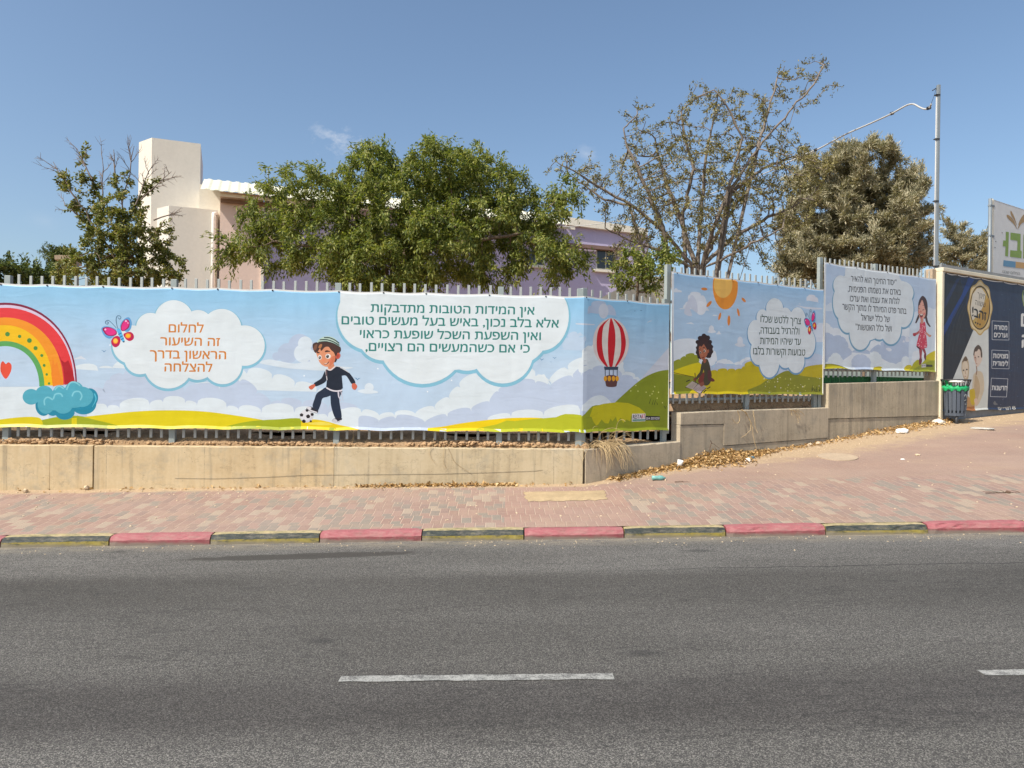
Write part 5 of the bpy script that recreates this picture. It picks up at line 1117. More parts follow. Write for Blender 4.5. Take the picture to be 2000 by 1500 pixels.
for k in range(40): H.poly(circ(1940 + random.uniform(0, 62), random.uniform(560, 795), random.uniform(.3, .8), n=7), (92, 104, 132))
H.poly(spline([(1940, 789), (1943, 783), (1946, 788), (1949, 790), (1944, 792)], 4), (110, 112, 118))
tt = [on_line(q, OH, DS) for q in (1846, 1867, 1890, 1914, 1957, 1985, 2030)]; tb_ = [on_line(q, OH, DS) for q in (1846, 1900, 1960, 2030)]
oH = H.build('poster_banner', (tt, tb_), .02); H.eyelets(oH, (tt, tb_), .014)
tag(oH, "dark blue printed poster with a gold seal and two children stretched on the hoarding", "banner")
# ------------------------------------------------------------------ steel pole with its broken conduit
M_zinc = plain("zinc_steel", (0.21, 0.24, 0.26), 0.5, 0.12, 5, 0.1, 40, metal=0.3, stretch=(1, 1, .3))
M_cond = plain("grey_plastic_conduit", (0.42, 0.42, 0.41), 0.5, 0.08, 6, 0.05)
M_pvc = plain("white_plastic_pipe", (0.72, 0.70, 0.66), 0.45, 0.08, 6, 0.05)
M_blk = plain("black_plastic", (0.03, 0.03, 0.032), 0.5, 0.2, 20, 0.05)
Yp = 14.2; pt = P(1833, 166, Yp); pb = P(1832, 560, Yp)
po = empty('power_pole', (pt.x, Yp, 0.95), "tall slim square steel pole with a white conduit strapped to its side", "pole")
mb = MB(); mb.box((pt.x, Yp, (pt.z + .9) / 2), (.06, .06, pt.z - .9), bev=.006); mb.build('post', M_zinc, po)
mb = MB(); zt = P(1828, 185, Yp).z; mb.tube([(pt.x - .045, Yp - .01, 1.0), (pt.x - .043, Yp - .01, 4.5), (pt.x - .042, Yp - .01, zt)], .013, 8); mb.build('conduit', M_cond, po)
for y in (186, 272, 393, 520):
    z = P(1828, y, Yp).z; mb = MB(); mb.box((pt.x - .03, Yp - .01, z), (.09, .075, .014)); mb.build('strap', M_blk, po)
mb = MB(); z = P(1833, 412, Yp).z; mb.box((pt.x + .047, Yp, z), (.02, .05, .09)); mb.build('tag_plate', M_zinc, po)
# the hanging conduit and its wire
wp = [(1818.5, 203, 14.3), (1817, 208, 14.35), (1813, 212, 14.4), (1806, 213, 14.5), (1797, 210, 14.6), (1786, 204, 14.7), (1778, 203.5, 14.8), (1768, 207, 14.9), (1740, 222.5, 15.2), (1700, 241, 15.7), (1650, 263, 16.2), (1600, 290, 16.8), (1562, 306, 17.2), (1500, 336, 17.8), (1420, 367, 18.6), (1340, 396, 19.2), (1290, 414, 19.7), (1230, 428, 20.2), (1170, 437, 20.8), (1120, 442, 21.2), (1060, 444.5, 21.5), (1000, 443, 21.8), (955, 438, 22.0), (900, 428, 22.3)]
wp3 = []
pts = [P(*q) for q in wp]
for i in range(len(pts) - 1):
    a, b, c, d = pts[max(i - 1, 0)], pts[i], pts[i + 1], pts[min(i + 2, len(pts) - 1)]
    for j in range(5):
        t = j / 5; wp3.append(.5 * ((2 * b) + (c - a) * t + (2 * a - 5 * b + 4 * c - d) * t * t + (3 * b - a - 3 * c + d) * t ** 3))
wp3.append(pts[-1])
cb = empty('overhead_cable', pts[-1], "pale conduit cable sagging from the steel pole across to the school building", "cable")
mb = MB(); mb.tube(wp3, [.018 if i < 62 else max(.010, .018 - (i - 62) * .0015) for i in range(len(wp3))], 7); mb.build('conduit_pipe', M_cond, cb)
mb = MB(); a = P(1829, 172, Yp + .05); b = P(1818, 204, 14.3); mb.tube([a, a.lerp(b, .5) + Vector((-.01, 0, -.05)), b], .004, 4); a2 = P(1821, 177, Yp + .05); mb.tube([a, a2], .010, 5); mb.build('wire', M_blk, cb)
for q in ((1814, 211, 14.4), (1593, 292.5, 16.87), (1742, 221.5, 15.2)):
    mb = MB(); c = P(*q); mb.tube([c + Vector((-.03, 0, -.012)), c + Vector((.03, 0, .012))], .034, 8); mb.build('clamp', M_blk, cb)
# ------------------------------------------------------------------ sign board over the hoarding
M_sign = plain("sun_bleached_sign", (0.46, 0.45, 0.41), 0.6, 0.07, 2, 0.05)
OSg = Vector((11.2, 17.1)); a0 = R(33); DSg = Vector((math.cos(a0), math.sin(a0))); NSg = Vector((DSg.y, -DSg.x))
def sg_hit(px, py): return plane_hit(px, py, OSg, DSg)
s0, zt0 = sg_hit(1941, 394); _, zt1 = sg_hit(2000, 404.5); ztop_ = (zt0 + zt1) / 2; s1 = s0 + 2.7; zbt = sg_hit(1960, 552)[1]
sg = empty('school_sign', (*(OSg + DSg * s0), 1.0), "pale grey sign board with green letters on posts above the hoarding", "sign")
rotS = Matrix.Rotation(a0, 3, 'Z')
mb = MB(); q = OSg + DSg * ((s0 + s1) / 2) - NSg * .03; mb.box((q.x, q.y, (ztop_ + zbt) / 2), (s1 - s0, .05, ztop_ - zbt), rotS, bev=.004); mb.build('board', M_sign, sg)
for dt, w in ((-.045, .035), (-.115, .04)):
    for e in ((s0 + dt), (s1 - dt)):
        mb = MB(); q = OSg + DSg * e - NSg * .03; mb.tube([(q.x, q.y, .9), (q.x, q.y, ztop_ + .01)], w, 8); mb.build('post', M_zinc if dt < -.1 else plain("cream_tube", (.55, .50, .40), .5, .1), sg)
for z in (.08, .55, .92):
    mb = MB(); q = OSg + DSg * (s0 - .06) - NSg * .03; mb.box((q.x, q.y, zbt + (ztop_ - zbt) * z), (.2, .075, .035), rotS); mb.build('bracket', M_zinc, sg)
SGN = Banner([(OSg, DSg, 9999)], (s0 + .01, s1 - .01, zbt + .01, ztop_ - .01), 0.003)
f = crop(1920, 380, 8.333); 
def sp_(pts, c): SGN.poly(f(pts), c)
GRS = (138, 165, 50); TN = (176, 140, 80)
sp_([(372, 605), (420, 610), (408, 1008), (360, 1000), (368, 845), (322, 842), (330, 745), (370, 748)], GRS)
sp_([(448, 618), (612, 640), (608, 905), (630, 925), (624, 1035), (440, 1012), (444, 905), (556, 915), (562, 752), (446, 735)], GRS); sp_([(660, 650), (760, 665), (752, 1055), (652, 1040)], GRS)
sp_([(334, 1068), (532, 1092), (528, 1190), (328, 1165)], (100, 150, 185)); sp_([(532, 1092), (720, 1115), (716, 1212), (528, 1190)], (206, 160, 90)); sp_([(720, 1115), (900, 1137), (896, 1234), (716, 1212)], GRS)
sp_(spline([(390, 330), (440, 350), (500, 420), (545, 530), (552, 560), (500, 480), (400, 380)]), TN); sp_(spline([(450, 262), (480, 300), (520, 390), (548, 500), (510, 420), (455, 330)]), TN)
sp_(spline([(566, 565), (590, 480), (640, 410), (720, 380), (700, 430), (620, 480)]), TN); sp_(spline([(575, 500), (600, 420), (650, 340), (700, 310), (680, 380), (620, 430)]), TN)
SGN.text("\u05D4\u05D7\u05DC\u05D5\u05DD \u05E9\u05D1\u05E0\u05D5", *f([(320, 1275), (600, 1312)]), 5, (120, 120, 112), .0)
for x, y in ((312, 622), (208, 762), (195, 862)): sp_(circ(x, y, 9), (120, 120, 118))
o = SGN.build('lettering', ((s0, s1), (s0, s1)), 0.0, curl=0); mw = o.location.copy(); o.parent = sg; o.matrix_parent_inverse = Matrix.Translation(sg.location).inverted()
# ------------------------------------------------------------------ litter bin with its green bag
M_bin = plain("dark_blue_grey_plastic", (0.075, 0.09, 0.115), 0.5, 0.2, 9, 0.1, 50, stretch=(1, 1, .3))
M_bag = plain("green_bin_bag", (0.02, 0.36, 0.13), 0.35, 0.25, 14, 0.7, 30)
bz = ground_hit(1860, 826); Yb = bz.y
bb = P(1866, 812, Yb); bt = P(1869, 742, Yb); sc_ = Yb / F
bn = empty('litter_bin', (bb.x, Yb, bz.z), "dark slatted litter bin with a bright green bag folded over its rim", "bin")
cx, cy = bb.x, Yb; zb, zt_ = bb.z, bt.z; r0, r1 = 17.5 * sc_, 21 * sc_; n = 16
mb = MB()                                             # slatted body with gaps low and high
def ring_pt(th, r, z): return Vector((cx + r * math.cos(th), cy + r * .8 * math.sin(th), z))
zbag = P(1868, 760, Yb).z
for i in range(n):
    a, b = 2 * math.pi * (i + .10) / n, 2 * math.pi * (i + .90) / n
    for (z0, z1, wa, wb) in ((zb, zb + .05, -.1, .1), (zb + .05, zb + .10, 0.12, -.12), (zb + .10, zbag, -.02, .02), (zbag, zbag + .04, .1, -.1), (zbag + .04, zbag + .06, -.1, .1)):
        k = 2 * math.pi / n; vs = []
        for z in (z0, z1):
            r = r0 + (r1 - r0) * (z - zb) / (zt_ - zb)
            bulge = .012 if i % 2 == 0 else 0
            for th in (a + wa * k, b + wb * k): vs += [ring_pt(th, r + bulge, z), ring_pt(th, r + bulge - .015, z)]
        mb.add(vs, [(0, 2, 6, 4), (1, 5, 7, 3), (0, 4, 5, 1), (2, 3, 7, 6), (4, 6, 7, 5), (0, 1, 3, 2)])
mb.build('body', M_bin, bn)
mb = MB(); mb.add([ring_pt(2 * math.pi * i / n, r0 - .02, zb + .01) for i in range(n)] + [ring_pt(2 * math.pi * i / n, r0 - .02, zb - .015) for i in range(n)], [tuple(range(n)), tuple(range(n, 2 * n))[::-1]] + [(i, (i + 1) % n, n + (i + 1) % n, n + i) for i in range(n)]); mb.build('floor', M_bin, bn)
mb = MB(); rb = r1 * 1.05; R2 = r1 * 1.30
for i in range(n):
    th = 2 * math.pi * (i + .5) / n; mb.tube([ring_pt(th, rb * .98, zbag + .02), ring_pt(th, R2 * .97, zt_)], .010, 4)
mb.tube([ring_pt(2 * math.pi * i / 32, R2 * .97, zt_) for i in range(33)], .013, 6); mb.build('rim', M_blk, bn)
mb = MB(); m_ = 40; prof_ = [(1.06, zbag - .025), (1.15, zbag + .015), (1.12, zbag + .05), (1.0, zbag + .05), (.96, zbag + .10), (1.13, zt_ - .01)]
rows = []
for j, (k, z) in enumerate(prof_):
    for i in range(m_):
        th = 2 * math.pi * i / m_; w = .05 * math.sin(i * 3.1 + j) + random.uniform(-.03, .03)
        rows.append(ring_pt(th, r1 * (k + w), z + .02 * math.sin(i * 1.7 + j * 2)))
fs = [(j * m_ + i, j * m_ + (i + 1) % m_, (j + 1) * m_ + (i + 1) % m_, (j + 1) * m_ + i) for j in range(len(prof_) - 1) for i in range(m_) if j < 3 or (i % 40) in range(17, 25) or i in (14, 15, 16)]
mb.add(rows, fs, 0, True); mb.build('bin_bag', M_bag, bn, fix=False)
mb = MB(); q = ring_pt(R(-108), r0 * .7, 0); mb.tube([(q.x, q.y, bz.z - .1), (q.x, q.y, zb + .02)], .03, 8); mb.build('stand', M_blk, bn)
mb = MB(); f_ = lambda x, y: ring_pt(R(-62) + x, r0 + (r1 - r0) * .45 + .028, zb + .30 + y)
for k, pl in enumerate(([(-.22, .05), (-.1, .1), (0, .06)], [(-.05, .1), (.1, .05), (.16, -.02)], [(-.18, -.02), (0, .0), (.12, -.05)], [(-.12, -.08), (.05, -.09)])): mb.tube([f_(*q) for q in pl], .006, 4)
mb.build('emblem', plain("grey_moulded_emblem", (.22, .24, .25), .5, .1), bn)
def crumple(name, c, s, m, label, cat, flat=.6, seed=0):
    """a crushed bag or paper: a folded sheet ball"""
    bm = bmesh.new(); bmesh.ops.create_icosphere(bm, subdivisions=3, radius=1.0); r = random.Random(seed)
    ph = [(r.uniform(2, 5), r.uniform(0, 6), Vector((r.uniform(-1, 1), r.uniform(-1, 1), r.uniform(-1, 1))).normalized()) for _ in range(9)]
    for v in bm.verts:
        k = 1 + sum(abs(math.sin(a * v.co.dot(d) + b)) - .6 for a, b, d in ph) * .09
        v.co = Vector((v.co.x * k * s[0], v.co.y * k * s[1], max(v.co.z * k, -.5) * s[2]))
    me = bpy.data.meshes.new(name); bm.to_mesh(me); bm.free(); me.materials.append(m)
    o = bpy.data.objects.new(name, me); COL.objects.link(o); o.location = Vector(c) + Vector((0, 0, s[2] * .48)); o.rotation_euler = (0, 0, r.uniform(0, 6))
    return tag(o, label, cat)
M_white = plain("white_paper", (0.80, 0.79, 0.76), 0.6, 0.05, 8, 0.2); M_film = plain("clear_plastic_film", (0.42, 0.40, 0.36), 0.2, 0.15, 12, 0.6)
crumple('plastic_bag', ring_pt(R(-120), r1 * .45, zt_ - .05), (.17, .13, .035), M_white, "white rubbish heaped in the top of the green lined litter bin", "rubbish", seed=2)
# ------------------------------------------------------------------ school building
def m_render(name, c):
    m, nt, p = mat_base(name); g = G(nt); o = g.obj()
    n = g.math('MULTIPLY_ADD', g.noise(g.map(o, (1, 1, .4)), .9, 6, .6), .7, g.math('MULTIPLY', g.noise(o, 14, 4, .6), .3))
    g.put(p.inputs['Base Color'], g.ramp(n, [(.3, scale_c(c, .87)), (.7, scale_c(c, 1.08))])); p.inputs['Roughness'].default_value = .9; p.inputs['Specular IOR Level'].default_value = .15
    g.put(p.inputs['Normal'], g.bump(g.noise(o, 70, 3, .6), .25, .01)); return m
M_tower = m_render("cream_render", (.62, .585, .52)); M_pink = m_render("pink_render", (.72, .56, .48)); M_lilac = m_render("lilac_render", (.50, .45, .62)); M_wht = m_render("white_render", (.74, .70, .60))
M_roof = plain("cream_sheet_roof", (.72, .70, .55), .5, .06, 3, .05); M_glass = None
def m_glass():
    m, nt, p = mat_base("dark_window_glass"); g = G(nt)
    p.inputs['Base Color'].default_value = (.035, .04, .045, 1); p.inputs['Roughness'].default_value = .12; p.inputs['Specular IOR Level'].default_value = .6
    g.put(p.inputs['Normal'], g.bump(g.noise(g.obj(), 1.5, 2), .05, .05)); return m
M_glass = m_glass(); M_frame = plain("pale_window_frame", (.55, .54, .50), .5, .08)
P0 = P(386, 350, 18.9); tA = R(19.9); DB = Vector((math.cos(tA), math.sin(tA))); NB = Vector((DB.y, -DB.x)); OB = Vector((P0.x, P0.y))
bld = empty('school_building', (OB.x + 6, OB.y + 3, .85), "school building with a cream tower, pink end and lilac walls behind the trees", "building")
def prism(mb, foot, z0, z1, m=0):
    k = len(foot); mb.add([(x, y, z0) for x, y in foot] + [(x, y, z1) for x, y in foot], [tuple(range(k))[::-1], tuple(range(k, 2 * k))] + [(i, (i + 1) % k, k + (i + 1) % k, k + i) for i in range(k)], m)
def foot_px(y0, pxs, dirs): pass
tA0 = P(296.8, 268.8, 20.0); a22 = R(22); 
def along(p, px, ang):
    D = Vector((math.cos(ang), math.sin(ang))); t = on_line(px, Vector((p[0], p[1])), D); return Vector((p[0], p[1])) + D * t
A_ = Vector((tA0.x, tA0.y)); Bq = along(A_, 386.4, a22); Lq = along(A_, 265.8, R(180 - 35)); nb = Vector((-math.sin(a22), math.cos(a22)))
mb = MB(); prism(mb, [A_, Bq, Bq + nb * 2.2, Lq + nb * 1.7, Lq], .8, tA0.z); mb.build('tower', M_tower, bld)
A2 = Vector(P(330, 402, 19.2).xy); z2 = P(330, 401.5, 19.2).z; B2 = along(A2, 421.5, a22); L2 = along(A2, 303, R(180 - 35))
mb = MB(); prism(mb, [A2, B2, B2 + nb * 1.4, L2 + nb * 1.1, L2], .8, z2); mb.build('lower_block', M_tower, bld)
mb = MB(); q = Vector(P(414, 417, 19.0).xy); q = along(A2, 414, a22) + Vector((a22 * 0, 0)) - nb * .07; zt0_ = P(414, 417, 19.6).z
mb.tube([(q.x + .05, q.y + .06, zt0_ + .0), (q.x, q.y, zt0_ - .02), (q.x, q.y, zt0_ - .15), (q.x, q.y, .8)], .06, 9); mb.build('downpipe', M_pvc, bld)
# recessed cream block between the tower and the pink end
def fpt(px, back=0.0):
    O = OB + Vector((-DB.y, DB.x)) * back; return O + DB * on_line(px, O, DB)
def zat(px, py, back=0.0):
    q = fpt(px, back); return EYE + ray(px, py)[1] * q.y
NBk = Vector((-DB.y, DB.x))
def slab(name, px0, px1, z0, z1, m, back=0.0, depth=.3, par=None):
    a, b = fpt(px0, back), fpt(px1, back); mb = MB(); prism(mb, [a, b, b + NBk * depth, a + NBk * depth], z0, z1); return mb.build(name, m, par or bld)
slab('link_block', 385, 426, .8, zat(400, 361, 1.0), M_wht, 1.0, 2)
slab('pink_wall', 426, 511, .8, zat(460, 372), M_pink, .25, 3)
slab('corner_pier', 507, 512.5, .8, zat(510, 400), M_wht, .2, .6)
ze = zat(520, 381, .3)
slab('lilac_wall', 512.5, 1262, .8, zat(1180, 446, .45), M_lilac, .45, 6)
# corrugated sheet roof, sloping towards the road
za_, zb_ = zat(425, 371.5, -.35), zat(425, 352, 1.0)
def roof_sheet(px0, px1, zlo, zhi, back0, back1, nm='roof'):
    a, b = fpt(px0, back0), fpt(px1, back0); L = (b - a).length; n = int(L / .06); mb = MB(); vs = []
    for i in range(n + 1):
        q = a + (b - a) * (i / n); r = q + NBk * (back1 - back0); w = .011 * (1 if (i // 2) % 2 else -1)
        vs += [(q.x, q.y, zlo + w), (r.x, r.y, zhi + w), (q.x, q.y, zlo + w - .02), (r.x, r.y, zhi + w - .02)]
    fs = [(i * 4, i * 4 + 4, i * 4 + 5, i * 4 + 1) for i in range(n)] + [(i * 4 + 2, i * 4 + 3, i * 4 + 7, i * 4 + 6) for i in range(n)] + [(i * 4, i * 4 + 2, i * 4 + 6, i * 4 + 4) for i in range(n)] + [(i * 4 + 1, i * 4 + 5, i * 4 + 7, i * 4 + 3) for i in range(n)]
    mb.add(vs, fs); return mb.build(nm, M_roof, bld)
roof_sheet(387, 1110, za_, zb_, -.35, 1.0)
slab('fascia', 426, 1120, za_ - .10, za_ - .03, M_wht, -.15, .05)
slab('soffit', 427, 700, za_ - .20, za_ - .10, plain("brown_timber", (.20, .12, .08), .8, .2), .1, .1)
# lilac gable end with a white sloping fascia
a = fpt(1105, .3); b = fpt(1262, .3); zl_, zr2 = zat(1118, 425, .3), zat(1258, 446, .3); zl2, zr3 = zat(1118, 440, .3), zat(1258, 458, .3)
mb = MB(); bk = NBk * .25
vs = [(a.x, a.y, zl2), (b.x, b.y, zr3), (b.x, b.y, zr2), (a.x, a.y, zl_)]; vs += [(x + bk.x, y + bk.y, z) for x, y, z in vs]
mb.add(vs, [(0, 1, 2, 3), (4, 7, 6, 5), (0, 4, 5, 1), (3, 2, 6, 7), (1, 5, 6, 2), (0, 3, 7, 4)]); mb.build('gable_fascia', M_wht, bld)
for k, (x0, x1, y0, y1) in enumerate(((1025, 1062, 488, 519), (1162, 1200, 483, 528))):
    fr = slab('window', x0, x1, zat((x0 + x1) / 2, y1, .4), zat((x0 + x1) / 2, y0, .4), M_frame, .40, .05)
    for j in range(2):
        c0 = x0 + (x1 - x0) * (.06 + .47 * j); c1 = c0 + (x1 - x0) * .41
        gl = slab('pane', c0, c1, zat((x0 + x1) / 2, y1 - 3, .4), zat((x0 + x1) / 2, y0 + 3, .4), M_glass, .385, .015, fr)
        gl.matrix_parent_inverse = fr.matrix_world.inverted()
    fr_s = slab('sill', x0 - 4, x1 + 4, zat((x0 + x1) / 2, y1 + 4, .4), zat((x0 + x1) / 2, y1 - .5, .4), M_wht, .33, .12)
slab('sun_shade', 1030, 1215, zat(1120, 485, .4), zat(1120, 478, .4), plain("brown_shutter", (.20, .13, .11), .7, .2), .2, .2)
mb = MB(); c = P(527, 374, 19.5); mb.tube([c + Vector((.05, .3, 0)), c + Vector((0, .05, 0)), c + Vector((0, -.05, 0)), c + Vector((-.02, -.12, 0))], [.05, .06, .14, .17], 14); mb.build('loudspeaker', M_blk, bld)
mb = MB(); c = P(524, 362, 21); mb.tube([c, P(524, 332, 21)], .018, 6); mb.build('mast', M_zinc, bld)
# white ramp wall by the lilac wall
rw = MB(); O_ = Vector((2.3, 15.0)); a = P(1168, 585, 16.2); b = P(1252, 540, 17.2); c = P(1300, 540, 17.6)
vs = [(a.x, a.y, .8), (c.x, c.y, .8), (c.x, c.y, c.z), (b.x, b.y, b.z), (a.x, a.y, a.z)]; k = len(vs); vs += [(x, y + .2, z) for x, y, z in vs]
rw.add(vs, [(0, 1, 2, 3, 4), (9, 8, 7, 6, 5)] + [(i, k + i, k + (i + 1) % k, (i + 1) % k) for i in range(k)]); o = rw.build('ramp_wall', M_wht); origin_to(o, (a.x, a.y, .8)); tag(o, "low cream wall with a sloping top in front of the lilac school wall", "wall")
# small flat canopy far left
cn = empty('canopy', (*P(135, 530, 24).xy, .9), "small flat concrete canopy among the bushes at far left", "canopy")
mb = MB(); a = P(102, 512, 24); b = P(165, 507, 25); mb.box(((a.x + b.x) / 2, (a.y + b.y) / 2, (a.z + b.z) / 2), ((b.x - a.x), 1.6, .14), Matrix.Rotation(.35, 3, 'Z') @ Matrix.Rotation(-.10, 3, 'Y')); mb.build('roof', M_conc_pale, cn)
for px in (127, 150):
    mb = MB(); q = P(px, 520, 24.4); mb.tube([(q.x, q.y, .9), (q.x, q.y, q.z + .1)], .07, 8); mb.build('post', M_conc_pale, cn)
# ------------------------------------------------------------------ trees
def m_leaf(name, stops, trans=.25):
    m, nt, p = mat_base(name); g = G(nt); o = g.obj()
    rnd = g.n('ShaderNodeNewGeometry').outputs['Random Per Island']
    t = g.math('MULTIPLY_ADD', g.noise(o, 1.3, 3), .45, g.math('MULTIPLY_ADD', rnd, .55, -.0))
    c = g.ramp(t, stops); g.put(p.inputs['Base Color'], c); p.inputs['Roughness'].default_value = .55; p.inputs['Specular IOR Level'].default_value = .35
    tr = g.n('ShaderNodeBsdfTranslucent'); g.put(tr.inputs[0], g.mix(1.0, c, (1.5, 1.6, .7, 1), 'MULTIPLY'))
    mx = g.n('ShaderNodeMixShader'); mx.inputs[0].default_value = trans
    out = nt.nodes['Material Output']; g.put(mx.inputs[1], p.outputs[0]); g.put(mx.inputs[2], tr.outputs[0]); g.put(out.inputs[0], mx.outputs[0])
    return m
def m_bark(name, c):
    m, nt, p = mat_base(name); g = G(nt); o = g.obj()
    n = g.noise(g.map(o, (1, 1, .25)), 26, 5, .65)
    g.put(p.inputs['Base Color'], g.ramp(n, [(.3, scale_c(c, .55)), (.7, scale_c(c, 1.35))])); p.inputs['Roughness'].default_value = .9
    g.put(p.inputs['Normal'], g.bump(n, .7, .02)); return m
def colonize(nodes, parent, attr, step, kill, infl, maxit=220, grav=0.0, rs=None):
    N = [np.array(q, float) for q in nodes]; par = list(parent); attr = np.array(attr, float)
    nd = np.full(len(attr), 1e9); ni = np.zeros(len(attr), int)
    def upd(i0):
        nonlocal nd, ni
        for i in range(i0, len(N)):
            d = np.linalg.norm(attr - N[i], axis=1); mk = d < nd; nd[mk] = d[mk]; ni[mk] = i
    upd(0)
    for it in range(maxit):
        alive = nd > kill; attr = attr[alive]; nd = nd[alive]; ni = ni[alive]
        if len(attr) == 0: break
        mk = nd < infl
        if not mk.any(): mk = nd <= nd.min() + 1e-6
        dirs = {}
        for i, v in zip(ni[mk], attr[mk]):
            d = v - N[i]; d /= np.linalg.norm(d) + 1e-9; dirs[i] = dirs.get(i, 0) + d
        i0 = len(N)
        for i, d in dirs.items():
            d = d + (rs.normal(0, .22, 3) if rs is not None else 0); d[2] += grav; d /= np.linalg.norm(d) + 1e-9
            q = N[i] + d * step
            N.append(q); par.append(i)
        upd(i0)
        if len(N) > 6000: break
    return np.array(N), par
def tree_mesh(N, par, rtip, power, rmax=None, thr=0.0):
    n = len(N); ch = [[] for _ in range(n)]
    for i, q in enumerate(par):
        if q >= 0: ch[q].append(i)
    r = np.zeros(n)
    for i in range(n - 1, -1, -1):
        r[i] = rtip if not ch[i] else (sum(r[c] ** power for c in ch[i])) ** (1 / power)
    if rmax: r = np.where(r > rmax, rmax + (r - rmax) * .15, r)
    mb = MB(); st = [i for i in range(n) if par[i] < 0]
    chains = []
    while st:
        i = st.pop(); c = [i] if par[i] < 0 else [par[i], i]
        while ch[c[-1]]:
            k = sorted(ch[c[-1]], key=lambda q: -r[q]); st += k[1:]; c.append(k[0])
        if len(c) > 1: chains.append(c)
    for c in chains:
        rad = [r[q] for q in c]
        if par[c[0]] >= 0 or len(c) > 1: rad[0] = min(rad[0], rad[1] * 1.25) if par[c[0]] >= 0 or rad[0] > rad[1] * 1.6 else rad[0]
        pts = [N[q] for q in c]
        mb.tube(pts, rad, 7 if max(rad) > .05 else (5 if max(rad) > .015 else 3), caps=False)
    return mb, r, ch
def leaf_mesh(pos, dirs, length, width, name, m, parent, fold=.25, seed=0):
    """many small folded leaves, each a pair of triangles about its midrib"""
    rs = np.random.default_rng(seed); n = len(pos); d = dirs / (np.linalg.norm(dirs, axis=1, keepdims=True) + 1e-9)
    ref = rs.normal(0, 1, (n, 3)); ref[:, 2] += 1.2; s = np.cross(d, ref); s /= np.linalg.norm(s, axis=1, keepdims=True) + 1e-9; nn = np.cross(s, d)
    L = (length * rs.uniform(.65, 1.3, n))[:, None]; Wd = (width * rs.uniform(.7, 1.25, n))[:, None]
    v = np.empty((n, 4, 3)); v[:, 0] = pos; v[:, 1] = pos + d * L * .45 + s * Wd * .5 + nn * Wd * fold; v[:, 2] = pos + d * L; v[:, 3] = pos + d * L * .45 - s * Wd * .5 + nn * Wd * fold
    me = bpy.data.meshes.new(name); me.vertices.add(n * 4); me.vertices.foreach_set('co', v.reshape(-1))
    base = np.arange(n)[:, None] * 4; tri = np.concatenate([base + np.array([[0, 1, 2]]), base + np.array([[0, 2, 3]])], 1).reshape(-1)
    me.loops.add(n * 6); me.loops.foreach_set('vertex_index', tri.astype(np.int32)); me.polygons.add(n * 2)
    me.polygons.foreach_set('loop_start', np.arange(0, n * 6, 3).astype(np.int32)); me.update(calc_edges=True); me.validate()
    me.materials.append(m); o = bpy.data.objects.new(name, me); COL.objects.link(o)
    o.parent = parent; o.matrix_parent_inverse = Matrix.Translation(parent.location).inverted()
    return o
def blobs(ells, n, rs, shell=.35):
    """points inside a union of ellipsoids given as seen (px, py, rx, ry) at a depth with a depth radius"""
    vol = np.array([e[2] * e[3] * e[5] for e in ells]); vol = vol / vol.sum(); out = []
    for e, k in zip(ells, vol):
        m = max(3, int(n * k)); u = rs.normal(0, 1, (m, 3)); u /= np.linalg.norm(u, axis=1, keepdims=True); rr = rs.uniform(shell, 1, m) ** (1 / 2.2)
        px, py, rx, ry, Y, ryy = e; c = np.array(P(px, py, Y)); s = Y / F
        out.append(c + u * rr[:, None] * np.array([rx * s, ryy, ry * s]))
    return np.concatenate(out)
def make_tree(name, label, base, trunk, ells, n_attr, step, kill, infl, rtip, power, leaf, bark, leafm, seed, n_leaf, spread, droop, ll, lw, rmax=None, grav=0.0, tipmax=.02, group=None, clump=None, leafprob=1.0, cat="tree"):
    rs = np.random.default_rng(seed); e = empty(name, base, label, cat, group)
    nodes, par = [], []
    for path in trunk:
        start = len(nodes); pts = [np.array(q, float) for q in path]
        for k in range(len(pts) - 1):
            m = max(1, int(np.linalg.norm(pts[k + 1] - pts[k]) / step))
            for j in range(m):
                q = pts[k] + (pts[k + 1] - pts[k]) * j / m + (rs.normal(0, step * .08, 3) if (k + j) else 0)
                if k == 0 and j == 0 and start > 0:
                    continue
                nodes.append(q); par.append(len(nodes) - 2 if len(nodes) > start + 1 else (0 if start else -1))
    attr = blobs(ells, n_attr, rs)
    N, par = colonize(nodes, par, attr, step, kill, infl, grav=grav, rs=rs)
    mb, r, ch = tree_mesh(N, par, rtip, power, rmax)
    mb.build('trunk', bark, e, fix=False)
    tips = [i for i in range(len(N)) if r[i] <= tipmax and par[i] >= 0 and rs.random() < leafprob]
    tp = N[tips]; td = np.array([N[i] - N[par[i]] for i in tips]); td /= np.linalg.norm(td, axis=1, keepdims=True) + 1e-9
    k = max(1, int(n_leaf / len(tips))); idx = np.repeat(np.arange(len(tips)), k); m = len(idx)
    # leaves sit along short twigs that leave each tip
    tw = rs.normal(0, 1, (len(tips), 2, 3)) * .7 + td[:, None, :] * .8; tw[:, :, 2] -= droop * .5
    which = rs.integers(0, 2, m); a = rs.uniform(0, 1, m)[:, None]
    pos = tp[idx] + tw[idx, which] * a * spread + rs.normal(0, spread * .22, (m, 3))
    d = tw[idx, which] * .6 + rs.normal(0, .75, (m, 3)); d[:, 2] -= droop
    leaf_mesh(pos, d, ll, lw, 'crown', leafm, e, seed=seed)
    return e
gnd = .85
GREEN = m_leaf("broad_green_leaves", [(.15, (.040, .066, .016)), (.33, (.10, .136, .028)), (.5, (.185, .215, .048)), (.68, (.285, .295, .075)), (.88, (.37, .34, .12))], .32)
DUSTY = m_leaf("dusty_grey_green_leaves", [(.2, (.085, .08, .035)), (.45, (.18, .165, .065)), (.65, (.28, .245, .10)), (.85, (.38, .31, .15))], .2)
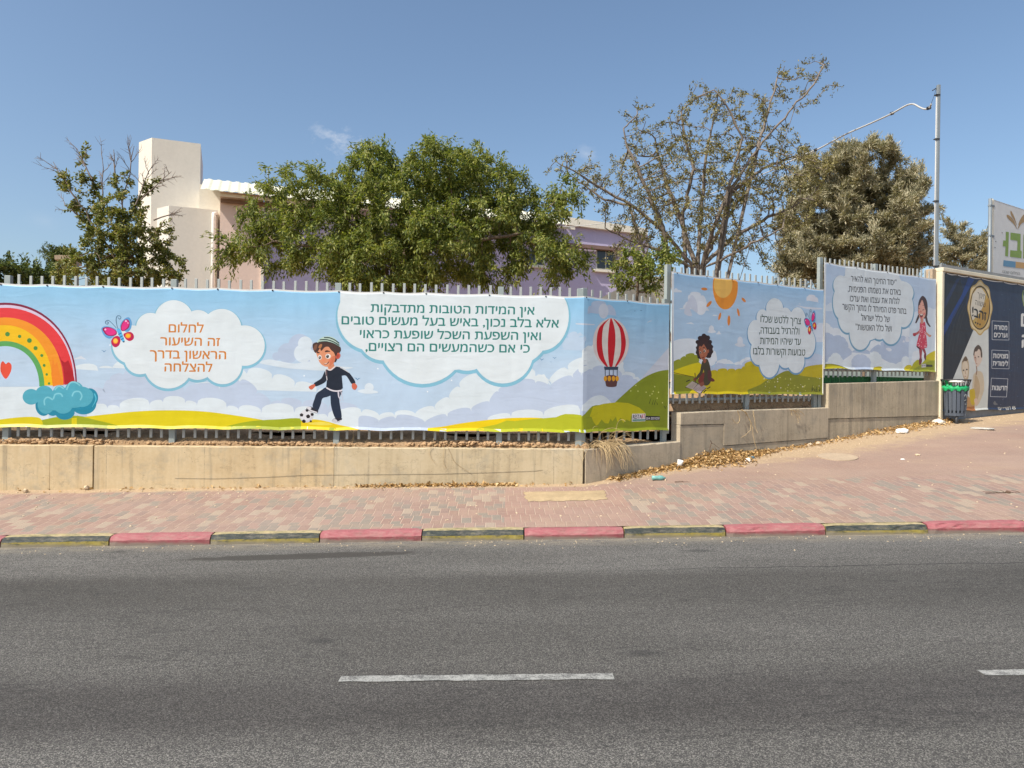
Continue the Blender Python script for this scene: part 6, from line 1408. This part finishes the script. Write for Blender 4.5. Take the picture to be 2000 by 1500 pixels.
TAMA = m_leaf("dry_needle_sprays", [(.15, (.10, .10, .060)), (.36, (.23, .217, .135)), (.56, (.35, .318, .205)), (.8, (.49, .425, .29))], .15)
SHRUB = m_leaf("shrub_leaves", [(.15, (.045, .065, .018)), (.36, (.115, .14, .03)), (.55, (.20, .205, .055)), (.74, (.30, .265, .09)), (.9, (.38, .30, .13))], .25)
FAR = m_leaf("far_bush_leaves", [(.2, (.03, .05, .014)), (.5, (.075, .11, .028)), (.8, (.15, .17, .045))], .2)
BK1 = m_bark("grey_brown_bark", (.16, .115, .08)); BK2 = m_bark("pale_bark", (.19, .155, .125)); BK3 = m_bark("dead_twig_bark", (.22, .17, .14))
# big round green tree
Y = 14.3; b = P(772, 560, Y); b.z = gnd
T = lambda px, py, dy=0: P(px, py, Y + dy)
make_tree('shade_tree', "broad dense green tree in front of the lilac school wall", b, [[b, T(770, 530), T(778, 480, .1), T(785, 440, .2)], [T(776, 490), T(720, 455, -.4), T(660, 425, -.6)], [T(778, 480), T(840, 450, .4), T(900, 425, .5)], [T(772, 520), T(860, 480, -.6), T(960, 465, -.8), T(1050, 455, -.6)], [T(772, 525), T(690, 500, -.5), T(600, 480, -.7), T(520, 470, -.6)]],
    [(860, 330, 80, 48, Y, 1.3), (740, 325, 62, 35, Y, 1.0), (610, 372, 90, 42, Y - .2, 1.1), (930, 350, 100, 45, Y, 1.2), (510, 425, 45, 24, Y - .3, .7), (498, 474, 56, 30, Y - .4, .8), (460, 508, 34, 15, Y - .4, .5), (560, 505, 60, 24, Y - .4, .8), (520, 375, 30, 18, Y, .4), (620, 455, 105, 48, Y, 1.3), (760, 420, 120, 80, Y, 1.5), (740, 510, 120, 55, Y - .3, 1.3), (860, 480, 110, 80, Y - .2, 1.4), (950, 430, 105, 60, Y, 1.3), (1040, 420, 70, 45, Y, 1.0), (1110, 385, 30, 38, Y, .6), (1060, 500, 75, 42, Y - .3, 1.0), (1125, 495, 42, 32, Y - .3, .7), (1085, 545, 28, 18, Y - .3, .4), (960, 540, 50, 24, Y - .4, .7), (745, 555, 110, 22, Y - .5, .8), (855, 285, 14, 20, Y, .3)],
    1700, .16, .22, 1.1, .0062, 2.35, None, BK1, GREEN, 11, 112000, .20, .55, .092, .030, rmax=.13, tipmax=.022)
# open thorn tree, many limbs fanning from the ground
Y = 15.6; b = P(1362, 560, Y); b.z = gnd
make_tree('thorn_tree', "tall open thorny tree with bare fanning limbs behind the middle picket fence", b, [[b, T(1362, 535), T(1355, 505)], [T(1362, 530), T(1300, 455, -.3), T(1240, 405, -.5), T(1160, 360, -.6), T(1075, 308, -.7)], [T(1362, 530), T(1330, 430, .3), T(1295, 340, .4), T(1275, 260, .4)], [T(1366, 530), T(1392, 450, -.4), T(1420, 380, -.5), T(1480, 290, -.5), T(1540, 220, -.5), T(1590, 165, -.5), T(1615, 115, -.5)], [T(1366, 525), T(1430, 465, .3), T(1500, 425, .4), T(1570, 395, .5)], [T(1362, 520), T(1370, 400, .6), T(1380, 300, .6), T(1400, 200, .6)], [T(1366, 528), T(1420, 500, -.5), T(1480, 470, -.7), T(1540, 440, -.7)], [T(1360, 528), T(1290, 490, .4), T(1220, 465, .4), T(1170, 440, .4)], [T(1300, 455, -.3), T(1250, 340, -.5), T(1222, 280, -.5), T(1214, 240, -.5)], [T(1330, 430, .3), T(1355, 330, .1), T(1335, 255, 0), T(1330, 205, 0)], [T(1420, 380, -.5), T(1490, 330, .2), T(1560, 300, .4), T(1590, 270, .4)], [T(1480, 290, -.5), T(1500, 220, -.2), T(1525, 130, 0)], [T(1540, 220, -.5), T(1600, 190, -.5), T(1628, 155, -.5)], [T(1240, 405, -.5), T(1180, 390, -.2), T(1110, 340, 0), T(1105, 295, 0)], [T(1366, 528), T(1400, 460, .5), T(1450, 380, .8), T(1470, 300, .8)], [T(1420, 380, -.5), T(1450, 270, -.7), T(1420, 205, -.8), T(1385, 165, -.8)]],
    [(1120, 335, 60, 38, Y - .6, .5), (1230, 375, 90, 65, Y, 1.1), (1240, 225, 35, 32, Y, .4), (1290, 300, 80, 65, Y, 1.0), (1370, 240, 75, 62, Y, 1.0), (1400, 170, 50, 20, Y, .4), (1460, 230, 65, 55, Y, .9), (1540, 160, 45, 40, Y, .5), (1600, 130, 35, 30, Y, .4), (1615, 165, 30, 22, Y, .3), (1350, 350, 140, 80, Y, 1.4), (1480, 340, 90, 70, Y, 1.2), (1540, 290, 45, 38, Y, .6), (1570, 340, 55, 48, Y, .8), (1320, 440, 120, 60, Y, 1.2), (1450, 430, 100, 60, Y, 1.2), (1240, 490, 70, 32, Y, .8), (1480, 500, 80, 22, Y, .7), (1540, 410, 60, 50, Y, .8)],
    2100, .13, .17, 1.2, .0078, 2.15, None, BK2, DUSTY, 5, 29000, .10, .1, .066, .026, rmax=.085, tipmax=.0115, leafprob=.75)
# dusty feathery trees at the right
Y = 24.0; b = P(1690, 560, Y); b.z = .95
make_tree('tamarisk_tree', "large rounded dusty olive tree behind the highest picket fence", b, [[b, T(1690, 520), T(1685, 470), T(1680, 420)]],
    [(1680, 315, 66, 38, Y, 1.6), (1612, 350, 66, 44, Y, 1.6), (1740, 365, 56, 42, Y, 1.5), (1775, 390, 34, 50, Y, 1.2), (1600, 420, 70, 55, Y, 1.8), (1690, 420, 85, 70, Y, 2.0), (1775, 440, 38, 55, Y, 1.4), (1590, 490, 70, 45, Y, 1.6), (1690, 480, 80, 50, Y - .6, 1.6), (1775, 505, 38, 38, Y, 1.2), (1560, 525, 45, 30, Y - .5, 1.0), (1655, 530, 125, 28, Y - .5, 1.3)],
    900, .28, .36, 1.8, .010, 2.3, None, BK1, TAMA, 21, 190000, .27, -.3, .15, .030, rmax=.2, tipmax=.03, group="dusty feathery trees")
Y = 29.0; b = P(1880, 560, Y); b.z = .95
make_tree('tamarisk_tree', "smaller sparse dusty olive tree between the steel pole and the school sign", b, [[b, T(1880, 530), T(1878, 490)]],
    [(1863, 455, 17, 20, Y, .8), (1898, 485, 24, 24, Y, .9), (1860, 500, 20, 26, Y, .9), (1885, 528, 38, 22, Y, .9), (1910, 520, 12, 20, Y, .6)],
    260, .30, .36, 1.6, .011, 2.3, None, BK1, TAMA, 22, 17000, .24, -.3, .16, .032, rmax=.15, tipmax=.03, group="dusty feathery trees")
# ragged tree by the tower, bare at the top
Y = 13.2; b = P(235, 575, Y); b.z = gnd
make_tree('ragged_tree', "ragged half bare tree in front of the cream tower", b, [[b, T(235, 530), T(238, 470), T(240, 400), T(225, 345)], [T(236, 520), T(190, 450, -.2), T(150, 390, -.3), T(108, 322, -.3)], [T(238, 480), T(200, 400, .2), T(180, 350, .2), T(152, 292, .2)], [T(238, 450), T(275, 390, .2), T(310, 340, .2)], [T(236, 520), T(290, 470, .1), T(330, 420, .1)]],
    [(238, 420, 42, 50, Y, .6), (172, 425, 34, 34, Y, .4), (140, 360, 20, 26, Y, .3), (270, 470, 55, 45, Y, .7), (210, 490, 60, 45, Y, .8), (180, 535, 62, 34, Y, .9), (270, 530, 72, 38, Y, .9), (230, 520, 60, 40, Y, .8), (340, 530, 25, 22, Y, .3), (235, 350, 20, 25, Y, .25)],
    620, .12, .17, .9, .0055, 2.2, None, BK1, SHRUB, 31, 18500, .12, .1, .066, .038, rmax=.085, tipmax=.012, leafprob=.7)
e_ = [o for o in bpy.data.objects if o.name.startswith('ragged_tree')][0]
rs = np.random.default_rng(4); mb = MB()                       # bare twigs against the sky
def twig(mb, a, b, r, depth, rs):
    pts = [a + (b - a) * t + Vector(rs.normal(0, .02 * (b - a).length, 3)) * (1 if 0 < t < 1 else 0) for t in (0, .25, .5, .75, 1)]
    mb.tube(pts, [r, r * .85, r * .7, r * .55, r * .3], 4, caps=False)
    if depth:
        for _ in range(5):
            t = rs.uniform(.3, 1); q = a + (b - a) * t; d = (b - a).normalized() + Vector(rs.normal(0, .55, 3)); twig(mb, q, q + d.normalized() * (b - a).length * rs.uniform(.25, .5), r * .5, depth - 1, rs)
for s, t in (((225, 345), (222, 292)), ((238, 400), (262, 285)), ((180, 350), (150, 290)), ((275, 390), (335, 335)), ((150, 390), (104, 316)), ((300, 430), (355, 412)), ((265, 400), (300, 320)), ((190, 450), (125, 400)), ((200, 400), (200, 310))): twig(mb, T(*s), T(*t), .016, 2, rs)
mb.build('bare_twigs', BK3, e_, fix=False)
# green bush beside the thorn tree
Y = 13.0; b = P(1245, 590, Y); b.z = gnd
make_tree('bush', "small green bush beside the low cream ramp wall", b, [[b, T(1245, 560)]], [(1240, 520, 45, 38, Y, .4), (1215, 545, 26, 28, Y, .3), (1275, 545, 26, 36, Y, .3), (1300, 500, 30, 25, Y + .3, .3)], 170, .10, .14, .8, .006, 2.3, None, BK1, GREEN, 41, 3600, .11, .3, .075, .034, rmax=.04, tipmax=.02, cat="bush")
# far greenery at the left
for k, (px, py, rx, ry, Yk, lab) in enumerate(((25, 535, 55, 30, 19, "low dark green bush at the left edge beyond the fence"), (88, 540, 34, 22, 20, "low dark green bush below the small concrete canopy"), (-60, 530, 60, 36, 18, "dark green bush outside the left edge"), (122, 497, 27, 22, 34, "distant rounded tree above the small concrete canopy"), (400, 575, 1, 1, 14, ""))):
    if not lab: continue
    Y = Yk; b = P(px, 600, Y); b.z = gnd
    make_tree('bush' if Yk < 30 else 'round_tree', lab, b, [[b, T(px, py + ry * .6)]], [(px, py, rx, ry, Y, .8), (px - rx * .4, py + ry * .4, rx * .7, ry * .8, Y, .6), (px + rx * .4, py + ry * .3, rx * .7, ry * .7, Y, .6)], 130, .2, .28, 1.4, .009, 2.3, None, BK1, FAR, 50 + k, 5200, .22, .1, .10, .05, rmax=.08, tipmax=.03, cat="bush" if Yk < 30 else "tree")
# ------------------------------------------------------------------ dry growth, leaf litter and rubbish
STRAW = m_leaf("dry_straw", [(.2, (.30, .20, .10)), (.5, (.46, .33, .17)), (.8, (.62, .48, .28))], .1)
DEADL = m_leaf("dead_leaves", [(.15, (.16, .085, .035)), (.4, (.36, .215, .085)), (.65, (.52, .34, .15)), (.9, (.66, .50, .28))], .12)
M_straw = plain("dry_grass_stems", (.50, .37, .20), .8, .3, 40, .1); M_dtw = plain("dark_dry_twigs", (.12, .075, .05), .9, .25, 30, .2)
NSk = Vector((-DS.y, DS.x))
def stem(mb, a, d, L, r, sag, rs, n=6):
    pts = []; q = Vector(a); v = Vector(d).normalized()
    for i in range(n + 1):
        pts.append(q.copy()); q = q + v * (L / n); v = (v + Vector((rs.normal(0, .08), rs.normal(0, .08), -sag / n))).normalized()
    mb.tube(pts, [r * (1 - .75 * i / n) for i in range(n + 1)], 3, caps=False)
rs = np.random.default_rng(8)
# tuft hanging over the wall just past the corner
t0, zt0 = plane_hit(1188, 868, Ws, DS); mb = MB()
for k in range(120):
    t = t0 + rs.normal(-.02, .11); q = Ws + DS * t + NSk * rs.uniform(.03, .14); out = rs.uniform(.15, .9)
    d = Vector((NS.x * out + DS.x * rs.normal(.2, .5), NS.y * out + DS.y * rs.normal(.2, .5), rs.uniform(.2, 1.0)))
    stem(mb, (q.x, q.y, zt2a + .01), d, rs.uniform(.25, .62), rs.uniform(.003, .006), rs.uniform(1.8, 4.2), rs, 9)
o = mb.build('grass_tuft', M_straw, fix=False); q = Ws + DS * t0; origin_to(o, (q.x, q.y, zt2a)); tag(o, "big tuft of dry straw hanging over the wall just right of the corner", "dry grass", "dry plants on the wall top")
def creeper(px, py, pts, label, m=M_straw, r=.006):
    mb = MB()
    for pl in pts:
        P3 = []
        for i, (x, y) in enumerate(pl):
            t, z = plane_hit(x, y, Ws + NS * .035, DS); q = Ws + NS * (.035 + rs.uniform(0, .02)) + DS * t; P3.append(Vector((q.x, q.y, z)))
        mb.tube(P3, [r * (1 - .5 * i / len(P3)) for i in range(len(P3))], 4, caps=False)
    o = mb.build('dry_creeper', m, fix=False); origin_to(o, Vector(o.data.vertices[0].co)); tag(o, label, "dry plant", "dry plants on the wall top")
creeper(0, 0, [spline([(1444, 800), (1456, 806), (1464, 822), (1465, 838), (1455, 850), (1447, 854)], 4, False), spline([(1448, 800), (1459, 812), (1467, 830), (1470, 850), (1476, 880), (1474, 890), (1466, 888)], 4, False), spline([(1470, 802), (1473, 825), (1478, 845)], 4, False), spline([(1440, 802), (1444, 815), (1442, 824), (1436, 826), (1428, 816)], 4, False)], "long pale dry stems drooping over the middle of the stepped wall")
creeper(0, 0, [spline([(1548, 800), (1552, 806), (1556, 815), (1558, 826)], 4, False), spline([(1552, 800), (1560, 808), (1562, 820)], 4, False), spline([(1544, 801), (1546, 812)], 4, False), spline([(1556, 800), (1566, 806), (1570, 812)], 4, False), spline([(1541, 800), (1553, 804), (1560, 816)], 4, False)], "small wisp of dry stems on the wall below the middle banner's right end")
creeper(0, 0, [spline([(1385, 888), (1386, 876), (1389, 866), (1397, 870), (1404, 876)], 4, False), spline([(1389, 866), (1387, 860)], 3, False)], "bare dark forked twig leaning on the wall above the dead leaves", M_dtw, .005)
# twigs lying on the top of the stepped wall
mb = MB()
for k in range(70):
    t = rs.uniform(t12 + .05, t3b - .3); q = Ws + DS * t + NSk * rs.uniform(.03, .20); z = zt3a + (zt3b - zt3a) * (t - t12) / (t3b - t12) + .01
    stem(mb, (q.x, q.y, z), (rs.normal(0, 1), rs.normal(0, .5), rs.uniform(.0, .9)), rs.uniform(.08, .26), rs.uniform(.002, .0045), rs.uniform(-.3, .8), rs, 5)
o = mb.build('dry_twigs', M_dtw, fix=False); origin_to(o, (Ws + DS * t12).to_3d() + Vector((0, 0, zt3a))); tag(o, kind='stuff', label="dark dry twigs strewn along the top of the stepped wall", cat="twigs")
# thin stalks in the gaps above the long wall
for (px, nst, lab) in ((688, 14, "thin dry stalks by the fence post below the boy's banner picture"), (862, 12, "wispy dry stalks drooping over the tan wall below the green lettering"), (1062, 30, "dense dry grass under the banner near the wall's corner"), (365, 5, "few dry stalks on the earth below the first speech cloud"), (150, 5, "few dry stalks on the earth below the turquoise cloud")):
    t0 = on_line(px, Wm, DM); mb = MB()
    for k in range(nst):
        q = Wm + DM * (t0 + rs.normal(0, .14)) + Vector((-DM.y, DM.x)) * rs.uniform(.03, .2)
        out = rs.uniform(-.2, .6); stem(mb, (q.x, q.y, ZW + .01), (NM.x * out + rs.normal(0, .6), NM.y * out, rs.uniform(.4, 1)), rs.uniform(.10, .28), rs.uniform(.0016, .003), rs.uniform(.3, 2.4), rs, 7)
    if px == 862:
        for pl in ([(845, 872), (838, 880), (842, 895), (850, 905)], [(872, 870), (880, 885), (886, 900), (905, 915), (920, 924)], [(868, 872), (866, 900), (872, 915)]):
            P3 = [];
            for x, y in spline(pl, 4, False): t, z = plane_hit(x, y, Wm + NM * .012, DM); q = Wm + NM * .014 + DM * t; P3.append((q.x, q.y, z))
            mb.tube(P3, .0022, 3, caps=False)
    o = mb.build('dry_stalks', M_straw, fix=False); q = Wm + DM * t0; origin_to(o, (q.x, q.y, ZW)); tag(o, lab, "dry grass", "dry plants on the wall top")
# thin wire running along the face of the long wall
mb = MB(); P3 = []
for x, y in ((342, 934), (420, 935), (520, 932), (600, 928), (720, 927), (850, 926), (960, 923), (1045, 920), (1060, 918)):
    t, z = plane_hit(x, y, Wm, DM); q = Wm + NM * .004 + DM * t; P3.append((q.x, q.y, z))
mb.tube(P3, .0014, 4, caps=False); o = mb.build('wire', M_blk, fix=False); origin_to(o, P3[0]); tag(o, "thin dark wire running along the face of the tan wall", "wire")
# drift of dead leaves at the foot of the stepped wall, and crumbs along the long wall
pos, dr = [], []
def drift(n, tr, width, hgt, O, D, N, dens=lambda t: 1.0, zf=None):
    for _ in range(n):
        t = rs.uniform(*tr)
        if rs.random() > dens(t): continue
        w = abs(rs.normal(0, .5)) * width(t); q = O + D * t + N * (w + .01); h = hgt(t) * max(0, 1 - w / (width(t) * 1.3)) * rs.uniform(.2, 1)
        pos.append((q.x, q.y, pave_z(q.x, q.y) + .006 + h)); v = rs.normal(0, 1, 3); v[2] *= .55; dr.append(v)
ta_, tb2 = on_line(1190, Ws, DS), on_line(1505, Ws, DS); tpk = on_line(1395, Ws, DS)
pk_ = lambda t: math.exp(-((t - tpk) / .62) ** 2)
drift(5200, (ta_, tb2), lambda t: .16 + .26 * pk_(t), lambda t: .02 + .13 * pk_(t), Ws, DS, NS, lambda t: .35 + .65 * pk_(t))
drift(900, (on_line(1690, Ws, DS), on_line(1860, Ws, DS)), lambda t: .28, lambda t: .05, Ws, DS, NS, lambda t: .8)
drift(700, (tb2, on_line(1690, Ws, DS)), lambda t: .16, lambda t: .02, Ws, DS, NS, lambda t: .5)
drift(900, (on_line(700, Wm, DM), on_line(1010, Wm, DM)), lambda t: .10, lambda t: .015, Wm, DM, NM, lambda t: .6)
drift(260, (-7, -.1), lambda t: .14, lambda t: .01, Wm, DM, NM, lambda t: .5)
q = ground_hit(1390, 905)
e = empty('leaf_litter', q); tag(e, "drift of brown dead leaves along the foot of the walls", "leaf litter", kind='stuff')
lo_ = leaf_mesh(np.array(pos), np.array(dr), .052, .028, 'leaves', DEADL, e, fold=.3, seed=3); lo_['kind'] = 'stuff'
# loose stones
M_stone = plain("pale_stones", (.56, .44, .30), .9, .2, 20, .4, 60)
for (px, py, s, lab) in ((1598, 868, .055, "pale flat stone at the wall foot, larger of a pair"), (1582, 871, .04, "pale flat stone at the wall foot, smaller of a pair"), (1792, 890, .035, "pale stone lying alone on the red forecourt"), (50, 962, .05, "tan stone in the sand at far left of the long wall"), (170, 956, .05, "tan stone below the crack in the long wall"), (1300, 939, .02, "small pebble on the paving before the leaf drift")):
    q = ground_hit(px, py); mb = MB(); rock(mb, (q.x, q.y, q.z + s * .35), s); o = mb.build('stone', M_stone, fix=False); origin_to(o, q); tag(o, lab, "stone", "loose stones on the paving")
# countless grit
mb = MB()
for k in range(700):
    x = rs.uniform(-6.5, 10); by, bz_ = back_line(x); y = by - abs(rs.normal(0, .35)) - .02
    if rs.random() < .3: y = rs.uniform(kerb_y(x) + .3, by)
    if y < kerb_y(x) + .2: continue
    rock(mb, (x, y, pave_z(x, y) + .002), rs.choice((.004, .006, .009, .013)))
for k in range(260):
    x = rs.uniform(-6, 6); y = kerb_y(x) - abs(rs.normal(0, .16)) - .01; rock(mb, (x, y, road_z(x, y) + .002), rs.choice((.003, .005, .008)))
o = mb.build('grit', M_stone, fix=False); origin_to(o, (0, 8.5, .2)); tag(o, kind='stuff', label="loose grit scattered over the footway and gutter", cat="grit")
# rubbish
q = ground_hit(1326, 914); mb = MB(); n = 14
cupv = []
ax = Vector((.25, -.1, .96)).normalized(); u_ = ax.orthogonal().normalized(); w_ = ax.cross(u_)
for h, r in ((0, .032), (.09, .042), (.092, .038), (.006, .028)): cupv += [Vector(q) + Vector((0, 0, .02)) + ax * h + (u_ * math.cos(2 * math.pi * i / n) + w_ * math.sin(2 * math.pi * i / n)) * r * (1 + (.12 if h > .05 else 0) * math.sin(i * 2)) for i in range(n)]
mb.add(cupv, [(j * n + i, j * n + (i + 1) % n, (j + 1) * n + (i + 1) % n, (j + 1) * n + i) for j in range(3) for i in range(n)] + [tuple(range(n)), tuple(range(3 * n, 4 * n))], 0, True)
o = mb.build('paper_cup', M_white); origin_to(o, q); tag(o, "crushed white paper cup standing in the dead leaves by the wall", "cup")
crumple('plastic_wrapper', ground_hit(1437, 900), (.05, .04, .025), M_white, "white plastic scrap lying on the dead leaves", "litter", seed=5)
crumple('plastic_wrapper', ground_hit(1461, 901), (.045, .035, .03), M_white, "white crumpled scrap next to the blue wrapper", "litter", seed=6)
crumple('plastic_wrapper', ground_hit(1468, 895), (.05, .035, .022), plain("blue_plastic", (.06, .20, .30), .4, .2), "blue crumpled wrapper by the foot of the stepped wall", "litter", seed=7)
crumple('plastic_wrapper', ground_hit(1398, 890) + Vector((0, 0, .06)), (.04, .03, .03), plain("pink_plastic", (.6, .22, .28), .4, .2), "pink wrapper on top of the dead leaf heap", "litter", seed=8)
crumple('plastic_bag', ground_hit(1761, 845), (.13, .09, .05), M_white, "white crumpled bag in the sand below the highest wall", "bag", seed=9)
crumple('plastic_bag', ground_hit(1833, 828), (.12, .09, .06), plain("off_white_bag", (.66, .60, .50), .5, .1), "off white bag at the foot of the corner pillar beside the litter bin", "bag", seed=10)
crumple('plastic_sheet', ground_hit(1918, 838), (.19, .11, .022), M_film, "flat clear plastic sheet on the sand right of the litter bin", "litter", seed=11)
crumple('plastic_wrapper', ground_hit(1763, 961 - 63), (.03, .02, .012), M_white, "tiny white scrap out on the red forecourt", "litter", seed=12)
# crushed pale green bottle
q = ground_hit(1285, 938); d = Vector((1, -.05, .02)).normalized(); mb = MB(); c = Vector(q) + Vector((-.08, 0, .03))
mb.tube([c, c + d * .01, c + d * .05, c + d * .10, c + d * .14, c + d * .155, c + d * .175], [.02, .032, .026, .033, .03, .014, .013], 10); o = mb.build('bottle', plain("pale_green_plastic", (.16, .36, .33), .3, .2, 20, .4)); origin_to(o, q); tag(o, "crushed pale green plastic bottle lying on the footway", "bottle")
for (px, py, dx, dy, L, lab) in ((1318, 943, 1, .05, .2, "thin dry stick beside the green bottle"), (1925, 965, 1, .1, .5, "long knotted dry branch at the right end of the footway")):
    q = ground_hit(px, py); mb = MB(); stem(mb, Vector(q) + Vector((0, 0, .012)), (dx, dy, .03), L, .006, .05, rs, 8)
    for k in range(4 if L > .3 else 1): stem(mb, Vector(q) + Vector((dx * L * rs.uniform(.2, .9), dy * L * .5, .014)), (rs.normal(0, 1), rs.normal(0, 1), .35), L * .35, .004, .6, rs, 4)
    if L > .3: rock(mb, (q.x + L * .55, q.y + .03, q.z + .02), .03)
    o = mb.build('dry_stick', M_dtw, fix=False); origin_to(o, q); tag(o, lab, "stick")
